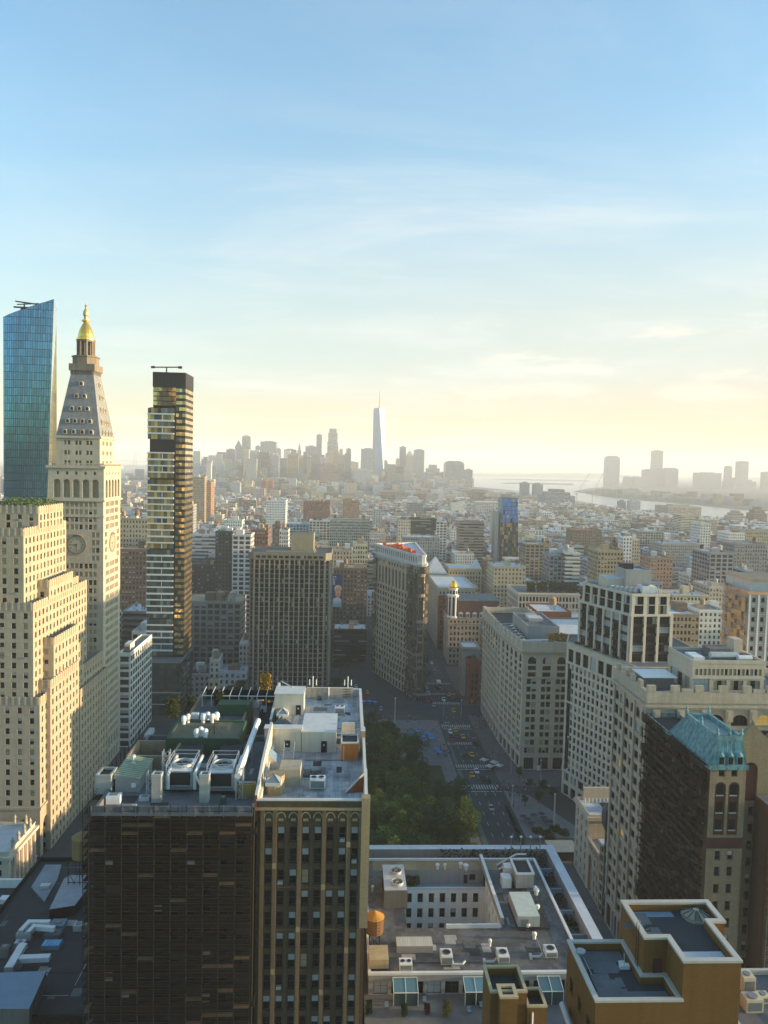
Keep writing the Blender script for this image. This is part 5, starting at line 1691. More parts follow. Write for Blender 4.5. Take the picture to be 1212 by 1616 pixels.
simple('hip_roof_building', 'stone block with a steep white hipped roof, standing behind the wedge-shaped building', 'building', x0_, x1_, yy, yy+26, z_, TERRA, ROOFWHITE, seed=22, extra=lambda B_: pyr(B_, x0_+0.5, x1_-0.5, yy+0.5, yy+25.5, z_, P(690, 880, yy)[1], ROOFWHITE))
x0b, zb_ = P(708, 905, 700); x1b, _ = P(760, 905, 700)
simple('pale_building', 'cream sunlit block with a white roof right of the steep white hipped roof', 'building', x0b, x1b, 700, 735, P(730, 897, 700)[1], stone('sunny_cream', (0.42, 0.35, 0.24), vary=0.2, streak=0.2), ROOFWHITE, seed=23, extra=lambda B_: pyr(B_, x1b-9, x1b, 700.5, 712, P(730, 897, 700)[1], P(760, 882, 700)[1], ROOFWHITE))
# red-brick gabled house at the crossing and its pale neighbour
simple('red_house', 'narrow dark red-brick house with an ornate gable across from the scaffolded prow', 'building', 73.8, 79.5, 437, 452, P(745, 1045, 437)[1], REDBRICK, ROOFDARK, faces=(0, 3), bay=2.5, storey=3.8, ww=1.1, wh=2.2, seed=24,
       extra=lambda B_: (B_.trim.box(74.6, 78.7, 436.6, 437.0-0.004, 18, P(745, 1045, 437)[1]+2, REDBRICK), pyr(B_, 74.3, 79.0, 437.3, 445, P(745, 1045, 437)[1], P(745, 1033, 437)[1], stone('dark_red_roof', (0.08, 0.04, 0.035)), 'gable_roof')))
simple('grey_house', 'slim grey house with a blank pale side wall behind the red-brick gabled house', 'building', 71.8, 82, 453, 470, P(735, 1020, 455)[1], CONC, ROOFWHITE, faces=(3,), seed=25)
# white gridded block, brick block with tank, right of centre
x0c, zc1 = P(818, 935, 560); x1c, _ = P(915, 935, 560)
simple('white_grid_building', 'long blue-grey block with a white window grid and trees on its roof', 'building', x0c, x1c, 560, 600, zc1, WHITESTONE, ROOFGREY, bay=2.6, storey=5.0, ww=1.7, wh=3.6, style='wide', seed=26)
for k, (px, w) in enumerate(((838, 4), (855, 5.5), (872, 3.5), (886, 6), (903, 4.5))):
    x, z = P(px, 932, 566)
    shrubs('roof_tree', '%s round tree on the roof of the white gridded block' % ['leftmost', 'second', 'small middle', 'largest', 'rightmost'][k], 'tree', [(x-w*0.7, x+w*0.7, 562, 570, zc1-0.5, zc1+6.5)], 420, (0.06, 0.07, 0.022), seed=30+k, size=0.7, group='trees on the white gridded roof')
x0d, zd_ = P(848, 955, 470)
simple('brick_loft', 'small red-brick loft house with a wooden tank on its roof, under the white gridded block', 'building', x0d, x0d+22, 470, 500, P(870, 965, 470)[1], REDBRICK, ROOFWHITE, faces=(), cornice=0, seed=27)
tank('wooden water tank on the small red-brick loft house', (x0d+13, 482), P(870, 965, 470)[1]-1, 2.4, 4.2, 3.2, stone('pale_tank_wood', (0.36, 0.23, 0.11)), stone('tank_lid', (0.4, 0.25, 0.13)))
x0e, ze = P(822, 965, 440)
simple('low_roof_building', 'low building with sloping white roof strips right behind the cream block with arched windows', 'building', 106, 150, 380, 440, P(880, 985, 420)[1], TANBRICK, ROOFWHITE, faces=(0, 3), seed=28)
for k, px in enumerate((874, 892)):
    x, z = P(px, 1000, 345)
    shrubs('autumn_tree', '%s yellow tree in the roof garden beside the cream block with arched windows' % ('left' if k == 0 else 'right'), 'tree', [(x-2.2, x+2.2, 343, 347.5, zr-3, zr+2.2)], 300, (0.42, 0.24, 0.02), seed=50+k, size=0.45)

# ---- tower under construction at the right edge
cy_ = 305.0
x0f, zf = P(1152, 930, cy_+12); x1f = x0f+60
B = Bld('unfinished_tower', 'unfinished concrete tower with a lit golden scaffolded side and orange edge netting', 'tower', (x0f+20, cy_, 0), CONC, CONC, seed=29, mix=(0.95, 0.05, 0, 0, 0))
ztp = P(1190, 938, cy_)[1]
xn = P(1181, 945, cy_)[0]
up_ = [(xn, cy_), (x1f, cy_), (x1f, cy_+35), (x0f+9, cy_+35), (x0f, cy_+16)]
up_ = ccw(up_)
rows_ = int(ztp/3.9)
for i in range(len(up_)):
    a, b = up_[i], up_[(i+1) % len(up_)]
    if abs(a[1]-cy_) < 0.1 and abs(b[1]-cy_) < 0.1:
        B.facade(a, b, 0, ztp, rows_, int(dist2(a, b)/3.7), 1.5, 1.9, style='plain', deep=0.5)
        for k in range(int(dist2(a, b)/3.7)+1):
            x = a[0]+0.6+k*(dist2(a, b)-1.2)/int(dist2(a, b)/3.7)
            B.trim.box(x-0.3, x+0.3, cy_-0.35, cy_-0.004, 0, ztp, WHITEMETAL)
        for r in range(rows_):
            B.trim.box(a[0], b[0], cy_-0.25, cy_-0.006, ztp/rows_*(r+1)-0.35, ztp/rows_*(r+1)-0.1, GALV)
    else:
        B.plain(a, b, 0, ztp)
ring(B.trim, up_, ztp, ztp+1.2, 0.4, SALMON, 0.2, True)
B.roof.face([(p[0], p[1], ztp) for p in up_], CONC)
B.trim.box(xn+3, x1f, cy_+5, cy_+25, ztp, ztp+5, GALV, CONC)
B.trim.box(xn+2.5, x1f, cy_+4.5, cy_+25.5, ztp+5, ztp+5.8, SALMON, SALMON)
B.finish()
GOLDNET = stone('golden_netting', (0.42, 0.26, 0.12), vary=0.4, streak=0.3)
scaffold('scaffold', 'golden sunlit scaffold up the side of the unfinished concrete tower', [(x0f, cy_+16), (xn, cy_)], 20, ztp+2, GOLDNET, net=0.4, plank=SALMON, tube=SALMON)
reserve(x0f-3, x1f, cy_-1, cy_+37)

# ================================================================== THE ROOFS BELOW THE WINDOW
def gp_(px, py, z):
    return G(px, py, z)
# ---- scaffolded dark block (front left)
ZS = 84.6
sx_l, sx_r, sy_f, sy_b = -38.6, -13.75, 118.0, 181.0
DARKBRICK = stone('shade_dark_brick', (0.014, 0.010, 0.008), vary=0.35, streak=0.4, bricks=(0.6, 0.2, 0.015, 0.2))  # brick colour darkened to give the block its deep shade
B = Bld('scaffolded_building', 'dark old office block hidden behind scaffolding, with cooling towers crowding its roof', 'building', ((sx_l+sx_r)/2, sy_f, 0), DARKBRICK, ROOFGREY, seed=40, mix=(0.93, 0.04, 0.0, 0.03, 0))
fp = rect(sx_l, sx_r, sy_f, 150.0)
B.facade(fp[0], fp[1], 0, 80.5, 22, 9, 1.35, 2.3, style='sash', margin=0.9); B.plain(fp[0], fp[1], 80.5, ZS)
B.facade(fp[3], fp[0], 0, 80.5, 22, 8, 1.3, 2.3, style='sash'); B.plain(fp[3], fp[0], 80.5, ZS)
B.plain(fp[1], fp[2], 0, ZS); B.plain(fp[2], fp[3], 0, ZS)
for z in (8, 30, 52, 80.4):
    ring(B.trim, fp, z, z+0.5, 0.4, DARKBRICK)
for i in range(28):
    x = sx_l+0.6+i*0.86
    B.trim.box(x-0.16, x+0.16, sy_f-0.45, sy_f-0.006, 79.2, 80.3, DARKBRICK)
inn_ = offset(fp, -0.5)
for i in range(4):
    j = (i+1) % 4
    B.wall.face([(fp[i][0], fp[i][1], ZS), (fp[j][0], fp[j][1], ZS), (inn_[j][0], inn_[j][1], ZS), (inn_[i][0], inn_[i][1], ZS)], DARKCONC)
    B.wall.face([(inn_[j][0], inn_[j][1], ZS-1), (inn_[i][0], inn_[i][1], ZS-1), (inn_[i][0], inn_[i][1], ZS), (inn_[j][0], inn_[j][1], ZS)], DARKCONC)
B.roof.face([(p[0], p[1], ZS-1) for p in inn_], ROOFGREY)
patches(B, sx_l+1, sx_r-1, sy_f+1, 149, ZS-1, 30, 2, [ROOFDARK, CONC, ROOFGREY])
B.finish()
reserve(-40, 6, 116, 183)
zr0 = ZS-1.0
scaffold('scaffold', 'dark full-height scaffold with planks and netting on the street side of the dark old block', [(sx_l-0.4, 150), (sx_l-0.4, sy_f-0.3), (sx_r-0.2, sy_f-0.3)], 4, ZS+0.2, NETTING, net=0.07, lift=1.35, rng=random.Random(4), bay=2.5, plank=SHADEPLANK, tube=BLACKMETAL)
mb = MB()
for i in range(11):                                  # debris fence of grey net above the cornice
    x0, x1 = sx_l+i*2.26, sx_l+(i+1)*2.26
    mb.face([(x0, sy_f-1.7, ZS-0.6), (x1, sy_f-1.72, ZS-0.62), (x1, sy_f-1.55+0.1*(i % 3), ZS+0.75), (x0, sy_f-1.6+0.1*((i+2) % 3), ZS+0.8)], stone('grey_net', (0.09, 0.10, 0.115), vary=0.4, scale=1.0, streak=0.2))
    mb.tube((x0, sy_f-1.6, ZS-0.8), (x0, sy_f-1.55, ZS+0.95), 0.05, STEEL, 4)
thing('debris_fence', 'grey net fence along the edge of the scaffolded roof', 'fence', mb)
PIPE = stone('white_pipe', (0.62, 0.63, 0.62), rough=0.5, vary=0.15, streak=0.2)
def cooling_tower(label, x0, x1, y0, y1, z):
    t = empty('cooling_tower', ((x0+x1)/2, y0, z), label, 'cooling tower', 'cooling towers on the scaffolded roof')
    o = ((x0+x1)/2, y0, z)
    fr = MB(); zt = z+3.1
    for (x, y) in ((x0, y0), (x1, y0), (x1, y1), (x0, y1)): fr.tube((x, y, z), (x, y, zt+1.4), 0.11, GALV, 4)
    for zz in (zt+0.75, zt+1.4):
        for a, b in (((x0, y0), (x1, y0)), ((x1, y0), (x1, y1)), ((x1, y1), (x0, y1)), ((x0, y1), (x0, y0))): fr.tube((*a, zz), (*b, zz), 0.05, GALV, 4)
    fr.box(x0-0.3, x1+0.3, y0-0.2, y1+0.2, z+0.1, z+0.45, STEEL)
    fr.build('frame', t, o)
    c = MB(); c.box(x0+0.2, x1-0.2, y0+0.2, y1-0.2, z+0.5, zt, GALV, WHITEMETAL); c.build('casing', t, o)
    l = MB()
    for k in range(12):
        zz = z+0.75+k*0.18; l.face([(x0+0.35, y0+0.12, zz), (x1-0.35, y0+0.12, zz), (x1-0.35, y0+0.19, zz+0.16), (x0+0.35, y0+0.19, zz+0.16)], BLACKMETAL)
    l.build('louvre', t, o)
    f = MB(); cx_, cy_ = (x0+x1)/2, (y0+y1)/2; rr_ = min(x1-x0, y1-y0)*0.36
    f.lathe((cx_, cy_), [(rr_*1.15, zt), (rr_*1.1, zt+0.55), (rr_, zt+0.55), (rr_*0.95, zt+0.05)], GALV, 20)
    f.face([(cx_+rr_*0.95*cos(2*pi*i/20), cy_+rr_*0.95*sin(2*pi*i/20), zt+0.06) for i in range(20)], BLACKMETAL)
    f.build('fan_ring', t, o)
    bl = MB()
    for k in range(4):
        a = k*pi/2+0.3; bl.prism([(cx_, cy_), (cx_+rr_*0.9*cos(a), cy_+rr_*0.9*sin(a)), (cx_+rr_*0.85*cos(a+0.3), cy_+rr_*0.85*sin(a+0.3))], zt+0.25, zt+0.3, STEEL)
    bl.build('fan_blade', t, o)
    p_ = MB()
    for s in (x0+0.4, x1+0.5): p_.tube((s, y0-0.3, zt-0.2), (s, y1+0.4, zt+0.2), 0.3, PIPE, 8); p_.tube((s, y0-0.3, z+0.3), (s, y0-0.3, zt-0.2), 0.28, PIPE, 8)
    p_.tube((x1+0.5, y0-0.35, zt-0.4), (x1+1.6, y0-0.5, z+0.9), 0.22, PIPE, 8)
    p_.build('pipe', t, o)
    return t
a0 = G(262, 1252, zr0); a1 = G(303, 1252, zr0); b0 = G(326, 1254, zr0); b1 = G(368, 1254, zr0)
cooling_tower('left open-topped cooling tower with white pipes on the scaffolded roof', a0[0], a1[0], a0[1], a0[1]+6.0, zr0+0.6)
cooling_tower('right open-topped cooling tower with white pipes on the scaffolded roof', b0[0], b1[0], b0[1], b0[1]+6.2, zr0+0.6)
for k, px in enumerate((248, 323)):
    c = G(px, 1264, zr0); mb = MB()
    mb.box(c[0]-0.75, c[0]+0.75, c[1]-0.7, c[1]+0.7, zr0, zr0+4.3, stone('pale_flue', (0.36, 0.35, 0.32), vary=0.2, streak=0.3), BLACKMETAL)
    ring(mb, rect(c[0]-0.75, c[0]+0.75, c[1]-0.7, c[1]+0.7), zr0+4.3, zr0+4.7, 0.05, GALV, -0.2, True)
    thing('flue', ['pale square flue left of the left cooling tower', 'pale square flue between the two cooling towers'][k], 'flue', mb)
# lattice masts carrying the rooftop steel
def lattice(label, x, y, z, h, w=1.1):
    mb = MB()
    cs = [(x, y), (x+w, y), (x+w, y+w), (x, y+w)]
    for c in cs: mb.tube((*c, z), (*c, z+h), 0.1, GALV, 4)
    n = max(2, int(h/1.0))
    for i in range(n):
        for k in range(4):
            a, b = cs[k], cs[(k+1) % 4]
            if i % 2: a, b = b, a
            mb.tube((*a, z+h*i/n), (*b, z+h*(i+1)/n), 0.05, GALV, 4)
    return thing('lattice_mast', label, 'steel mast', mb)
for k, (px, py, h) in enumerate(((231, 1262, 4.5), (256, 1240, 6.0), (372, 1262, 5.4))):
    c = G(px, py, zr0)
    lattice(['short steel lattice mast left of the cooling towers', 'tall steel lattice mast behind the left cooling tower', 'steel lattice mast right of the right cooling tower'][k], c[0], c[1], zr0, h)
mb = MB()
q0 = G(375, 1225, zr0+4)
mb.tube((q0[0], q0[1], zr0+4), (q0[0]+0.3, q0[1]+26, zr0+4.4), 0.55, WHITEMETAL, 8)
mb.tube((q0[0]+0.6, q0[1]+1, zr0), (q0[0]+0.6, q0[1]+1, zr0+4), 0.1, GALV, 4); mb.tube((q0[0]+0.6, q0[1]+14, zr0), (q0[0]+0.6, q0[1]+14, zr0+4), 0.1, GALV, 4)
thing('roof_duct', 'long pale duct running back along the right edge of the scaffolded roof', 'duct', mb)
# small plant hut with a green seamed roof
h0, h1 = G(172, 1250, zr0), G(216, 1256, zr0)
B = Bld('plant_hut', 'small hut with a green seamed metal roof at the left corner of the scaffolded roof', 'hut', (h0[0], h0[1], zr0), CONC, GREENMETAL, seed=41)
hp = rect(h0[0]+1.0, h1[0], h0[1], h0[1]+8.5)
for i in range(4): B.plain(hp[i], hp[(i+1) % 4], zr0, zr0+2.3+0.0)
SEAM = stone('green_seamed_roof', (0.20, 0.27, 0.19), vary=0.3, streak=0.2)
x0, x1, y0, y1 = h0[0]+0.8, h1[0]+0.2, h0[1]-0.2, h0[1]+8.7
B.roof.face([(x0, y0, zr0+3.0), (x1, y0, zr0+2.32), (x1, y1, zr0+2.32), (x0, y1, zr0+3.0)], SEAM)
B.roof.face([(x0, y0, zr0+2.3), (x1, y0, zr0+2.3), (x1, y0, zr0+2.32), (x0, y0, zr0+3.0)], CONC); B.roof.face([(x0, y1, zr0+2.3), (x0, y0, zr0+2.3), (x0, y0, zr0+3.0), (x0, y1, zr0+3.0)], CONC)
for k in range(12):
    yk = y0+0.3+k*0.73; B.roof.tube((x0, yk, zr0+3.04), (x1, yk, zr0+2.36), 0.07, stone('pale_seam', (0.45, 0.42, 0.28)), 4)
B.trim.box(x1-1.4, x1-0.7, h0[1]-0.5, h0[1]-0.02, zr0+1.0, zr0+1.6, WHITEMETAL)
B.finish()
mb = MB(); mb.box(h0[0]-1.9, h0[0]+0.6, h0[1]-1.0, h0[1]+2.5, zr0, zr0+2.9, CONC, BLACKMETAL); ring(mb, rect(h0[0]-1.9, h0[0]+0.6, h0[1]-1.0, h0[1]+2.5), zr0+2.9, zr0+3.3, 0.05, CONC, -0.3, True)
thing('vent_box', 'open concrete vent box beside the green-roofed hut', 'vent', mb)
mb = MB(); c = G(212, 1200, zr0+2.5)
ring(mb, rect(h0[0]+0.2, h1[0]+3.5, h0[1]+9.2, h0[1]+17), zr0, zr0+2.6, 0.0, TANBRICK, -0.4, True)
thing('parapet_wall', 'tan parapet enclosure behind the green-roofed hut', 'wall', mb)
mb = MB(); c = G(210, 1202, zr0+3)
mb.lathe((c[0], c[1]), [(0.9, zr0+2.0), (0.15, zr0+3.1), (0.15, zr0+3.6), (0.5, zr0+3.7), (0.4, zr0+4.2), (0, zr0+4.4)], GALV, 10)
thing('turbine_vent', 'round metal turbine vent behind the green-roofed hut', 'vent', mb)
# clutter on the roof edge
rr = random.Random(5)
for k, (px, py, w, d, h, m) in enumerate(((180, 1266, 2.2, 1.6, 1.3, WHITEMETAL), (228, 1262, 1.6, 1.2, 0.6, ROOFWHITE), (200, 1275, 3.0, 1.0, 0.4, CONC), (352, 1268, 1.0, 1.0, 1.1, GREENMETAL), (390, 1256, 2.8, 1.2, 2.2, stone('ochre_paint', (0.40, 0.26, 0.08))))):
    c = G(px, py, zr0); mb = MB(); mb.obox(c, rr.uniform(-0.2, 0.2), w, d, zr0, zr0+h, m); mb.obox(c, 0.1, w*0.6, d*0.6, zr0+h, zr0+h+0.15, STEEL)
    thing(['site_box', 'material_pile', 'material_pile', 'site_box', 'site_box'][k], ['white site box near the left corner of the scaffolded roof', 'low white stack beside the short lattice mast', 'flat grey stack on the edge of the scaffolded roof', 'small green box right of the right cooling tower', 'ochre box beside the tan corner building on the scaffolded roof'][k], 'box' if k in (0, 3, 4) else 'stack', mb)

# ---- green plant house and the roof terrace behind it
zt0 = 83.4
e0, e1 = G(262, 1165, zt0+3.6), G(378, 1165, zt0+3.6); f0 = G(283, 1136, zt0+3.6)
B = Bld('green_plant_house', 'long plant house with green metal sides and brown roof behind the cooling towers', 'building', (e0[0], e0[1], 0), GREENMETAL, stone('brown_roofing', (0.13, 0.115, 0.075), vary=0.35, streak=0), seed=42)
gpoly = rect(e0[0], e1[0], e0[1], f0[1])
B.tier(gpoly, 0, zt0+3.6, {}, parapet=0.25)
for k in range(24):
    x = e0[0]+0.4+k*(e1[0]-e0[0]-0.8)/23; B.trim.box(x-0.05, x+0.05, e0[1]-0.09, e0[1]-0.003, 78, zt0+3.5, GREENMETAL)
B.finish()
mb = MB(); 
for dx in (3.0, 10.5):
    mb.box(e0[0]+dx, e0[0]+dx+4.0, e0[1]-4.5, e0[1]-0.2, 78, zt0+2.6, DARKCONC, ROOFDARK)
thing('plant_wing', 'two low dark lift houses in front of the green plant house', 'building', mb)
for k, (px, py, n, r) in enumerate(((316, 1164, 3, 0.55), (327, 1140, 4, 0.6), (296, 1143, 2, 0.5))):
    for j in range(n):
        c = G(px-6+j*7, py-(j % 2)*3, zt0+3.4); mb = MB()
        mb.lathe((c[0], c[1]), [(r*0.7, zt0+3.36), (r*0.7, zt0+4.0), (r, zt0+4.1), (r, zt0+4.7), (r*0.6, zt0+5.1), (0, zt0+5.2)], WHITEMETAL, 12)
        thing('roof_fan', ['white mushroom fan in the front row on the green plant house', 'white mushroom fan in the back cluster on the green plant house', 'white mushroom fan in the left pair on the green plant house'][k], 'fan', mb, ['white roof fans front row', 'white roof fans back cluster', 'white roof fans left pair'][k])
mb = MB(); c = G(338, 1158, zt0+3.4)
mb.tube((c[0], c[1], zt0+3.3), (c[0], c[1], zt0+6.6), 0.1, BLACKMETAL); mb.tube((c[0]-0.8, c[1], zt0+5.4), (c[0]+0.8, c[1], zt0+5.4), 0.06, BLACKMETAL)
for s in (-1, 1): mb.tube((c[0], c[1], zt0+5), (c[0]+s*1.6, c[1]-1, zt0+3.4), 0.04, BLACKMETAL)
thing('antenna', 'thin black antenna mast standing on the green plant house roof', 'antenna', mb)
k0, k1 = G(270, 1120, zt0), G(430, 1100, zt0)
B = Bld('terrace_block', 'flat-roofed terrace block behind the green plant house with a pergola and planters', 'building', (-30, f0[1]+0.4, 0), TANBRICK, ROOFWHITE, seed=43)
tpoly = rect(e0[0]-1.0, e1[0]-2.0, f0[1]+0.3, 181.0)
B.tier(tpoly, 0, zt0, {}, parapet=1.0, roofmat=ROOFPAVER)
B.finish()
mb = MB()
yb_ = 178.0
for k in range(9):
    x = tpoly[0][0]+1.5+k*2.1
    mb.tube((x, yb_-3.5, zt0-0.9), (x, yb_-3.5, zt0+1.6), 0.09, WHITEMETAL, 4); mb.tube((x, yb_-3.5, zt0+1.6), (x, yb_+2, zt0+2.1), 0.09, WHITEMETAL, 4)
mb.tube((tpoly[0][0]+1.5, yb_-3.5, zt0+1.6), (tpoly[0][0]+18.3, yb_-3.5, zt0+1.6), 0.1, WHITEMETAL, 4)
mb.face([(tpoly[0][0]+1.5, yb_+1.9, zt0-0.9), (tpoly[0][0]+18, yb_+1.9, zt0-0.9), (tpoly[0][0]+18, yb_+1.9, zt0+1.4), (tpoly[0][0]+1.5, yb_+1.9, zt0+1.4)], GLASS)
thing('pergola', 'white pergola frame with dark glass at the far side of the roof terrace', 'pergola', mb)
for k, (px, py, w, lb) in enumerate(((272, 1128, 2.4, 'round dark green tree in a planter left of the white roof terrace'), (345, 1108, 1.6, 'small bushy tree on the far right side of the roof terrace'), (302, 1110, 1.0, 'little shrub under the pergola'))):
    c = G(px, py, zt0); shrubs('planter_tree', lb, 'tree', [(c[0]-w*0.6, c[0]+w*0.6, c[1]-w*0.6, c[1]+w*0.6, zt0-0.8, zt0+w*1.5)], 500, (0.07, 0.08, 0.02), seed=60+k, size=0.32)
mb = MB(); c = G(365, 1122, zt0); mb.box(c[0]-3, c[0]+4, c[1]-0.5, c[1]+3, zt0-0.9, zt0+1.6, GREENMETAL, GREENMETAL)
thing('green_screen', 'low green metal enclosure on the right half of the roof terrace', 'enclosure', mb)
mb = MB(); c = G(310, 1128, zt0); mb.box(c[0]-1.2, c[0]+0.4, c[1], c[1]+1.2, zt0-0.95, zt0+0.2, WHITEMETAL); mb.box(c[0]+0.8, c[0]+1.8, c[1]+0.5, c[1]+1.4, zt0-0.95, zt0, WHITEMETAL)
thing('roof_units', 'pair of small white air units on the pale roof terrace', 'air unit', mb)
B = Bld('dark_roof_block', 'dark flat roof with small white units between the terrace and the tan corner building', 'building', (-17.5, 150, 0), DARKBRICK, ROOFDARK, seed=44)
dp = rect(e1[0]+0.3, -16.0, 151, 181); B.tier(dp, 0, 81.5, {}, parapet=0.8); 
B.finish()
for k, (px, py) in enumerate(((411, 1105), (416, 1123), (404, 1116))):
    c = G(px, py, 80.7); mb = MB(); mb.box(c[0]-0.7, c[0]+0.7, c[1]-0.6, c[1]+0.6, 80.7, 82.0, WHITEMETAL, GALV); mb.cyl((c[0], c[1]), 0.45, 82.0, 82.15, STEEL, 10)
    thing('air_unit', 'small white air unit on the dark flat roof', 'air unit', mb, 'white units on the dark flat roof')
shrubs('golden_tree', 'golden yellow treetop showing left of the tan corner building', 'tree', [(-20.5, -18.2, 186, 188, 78, 86.5)], 700, (0.33, 0.20, 0.02), seed=66, size=0.4)

# ---- tan corner building with the white roof deck
ZT = 85.0; zr1 = 83.7
TX_l, TX_r, TYf, TYb = -13.5, 4.2, 119.5, 180.5
B = Bld('corner_building', 'ornate brown brick office building with a cluttered silver roof deck', 'building', ((TX_l+TX_r)/2, TYf, 0), stone('brown_brick', (0.085, 0.060, 0.036), vary=0.25, streak=0.35, bricks=(0.5, 0.16, 0.02, 0.2)), ROOFWHITE, seed=45, mix=(0.42, 0.46, 0.0, 0.04, 0.08))
BRB = _mc['brown_brick']
cp = rect(TX_l, TX_r, TYf, TYb)
B.facade(cp[0], cp[1], 0, 81.4, 23, 8, 1.18, 2.5, style='sash', margin=0.95, deep=0.4)
B.plain(cp[0], cp[1], 81.4, ZT)
PALEBR = stone('pale_brick', (0.34, 0.26, 0.15), vary=0.15, streak=0.25, bricks=(0.5, 0.16, 0.02, 0.12))
B.facade(cp[1], cp[2], 0, 81.4, 23, 20, 1.2, 2.3, style='palesash', mat=PALEBR); B.plain(cp[1], cp[2], 81.4, ZT, PALEBR)
B.plain(cp[2], cp[3], 0, ZT); B.plain(cp[3], cp[0], 0, ZT)
cw = (TX_r-TX_l-1.9)/8
PIERB = stone('pier_brick', (0.15, 0.108, 0.062), vary=0.3, scale=0.6, streak=0.4)
for i in (0, 1, 3, 5, 7, 8):
    x = TX_l+0.95+cw*i
    B.trim.box(x-0.32, x+0.32, TYf-0.3, TYf-0.004, 0, 83.4, PIERB)
for i in (2, 4, 6):
    x = TX_l+0.95+cw*i
    B.trim.box(x-0.14, x+0.14, TYf-0.18, TYf-0.004, 0, 81.4, BRB)
for z in (7, 63.5, 70.6):
    for k in range(1):
        B.trim.box(TX_l, TX_r, TYf-0.24, TYf-0.005, z, z+0.3, BRB)
for r in range(23):                                  # terracotta panels between storeys
    z = 81.4/23*r
    for i in range(8):
        x = TX_l+0.95+cw*(i+0.5)
        B.trim.box(x-0.5, x+0.5, TYf-0.07, TYf-0.003, z+0.12, z+0.30, BRB)
    for i in (1, 3, 5, 7):
        if (r*7+i*3) % 5 == 0:
            x = TX_l+0.95+cw*i; B.trim.box(x-0.33, x+0.33, TYf-0.33, TYf-0.301, z-0.4, z+0.5, PALEBR)
for i in range(8):                                   # blind arches over the top windows
    x = TX_l+0.95+cw*(i+0.5)
    for k in range(8):
        a0_, a1_ = pi*k/8, pi*(k+1)/8
        pts = [(x+0.82*cos(a0_), 82.2+1.05*sin(a0_)), (x+0.82*cos(a1_), 82.2+1.05*sin(a1_)), (x+0.62*cos(a1_), 82.2+0.85*sin(a1_)), (x+0.62*cos(a0_), 82.2+0.85*sin(a0_))]
        B.trim.face([(p[0], TYf-0.15, p[1]) for p in reversed(pts)], PALEBR)
    B.trim.box(x-0.4, x+0.4, TYf-0.1, TYf-0.004, 81.7, 82.1, PALEBR)
ring(B.trim, cp, 83.5, 83.9, 0.25, PALEBR)
B.trim.box(TX_r-0.9, TX_r+0.45, TYf-0.45, TYf+1.2, 64, ZT+0.6, PALEBR)
COPE = stone('white_coping', (0.58, 0.55, 0.50), vary=0.12, streak=0.1)
ring(B.trim, cp, ZT-0.01, ZT+0.25, 0.1, COPE, -0.5, True)
inn_ = offset(cp, -0.5)
for i in range(4):
    j = (i+1) % 4
    B.wall.face([(inn_[j][0], inn_[j][1], zr1), (inn_[i][0], inn_[i][1], zr1), (inn_[i][0], inn_[i][1], ZT), (inn_[j][0], inn_[j][1], ZT)], COPE)
PATCHW = stone('patched_membrane', (0.40, 0.39, 0.37), vary=0.6, scale=0.8, streak=0.0)
DECK = stone('silver_deck', (0.31, 0.315, 0.32), vary=0.9, scale=0.3, streak=0.0, bricks=(1.0, 9.0, 0.03, 0.18))
B.roof.face([(p[0], p[1], zr1) for p in inn_], DECK)
patches(B, TX_l+2, TX_r-1, TYf+1, TYb-5, zr1, 26, 1, [ROOFGREY, DECK, PATCHW, ROOFDARK])
B.finish()
WHITEWALL = stone('cream_painted_wall', (0.50, 0.46, 0.38), vary=0.18, streak=0.3)
def roof_house(name, label, px0, px1, pyf, pyb, h, wall, roof, cat='roof house', doors=(), z=zr1, over=0.0):
    a, b, c = G(px0, pyf, z), G(px1, pyf, z), G(px0, pyb, z+h)
    B = Bld(name, label, cat, ((a[0]+b[0])/2, a[1], z), wall, roof, seed=70)
    p = rect(a[0], b[0], a[1], max(c[1], a[1]+2))
    for i in range(4): B.plain(p[i], p[(i+1) % 4], z, z+h)
    B.roof.prism(offset(p, 0.12), z+h, z+h+0.2, COPE, roof)
    for t in doors:
        x = a[0]+(b[0]-a[0])*t
        d_ = MB(); d_.box(x-0.55, x+0.55, a[1]-0.08, a[1]-0.004, z, z+2.2, BLACKMETAL); d_.box(x-0.15, x+0.1, a[1]-0.1, a[1]-0.081, z+1.3, z+1.6, WHITEMETAL)
        B.part('door', d_)
    B.finish()
    return p
PKR = stone('pale_membrane', (0.56, 0.55, 0.53), vary=0.2, scale=0.6, streak=0)
h1 = roof_house('penthouse', 'wide cream roof house with a single black door in the middle of the silver deck', 476, 530, 1187, 1127, 3.9, WHITEWALL, PKR, doors=(0.65,))
h2 = roof_house('penthouse', 'cream roof house with black door and steps at the left side of the silver deck', 417, 475.3, 1186, 1157, 4.4, WHITEWALL, PKR, doors=(0.62,))
h3 = roof_house('penthouse', 'tall white lift house with a sloped parapet at the back left of the silver deck', 433, 479, 1128, 1084, 4.6, WHITEWALL, PKR, doors=(0.82,))
mb = MB()                                            # swept parapets
def wedge(x0, x1, y0, y1, z, za, zb_, mat, inner=None):
    mb.face([(x0, y0, z), (x0, y1, z), (x0, y1, zb_), (x0, y0, za)][::-1], mat); mb.face([(x1, y0, z), (x1, y1, z), (x1, y1, zb_), (x1, y0, za)], inner or mat)
    mb.face([(x0, y0, za), (x1, y0, za), (x1, y1, zb_), (x0, y1, zb_)], COPE); mb.face([(x0, y0, z), (x1, y0, z), (x1, y0, za), (x0, y0, za)], mat); mb.face([(x1, y1, z), (x0, y1, z), (x0, y1, zb_), (x1, y1, zb_)], mat)
RUST = stone('rust_red_wall', (0.33, 0.09, 0.035), vary=0.25, streak=0.35)
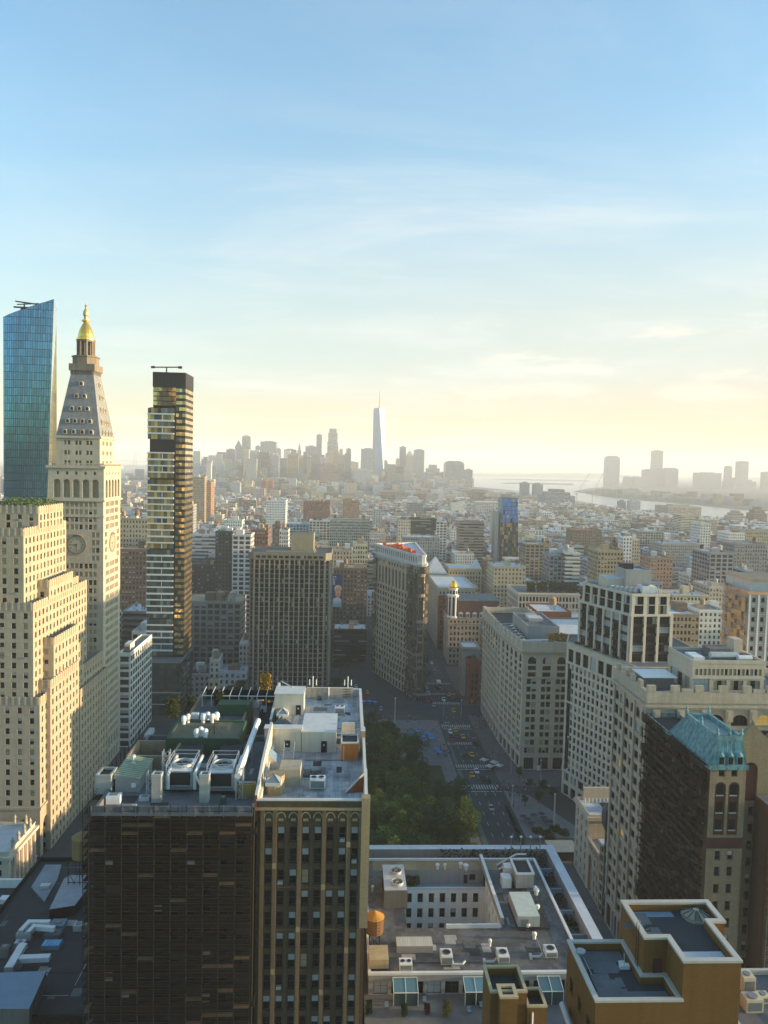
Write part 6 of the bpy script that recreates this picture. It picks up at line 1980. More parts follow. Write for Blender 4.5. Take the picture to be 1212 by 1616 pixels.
wedge(TX_l-0.35, TX_l+0.1, TYf, TYf+9, zr1-2, ZT+0.9, ZT+3.0, RUST, WHITEWALL)
wedge(TX_l-0.35, TX_l+0.1, TYf+9, TYf+24, zr1-2, ZT+3.0, ZT+4.6, RUST, WHITEWALL)
ztip_ = P(437, 1075, TYb)[1]; wedge(TX_l-2.1, TX_l-1.6, TYf+40, TYf+60, zr1-2, ztip_-2.2, ztip_, WHITEWALL)
thing('parapet_wall', 'white swept parapet with a rust-red outer face along the left of the silver deck', 'wall', mb)
mb = MB(); wedge(TX_r-0.45, TX_r+0.05, TYf+0.7, TYf+6, zr1, ZT+0.3, ZT+2.9, PALEBR, PALEBR); wedge(TX_r-0.45, TX_r+0.05, TYf+6, TYf+22, zr1, ZT+1.2, ZT+2.4, PALEBR)
mb.box(TX_r-0.75, TX_r+0.1, TYf+22.1, TYf+24.6, zr1, ZT+3.6, PALEBR, COPE)
thing('parapet_wall', 'pale brick parapet stepping up along the right of the silver deck', 'wall', mb)
mb = MB()
q = G(545, 1252, zr1); q2 = G(571, 1250, zr1)
mb.face([(q[0], q[1], zr1+0.02), (TX_r-0.5, q2[1], zr1+0.02), (TX_r-0.5, q2[1]+0.2, zr1+3.0)], RUST); mb.face([(q[0], q[1]+0.25, zr1+0.02), (TX_r-0.5, q2[1]+0.45, zr1+3.0), (TX_r-0.5, q2[1]+0.25, zr1+0.02)], RUST)
mb.tube((q[0], q[1]+0.1, zr1+0.1), (TX_r-0.5, q2[1]+0.2, zr1+3.1), 0.16, COPE, 4)
thing('buttress', 'triangular rust-red buttress at the front right corner of the silver deck', 'buttress', mb)
oh0, oh1 = G(538, 1200, zr1), G(565, 1198, zr1)
mb = MB(); ORH = stone('orange_cladding', (0.62, 0.19, 0.04), vary=0.2, streak=0.35)
mb.box(oh0[0], oh1[0], oh0[1], oh0[1]+4.5, zr1, zr1+3.2, ORH, ROOFDARK); ring(mb, rect(oh0[0], oh1[0], oh0[1], oh0[1]+4.5), zr1+3.2, zr1+3.5, 0.08, COPE, -0.2, True)
mb.tube((oh0[0]+0.5, oh0[1]-0.12, zr1+0.2), (oh0[0]+0.5, oh0[1]-0.12, zr1+2.8), 0.07, WHITEMETAL, 4)
mb.box(oh0[0], oh1[0]-0.6, oh0[1]+8.0, oh0[1]+8.4, zr1, zr1+4.4, WHITEWALL, COPE)
mb.tube((oh0[0]-0.3, oh0[1]+4.5, zr1+3.6), (TX_r-0.2, oh0[1]+3, zr1+5.2), 0.07, COPE, 4)
thing('roof_hut', 'bright orange clad hut on the right of the silver deck', 'hut', mb)
def hvac(label, px, py, z, w, d, h, group=None, fans=2, cat='air unit', leg=0.45):
    c = G(px, py, z); mb = MB()
    for sx in (-1, 1):
        for sy in (-1, 1): mb.tube((c[0]+sx*w*0.42, c[1]+sy*d*0.42, z), (c[0]+sx*w*0.42, c[1]+sy*d*0.42, z+leg), 0.06, STEEL, 4)
    mb.box(c[0]-w/2, c[0]+w/2, c[1]-d/2, c[1]+d/2, z+leg, z+leg+h, WHITEMETAL, WHITEMETAL)
    mb.box(c[0]-w*0.44, c[0]+w*0.44, c[1]-d/2-0.03, c[1]-d/2-0.004, z+leg+0.1, z+leg+h*0.8, STEEL)
    for i in range(fans):
        x = c[0]+w*((i+0.5)/fans-0.5); r = min(w/fans, d)*0.38
        mb.lathe((x, c[1]), [(r, z+leg+h), (r, z+leg+h+0.12), (r*0.85, z+leg+h+0.12)], STEEL, 12)
        mb.face([(x+r*0.85*cos(2*pi*k/12), c[1]+r*0.85*sin(2*pi*k/12), z+leg+h+0.06) for k in range(12)], BLACKMETAL)
    return thing('air_unit', label, cat, mb, group)
hvac('white two-fan air unit at the front of the silver deck', 501, 1245, zr1, 2.6, 1.8, 1.6)
hvac('white two-fan air unit at the far end of the silver deck', 536, 1128, zr1, 2.2, 1.6, 1.5)
mb = MB(); c = G(457, 1240, zr1); mb.box(c[0]-1.8, c[0]+1.8, c[1]-0.4, c[1]+4.0, zr1, zr1+3.0, stone('beige_tarpaulin', (0.40, 0.34, 0.25), vary=0.2, streak=0.4), _mc['beige_tarpaulin'])
thing('covered_unit', 'beige boxy unit under a cover on the left of the silver deck', 'unit', mb)
def skylight(label, px, py, z, w, name='skylight'):
    c = G(px, py, z); mb = MB(); mb.box(c[0]-w/2-0.15, c[0]+w/2+0.15, c[1]-w/2-0.15, c[1]+w/2+0.15, z, z+0.5, COPE)
    q = rect(c[0]-w/2, c[0]+w/2, c[1]-w/2, c[1]+w/2)
    for i in range(4):
        a, b = q[i], q[(i+1) % 4]; mb.face([(*a, z+0.5), (*b, z+0.5), (c[0], c[1], z+0.5+w*0.5)], glass_mat('skylight_glass', (0.25, 0.30, 0.34), 0.1, 0.2)); mb.tube((*a, z+0.5), (c[0], c[1], z+0.5+w*0.5), 0.05, STEEL, 4)
    return thing(name, label, 'skylight', mb)
c = G(432, 1256, zr1); mb = MB(); mb.cyl((c[0]+0.1, c[1]+1.4), 1.55, zr1, zr1+3.2, PALEBR, 16)
thing('turret_base', 'round pale brick turret at the front left corner of the silver deck', 'turret', mb)
skylight('glass pyramid skylight on top of the round pale brick turret', 432, 1236, zr1+3.2, 2.2)
skylight('glass pyramid skylight in front of the tall white lift house', 446, 1128, zr1+1.4, 2.2)
mb = MB(); c = G(445, 1146, zr1+2); mb.lathe((c[0], c[1]), [(1.7, zr1), (1.7, zr1+2.2), (2.0, zr1+2.3), (0, zr1+4.2)], DARKCONC, 16)
thing('roof_vent', 'dark cone-topped vent at the left of the silver deck', 'vent', mb)
mb = MB(); c = G(430, 1210, zr1); mb.prism([(c[0]-1.6, c[1]-1), (c[0]+1.2, c[1]-1), (c[0]+1.2, c[1]+2), (c[0]-1.6, c[1]+2)], zr1, zr1+0.6, WHITEWALL)
mb.face([(c[0]-1.7, c[1]-1.2, zr1+3.4), (c[0]+1.4, c[1]-1.0, zr1+0.9), (c[0]+1.4, c[1]+2.4, zr1+0.9), (c[0]-1.7, c[1]+2.4, zr1+3.4)], BLUESTEEL); mb.face([(c[0]-1.7, c[1]-1.2, zr1), (c[0]+1.4, c[1]-1.0, zr1), (c[0]+1.4, c[1]-1.0, zr1+0.9), (c[0]-1.7, c[1]-1.2, zr1+3.4)], WHITEWALL)
thing('sloped_skylight', 'slanted metal skylight hood by the left parapet of the silver deck', 'skylight', mb)
mb = MB(); c = G(455, 1204, zr1)
for k in range(9): mb.box(c[0]-0.9, c[0]+0.9, c[1]+k*0.32, c[1]+k*0.32+0.3, zr1+0.1+k*0.2, zr1+0.22+k*0.2, GALV)
for s in (-0.95, 0.95): mb.tube((c[0]+s, c[1], zr1+1.0), (c[0]+s, c[1]+2.9, zr1+2.9), 0.05, WHITEMETAL, 4); mb.tube((c[0]+s, c[1], zr1), (c[0]+s, c[1], zr1+1.0), 0.05, WHITEMETAL, 4)
thing('roof_stairs', 'short metal stair up to the door of the left cream roof house', 'stairs', mb)
mb = MB(); c = G(494, 1222, zr1); mb.box(c[0]-1.6, c[0]-0.4, c[1]-0.6, c[1]+1.4, zr1, zr1+1.2, STEEL); mb.tube((c[0]-0.4, c[1], zr1+0.8), (c[0]+1.6, c[1]+0.6, zr1+0.8), 0.4, STEEL, 8); mb.tube((c[0]+0.3, c[1]+1.2, zr1+0.5), (c[0]+2.0, c[1]+1.4, zr1+0.5), 0.3, GALV, 8); mb.box(c[0]+1.4, c[0]+2.2, c[1], c[1]+1.2, zr1, zr1+1.3, STEEL)
thing('pump_set', 'tangle of steel pipes and pumps behind the front air unit on the silver deck', 'pumps', mb)
p0_, p1_ = G(482, 1112, zr1), G(557, 1110, zr1)
mb = MB(); STAINW = stone('stained_wall', (0.40, 0.33, 0.27), vary=0.5, scale=0.9, streak=0.5)
mb.box(p0_[0], p1_[0], TYb-3.2, TYb-2.7, zr1, zr1+2.6, STAINW, COPE); mb.tube(((p0_[0]+p1_[0])/2-0.3, TYb-3.3, zr1), ((p0_[0]+p1_[0])/2-0.3, TYb-3.3, zr1+2.8), 0.12, WHITEMETAL, 6)
for k in range(4): mb.tube((p1_[0]-2.4, TYb-3.3, zr1+0.5+k*0.6), (p1_[0]-0.5, TYb-3.3, zr1+0.5+k*0.6), 0.06, BLACKMETAL, 4)
mb.box(p0_[0]+2.6, p0_[0]+3.6, TYb-4.6, TYb-3.8, zr1, zr1+0.8, GREENMETAL)
thing('screen_wall', 'stained back wall with painted patches at the far end of the silver deck', 'wall', mb)
for k, px in enumerate((493, 549)):
    c = G(px, 1088, ZT+1); mb = MB(); mb.tube((c[0], TYb-0.8, ZT), (c[0], TYb-0.8, ZT+3.4), 0.12, WHITEMETAL, 5)
    for s in (-0.8, 0.8): mb.tube((c[0]+s, TYb-0.8, ZT+1.2), (c[0]+s, TYb-0.8, ZT+2.6), 0.12, WHITEMETAL, 5)
    mb.tube((c[0]-1.1, TYb-0.8, ZT+1.6), (c[0]+1.1, TYb-0.8, ZT+1.6), 0.07, STEEL, 4)
    thing('antenna', ['left of the two antenna posts on the far edge of the silver deck', 'right of the two antenna posts on the far edge of the silver deck'][k], 'antenna', mb)
mb = MB(); c = G(445, 1078, zr1+5); c2 = G(462, 1088, zr1+4.8)
mb.tube((c[0], c2[1]+2, P(445, 1075, c2[1]+2)[1]), (c2[0], c2[1], zr1+5.2), 0.14, COPE, 5);
thing('roof_boom', 'white boom slanting over the tall white lift house', 'boom', mb)

# ---- courtyard block
ZC = 45.0; zter = 41.2
CY0, CY1, CX0, CX1 = 122.8, 183.2, 4.9, 53.2
B = Bld('courtyard_building', 'wide grey-roofed block round a white-walled courtyard, with a glazed terrace along its near edge', 'building', (30, CY0, 0), stone('light_grey_stone', (0.26, 0.26, 0.26), vary=0.15, streak=0.2), ROOFPAVER, seed=46, mix=(0.7, 0.2, 0, 0.1, 0))
LGS = _mc['light_grey_stone']
op = rect(CX0, CX1, CY0, CY1)
i0, i1 = G(848, 1345, ZC), G(921, 1500, ZC)
ux0, ux1, uy0, uy1 = CX0+0.8, 46.8, 134.9, 176.0
hx0, hx1 = G(642, 1462, ZC)[0], G(792, 1462, ZC)[0]; hy0 = G(700, 1464, ZC)[1]; hy1 = G(700, 1404, 42.0)[1]
hy1u = hy1+2.6
for i in range(4):
    a, b = op[i], op[(i+1) % 4]
    if i in (0, 1): B.facade(a, b, 0, zter, 11, int(dist2(a, b)/3.4), 1.7, 2.2, style='sash')
    else: B.plain(a, b, 0, zter)
# outer coping of the terrace: broad pale metal band on the far and right sides
BAND = stone('pale_metal_band', (0.50, 0.53, 0.57), rough=0.55, vary=0.15, scale=0.5, streak=0.0, bricks=(2.4, 2.4, 0.03, 0.05))
B.trim.box(CX0, CX1, CY1-2.1, CY1, zter, ZC, LGS, BAND); B.trim.box(CX1-2.2, CX1, CY0, CY1-2.11, zter, ZC, LGS, BAND)
B.trim.box(CX0, CX1-2.21, CY0, CY0+0.7, zter, zter+1.1, LGS, BAND)
WW = stone('white_painted_brick', (0.80, 0.78, 0.74), vary=0.1, streak=0.15, bricks=(0.4, 0.13, 0.01, 0.04))
# terrace floor (with the courtyard left open)
def holed(z, mat, X0_, X1_, Y0_, Y1_, hy1_):
    for (xa_, xb_, ya_, yb_) in ((X0_, X1_, Y0_, hy0), (X0_, hx0, hy0, hy1_), (hx1, X1_, hy0, hy1_), (X0_, X1_, hy1_, Y1_)):
        B.roof.face([(xa_, ya_, z), (xb_, ya_, z), (xb_, yb_, z), (xa_, yb_, z)], mat)
holed(zter, ROOFGREY, CX0+0.02, CX1-0.02, CY0+0.02, CY1-0.02, hy1)
# upper storey with hole
holed(ZC-0.0, ROOFPAVER, ux0, ux1, uy0, uy1, hy1u)
up = rect(ux0, ux1, uy0, uy1)
B.facade(up[0], up[1], zter, ZC-0.8, 1, 12, 2.6, 2.5, style='wide', sill=0.05, mix=(0.9, 0.1, 0, 0, 0)); B.plain(up[0], up[1], ZC-0.8, ZC)
for i in (1, 2, 3): B.plain(up[i], up[(i+1) % 4], zter, ZC)
WB = stone('white_roof_edge', (0.60, 0.61, 0.62), vary=0.12, streak=0.1)
ring(B.trim, up, ZC, ZC+0.45, 0.12, WB, -0.45, True)
# courtyard walls (faces look inwards)
hole = [(hx0, hy0), (hx1, hy0), (hx1, hy1), (hx0, hy1)]
B.facade((hx0, hy1), (hx1, hy1), 10, 42.0, 9, 7, 1.25, 2.3, style='sash', mat=WW, margin=0.8, mix=(0.85, 0.15, 0, 0, 0))
B.facade((hx1, hy1), (hx1, hy0), 10, ZC, 9, 5, 1.2, 2.3, style='sash', mat=WW); B.plain((hx0, hy0), (hx0, hy1), 10, ZC, WW); B.plain((hx1, hy0), (hx0, hy0), 10, ZC, WW)
B.plain((hx0, hy1u), (hx1, hy1u), 42.0, ZC+0.3, LGS)
B.roof.face([(hx0, hy1, 42.0), (hx1, hy1, 42.0), (hx1, hy1u, 42.0), (hx0, hy1u, 42.0)], BLUESTEEL)
B.trim.box(hx0, hx1, hy1-0.02, hy1+0.3, 42.0, 42.5, WB)
B.roof.face([(hx0, hy0, 10), (hx1, hy0, 10), (hx1, hy1, 10), (hx0, hy1, 10)], ROOFDARK)
B.trim.box(hx1-0.35, hx1+0.35, hy0, hy1u+4, ZC+0.46, ZC+2.0, LGS, WB)
B.trim.box(hx0+8, hx1-0.4, hy0-0.3, hy0+0.15, ZC, ZC+0.8, WB)
# far wing wears a tan roof
TANROOF = stone('tan_roofing', (0.27, 0.21, 0.12), vary=0.3, scale=0.3, streak=0, bricks=(4.5, 9.0, 0.04, 0.08))
B.roof.face([(ux0+2, hy1u+0.4, ZC+0.012), (ux1-1.2, hy1u+0.4, ZC+0.012), (ux1-1.2, uy1-0.6, ZC+0.012), (ux0+2, uy1-0.6, ZC+0.012)], TANROOF)
patches(B, ux0+1, ux1-1, uy0+1, hy0-0.5, ZC, 26, 3, [ROOFGREY, ROOFDARK, ROOFPAVER, CONC]); patches(B, hx1+1, ux1-1, hy0, uy1-9, ZC, 18, 4, [ROOFGREY, ROOFDARK, CONC])
d_ = MB(); d_.box(hx1-4.6, hx1-3.7, hy1u-0.06, hy1u-0.003, 42.0, 44.1, BLACKMETAL); B.part('door', d_)
d_ = MB(); d_.box(hx1-3.3, hx1-1.9, hy1u-0.06, hy1u-0.003, 42.9, 44.2, GLASS); B.part('patio_window', d_)
B.finish()
reserve(3, 55, 121, 185)
def at_roof(px, py, z=ZC): return G(px, py, z)
mb = MB(); c0, c1 = G(606, 1434, ZC), G(642, 1436, ZC)
ct = empty('cooling_tower', (c0[0], c0[1], ZC), 'big black-sided cooling tower with two roof fans at the left of the courtyard', 'cooling tower')
oo = (c0[0], c0[1], ZC)
mb.box(c0[0], c1[0], c0[1], c0[1]+10.5, ZC, ZC+4.0, stone('black_cladding', (0.035, 0.037, 0.04), vary=0.3), GALV); mb.box(c0[0]-0.1, c1[0]+0.1, c0[1]-0.15, c0[1]-0.01, ZC, ZC+3.9, DARKCONC); mb.build('casing', ct, oo)
for k in range(2):
    x, y = (c0[0]+c1[0])/2+0.5, c0[1]+2.8+k*4.6
    f = MB(); f.lathe((x, y), [(1.35, ZC+4.0), (1.3, ZC+4.5), (1.15, ZC+4.5), (1.1, ZC+4.1)], GALV, 18); f.face([(x+1.1*cos(2*pi*i/18), y+1.1*sin(2*pi*i/18), ZC+4.1) for i in range(18)], BLACKMETAL)
    for i in range(6): f.tube((x, y, ZC+4.4), (x+1.2*cos(i*pi/3), y+1.2*sin(i*pi/3), ZC+4.4), 0.05, GALV, 4)
    f.build('fan', ct, oo)
c = G(591, 1500, ZC)
tank('wooden roof tank with an orange cone lid beside the tan corner building', (c[0], c[1]+2), ZC, 1.75, 3.0, 2.6, stone('old_tank_wood', (0.17, 0.09, 0.035), vary=0.3), stone('orange_lid', (0.36, 0.18, 0.04), vary=0.15))
mb = MB(); c = G(605, 1536, ZC); mb.box(CX0+0.9, c[0]+1.0, c[1]+0.6, c[1]+5, ZC+0.46, ZC+2.2, stone('sand_wall', (0.38, 0.31, 0.19)), _mc['sand_wall'])
thing('tank_base', 'sand-coloured plinth under the orange-lidded roof tank', 'plinth', mb)
c = G(660, 1502, ZC); mb = MB(); mb.box(c[0]-4.2, c[0]+2.8, c[1]-0.4, c[1]+2.6, ZC+0.01, ZC+1.4, LGS, stone('ribbed_pale_roof', (0.46, 0.46, 0.42), vary=0.1, streak=0, bricks=(0.5, 9, 0.04, 0.08)))
thing('plant_shed', 'low ribbed-roof shed near the left end of the courtyard block', 'shed', mb)
hvac('white square air unit left of the ribbed-roof shed front', 640, 1530, ZC, 2.4, 2.0, 1.2, 'units on the courtyard block roof')
hvac('tall white air unit right of the ribbed-roof shed', 704, 1520, ZC, 2.2, 2.4, 1.7, 'units on the courtyard block roof', 1)
hvac('white air unit in the middle of the grey paved roof', 793, 1516, ZC, 2.1, 2.8, 1.3, 'units on the courtyard block roof', 1)
hvac('white air unit near the orange brick building on the grey paved roof', 868, 1509, ZC, 2.2, 2.4, 1.2, 'units on the courtyard block roof', 1)
for k, (px, py) in enumerate(((772, 1520), (845, 1512), (722, 1524))):
    c = G(px, py, ZC); mb = MB()
    mb.tube((c[0]-0.9, c[1], ZC+0.3), (c[0]+0.9, c[1], ZC+0.3), 0.25, GALV, 8); mb.tube((c[0]+0.9, c[1], ZC+0.3), (c[0]+1.5, c[1]+0.5, ZC+0.6), 0.22, GALV, 8); mb.box(c[0]-1.2, c[0]-0.7, c[1]-0.5, c[1]+0.5, ZC+0.01, ZC+0.7, GALV)
    thing('duct_fitting', ['silver duct elbow left of the middle air unit', 'silver duct elbow left of the air unit by the orange brick building', 'silver duct elbow right of the tall white air unit'][k], 'duct', mb, None)
mb = MB(); c0, c1 = G(817, 1468, ZC), G(853, 1468, ZC); c2 = G(820, 1425, ZC+2.8)
ru = empty('rooftop_unit', (c0[0], c0[1], ZC), 'large pale boxy air handler on a dark frame beside the courtyard', 'air handler')
mb.box(c0[0], c1[0]-0.2, c0[1], c0[1]+9, ZC+0.7, ZC+2.9, GALV, stone('pale_green_metal', (0.48, 0.53, 0.48), rough=0.5, vary=0.1)); mb.build('casing', ru, (c0[0], c0[1], ZC))
m2 = MB(); m2.box(c0[0]+0.7, c0[0]+2.2, c0[1]-0.06, c0[1]-0.004, ZC+1.0, ZC+2.3, STEEL); m2.build('grille', ru, (c0[0], c0[1], ZC))
m2 = MB(); m2.box(c0[0]-0.2, c1[0]+1.8, c0[1]-0.4, c0[1]+9.2, ZC+0.35, ZC+0.6, BLACKMETAL)
for s in range(5): m2.tube((c1[0]+1.7, c0[1]+s*2.2, ZC+0.6), (c1[0]+1.7, c0[1]+s*2.2, ZC+1.7), 0.05, BLACKMETAL, 4)
m2.tube((c1[0]+1.7, c0[1]-0.3, ZC+1.7), (c1[0]+1.7, c0[1]+9, ZC+1.7), 0.05, BLACKMETAL, 4)
m2.build('frame', ru, (c0[0], c0[1], ZC))
mb = MB(); c0, c1 = G(814, 1405, ZC), G(842, 1405, ZC); mb.box(c0[0], c1[0], c0[1], c0[1]+6.5, ZC+0.46, ZC+3.6, CONC, ROOFDARK); ring(mb, rect(c0[0], c1[0], c0[1], c0[1]+6.5), ZC+3.6, ZC+3.95, 0.1, WB, -0.35, True)
thing('lift_house', 'square concrete lift house with a white rim on the right wing of the courtyard block', 'roof house', mb)
mb = MB(); c0 = G(800, 1400, ZC); mb.box(c0[0]-1.2, c0[0]+0.9, c0[1]-0.5, c0[1]+1.8, ZC+0.01, ZC+2.3, WHITEMETAL, WHITEMETAL); mb.box(c0[0]+0.0, c0[0]+2.6, c0[1]+2.6, c0[1]+5.0, ZC+0.01, ZC+3.0, WHITEMETAL)
thing('cabinet', 'pair of white plant cabinets left of the concrete lift house', 'cabinet', mb)
mb = MB(); s0, s1 = G(787, 1374, ZC), G(826, 1358, ZC)
mb.face([(s0[0], s0[1], ZC+0.05), (s0[0]+4.5, s0[1], ZC+2.6), (s0[0]+4.5, s0[1]+2, ZC+2.6), (s0[0], s0[1]+2, ZC+0.05)], DARKCONC)
mb.box(s0[0]+4.5, s0[0]+6.8, s0[1], s0[1]+2, ZC+0.01, ZC+2.6, LGS, ROOFDARK)
for y in (s0[1], s0[1]+2): mb.tube((s0[0], y, ZC+0.3), (s0[0]+4.5, y, ZC+2.9), 0.2, WB, 5); mb.tube((s0[0]+4.5, y, ZC+2.9), (s0[0]+6.8, y, ZC+2.9), 0.2, WB, 5)
thing('stair_bulkhead', 'sloping stair bulkhead with white rims on the tan roof of the courtyard block', 'roof house', mb)
for k, (px, py) in enumerate(((702, 1372), (727, 1370), (735, 1373), (844, 1408), (848, 1438), (832, 1466), (773, 1493), (843, 1482), (846, 1412), (588, 1407), (690, 1372))):
    c = G(px, py, ZC); mb = MB(); r = 0.35+0.15*(k % 3)
    mb.lathe((c[0], c[1]), [(r*0.7, ZC+0.01), (r*0.7, ZC+0.8), (r, ZC+0.9), (r, ZC+1.3), (0, ZC+1.6)], WHITEMETAL, 10)
    tan_ = py < 1380
    thing('roof_vent', 'white capped vent on the tan roof of the courtyard block' if tan_ else ('white capped vent in the dark corner by the big black cooling tower' if k == 9 else 'white capped vent on the grey paved roof of the courtyard block'), 'vent', mb, 'vents on the tan roof' if tan_ else (None if k == 9 else 'vents on the grey paved roof'))
# side terrace cells between roof and pale band
for k in range(5):
    y = 140+k*8.5; mb = MB(); mb.box(ux1+0.15, CX1-2.3, y, y+0.3, zter+0.01, zter+2.6, BLUESTEEL)
    thing('terrace_divider', 'blue-grey divider wall across the narrow side terrace of the courtyard block', 'wall', mb, 'dividers of the side terrace')
shrubs('terrace_planting', 'dark planting in the narrow terrace along the right edge of the courtyard block', 'plants', [(ux1+0.4, CX1-2.5, y, y+4, zter, zter+1.6) for y in (136, 145, 153, 162, 170)], 110, (0.035, 0.045, 0.022), seed=80)
shrubs('terrace_planting', 'dark planting strip behind the pale far band of the courtyard block', 'plants', [(24, 50, CY1-6.6, CY1-3, zter, ZC+0.7)], 700, (0.05, 0.05, 0.022), seed=81)
shrubs('patio_planting', 'yellow-brown shrubs on the small patio ledge above the courtyard', 'plants', [(hx0+0.3, hx0+4.5, hy1+0.5, hy1u-0.3, 42, 44.0)], 220, (0.09, 0.07, 0.02), seed=82)
for k in range(4):
    c = G(822+k*12, 1352, zter); mb = MB()
    mb.tube((42+k*2.4, CY1-3.0, zter), (42+k*2.4, CY1-3.0, ZC+3.4), 0.12, STEEL, 6); mb.lathe((42+k*2.4, CY1-3.0), [(0.3, ZC+3.4), (0.35, ZC+3.7), (0, ZC+3.9)], WHITEMETAL, 8)
    if k < 3: mb.tube((42+k*2.4, CY1-3.0, ZC+1.5), (44.4+k*2.4, CY1-3.0, ZC+1.5), 0.06, STEEL, 4)
    thing('lamp_post', 'slim grey post with a pale cap at the far corner of the courtyard block', 'post', mb, 'posts at the far corner of the courtyard block')
# glazed bays and planting on the near terrace
GLB = glass_mat('teal_glass', (0.10, 0.20, 0.23), 0.05, 0.3)
for k, (px0, px1) in enumerate(((620, 658), (731, 765), (848, 884))):
    x0, x1 = G(px0, 1548, ZC-1)[0], G(px1, 1548, ZC-1)[0]
    t = empty('glass_porch', (x0, uy0-3.0, zter), ['glazed porch on the near terrace behind the plum shrub', 'glazed porch on the near terrace left of the brick chimney', 'glazed porch on the near terrace right of the brick chimney'][k], 'porch')
    f = MB(); oo = (x0, uy0-3.0, zter)
    for x in (x0, (x0+x1)/2, x1):
        f.tube((x, uy0-3.0, zter), (x, uy0-3.0, zter+2.5), 0.07, WHITEMETAL, 4); f.tube((x, uy0-3.0, zter+2.5), (x, uy0-0.1, zter+3.4), 0.07, WHITEMETAL, 4)
    f.tube((x0, uy0-3, zter+2.5), (x1, uy0-3, zter+2.5), 0.08, WHITEMETAL, 4); f.tube((x0, uy0-0.1, zter+3.4), (x1, uy0-0.1, zter+3.4), 0.08, WHITEMETAL, 4); f.build('frame', t, oo)
    g_ = MB(); g_.face([(x0, uy0-3.0, zter+2.5), (x1, uy0-3.0, zter+2.5), (x1, uy0-0.1, zter+3.38), (x0, uy0-0.1, zter+3.38)], GLB); g_.face([(x0, uy0-2.97, zter), (x1, uy0-2.97, zter), (x1, uy0-2.97, zter+2.45), (x0, uy0-2.97, zter+2.45)], GLASSGREEN); g_.build('glazing', t, oo)
for k, (px, py, w, h, col, lb) in enumerate(((638, 1605, 0.9, 1.8, (0.03, 0.05, 0.015), 'dark green bush on the near terrace beside the plum shrub'), (674, 1600, 0.8, 1.3, (0.10, 0.02, 0.03), 'plum red shrub on the near terrace'), (705, 1604, 1.2, 2.6, (0.11, 0.10, 0.012), 'tall yellow-green shrub on the near terrace'), (582, 1600, 1.0, 2.0, (0.025, 0.035, 0.012), 'dark bush at the left end of the near terrace'))):
    c = G(px, py, zter); shrubs('terrace_shrub', lb, 'shrub', [(c[0]-w/2, c[0]+w/2, c[1]-0.4, c[1]+0.8, zter, zter+h)], 260, col, seed=90+k, size=0.22)
for k, (px, py) in enumerate(((610, 1590), (645, 1580), (655, 1582), (670, 1582), (740, 1598), (760, 1590))):
    c = G(px, py, zter); mb = MB(); mb.box(c[0]-0.35, c[0]+0.35, c[1]-0.35, c[1]+0.35, zter+0.35, zter+0.45, BLUESTEEL); mb.box(c[0]-0.35, c[0]+0.35, c[1]+0.3, c[1]+0.36, zter+0.45, zter+0.95, BLUESTEEL)
    for sx in (-0.3, 0.3):
        for sy in (-0.3, 0.3): mb.tube((c[0]+sx, c[1]+sy, zter+0.01), (c[0]+sx, c[1]+sy, zter+0.36), 0.035, BLACKMETAL, 4)
    thing('terrace_chair', 'dark garden chair on the near terrace of the courtyard block', 'chair', mb, 'garden chairs on the near terrace')

# ---- orange brick house with the L-shaped roof
ZO, ZL = 82.0, 77.5
pp_ = ccw([G(x, y, ZO) for x, y in ((980.7, 1424), (1060, 1424), (1121, 1427), (1143, 1453), (1112, 1454), (1170, 1519), (1081, 1521), (1053.5, 1482), (1017, 1483))])
lp_ = ccw([G(x, y, ZL) for x, y in ((892, 1486), (984, 1485), (1082, 1582.5), (940, 1582.5))])
lx0, ly0 = G(892, 1486, ZL); lx1, ly1 = G(940, 1582, ZL)
B = Bld('orange_brick_building', 'orange brick building with a tall L-shaped top and pale stone copings, at the lower right', 'building', (lx1+5, ly1, 0), ORANGEBRICK, ROOFGREY, seed=47, mix=(0.9, 0.1, 0, 0, 0))
xr_ = G(1170, 1519, ZO)[0]; yf_ = G(1170, 1519, ZO)[1]
A_ = [G(x, y, ZO) for x, y in ((980.7, 1424), (1121, 1427), (1143, 1453), (1112, 1454), (1170, 1519), (1081, 1521), (1053.5, 1482), (1017, 1483))]
xL, xN, xW, xR = A_[0][0], (A_[6][0]), A_[5][0], A_[4][0]
yB, yN, yF = A_[0][1], A_[6][1], A_[4][1]
top = [(xL, yN), (xN, yN), (xN, yF), (xR, yF), (xR, yN+3.2), (xR+1.9, yN+3.2), (xR+1.9, yB), (xL, yB)]
for i in range(len(top)): B.plain(top[i], top[(i+1) % len(top)], 0 if i in (2, 3, 4, 5, 6) else ZL-1, ZO)
COPING = stone('grey_coping', (0.44, 0.41, 0.36), vary=0.15, streak=0.1)
ring(B.trim, top, ZO, ZO+0.3, 0.12, COPING, -0.55, True)
inn_ = offset(top, -0.55)
B.wall.v and None
for i in range(len(top)):
    j = (i+1) % len(top); B.wall.face([(inn_[j][0], inn_[j][1], ZO-0.9), (inn_[i][0], inn_[i][1], ZO-0.9), (inn_[i][0], inn_[i][1], ZO), (inn_[j][0], inn_[j][1], ZO)], ORANGEBRICK)
B.roof.face([(p[0], p[1], ZO-0.9) for p in inn_], ROOFDARK)
B.roof.face([(xL+0.8, yN+6.0, ZO-0.885), (xL+6.4, yN+6.0, ZO-0.885), (xL+6.4, yB-0.7, ZO-0.885), (xL+0.8, yB-0.7, ZO-0.885)], BLUESTEEL)
B.roof.face([(xN+0.8, yF+0.7, ZO-0.885), (xR-0.7, yF+0.7, ZO-0.885), (xR-0.7, yF+3.4, ZO-0.885), (xN+0.8, yF+3.4, ZO-0.885)], ROOFWHITE)
low = [(lx1, ly1), (xN, ly1), (xN, yN-0.005), (xL, yN-0.005), (xL, ly0), (lx0+0.4, ly0)]
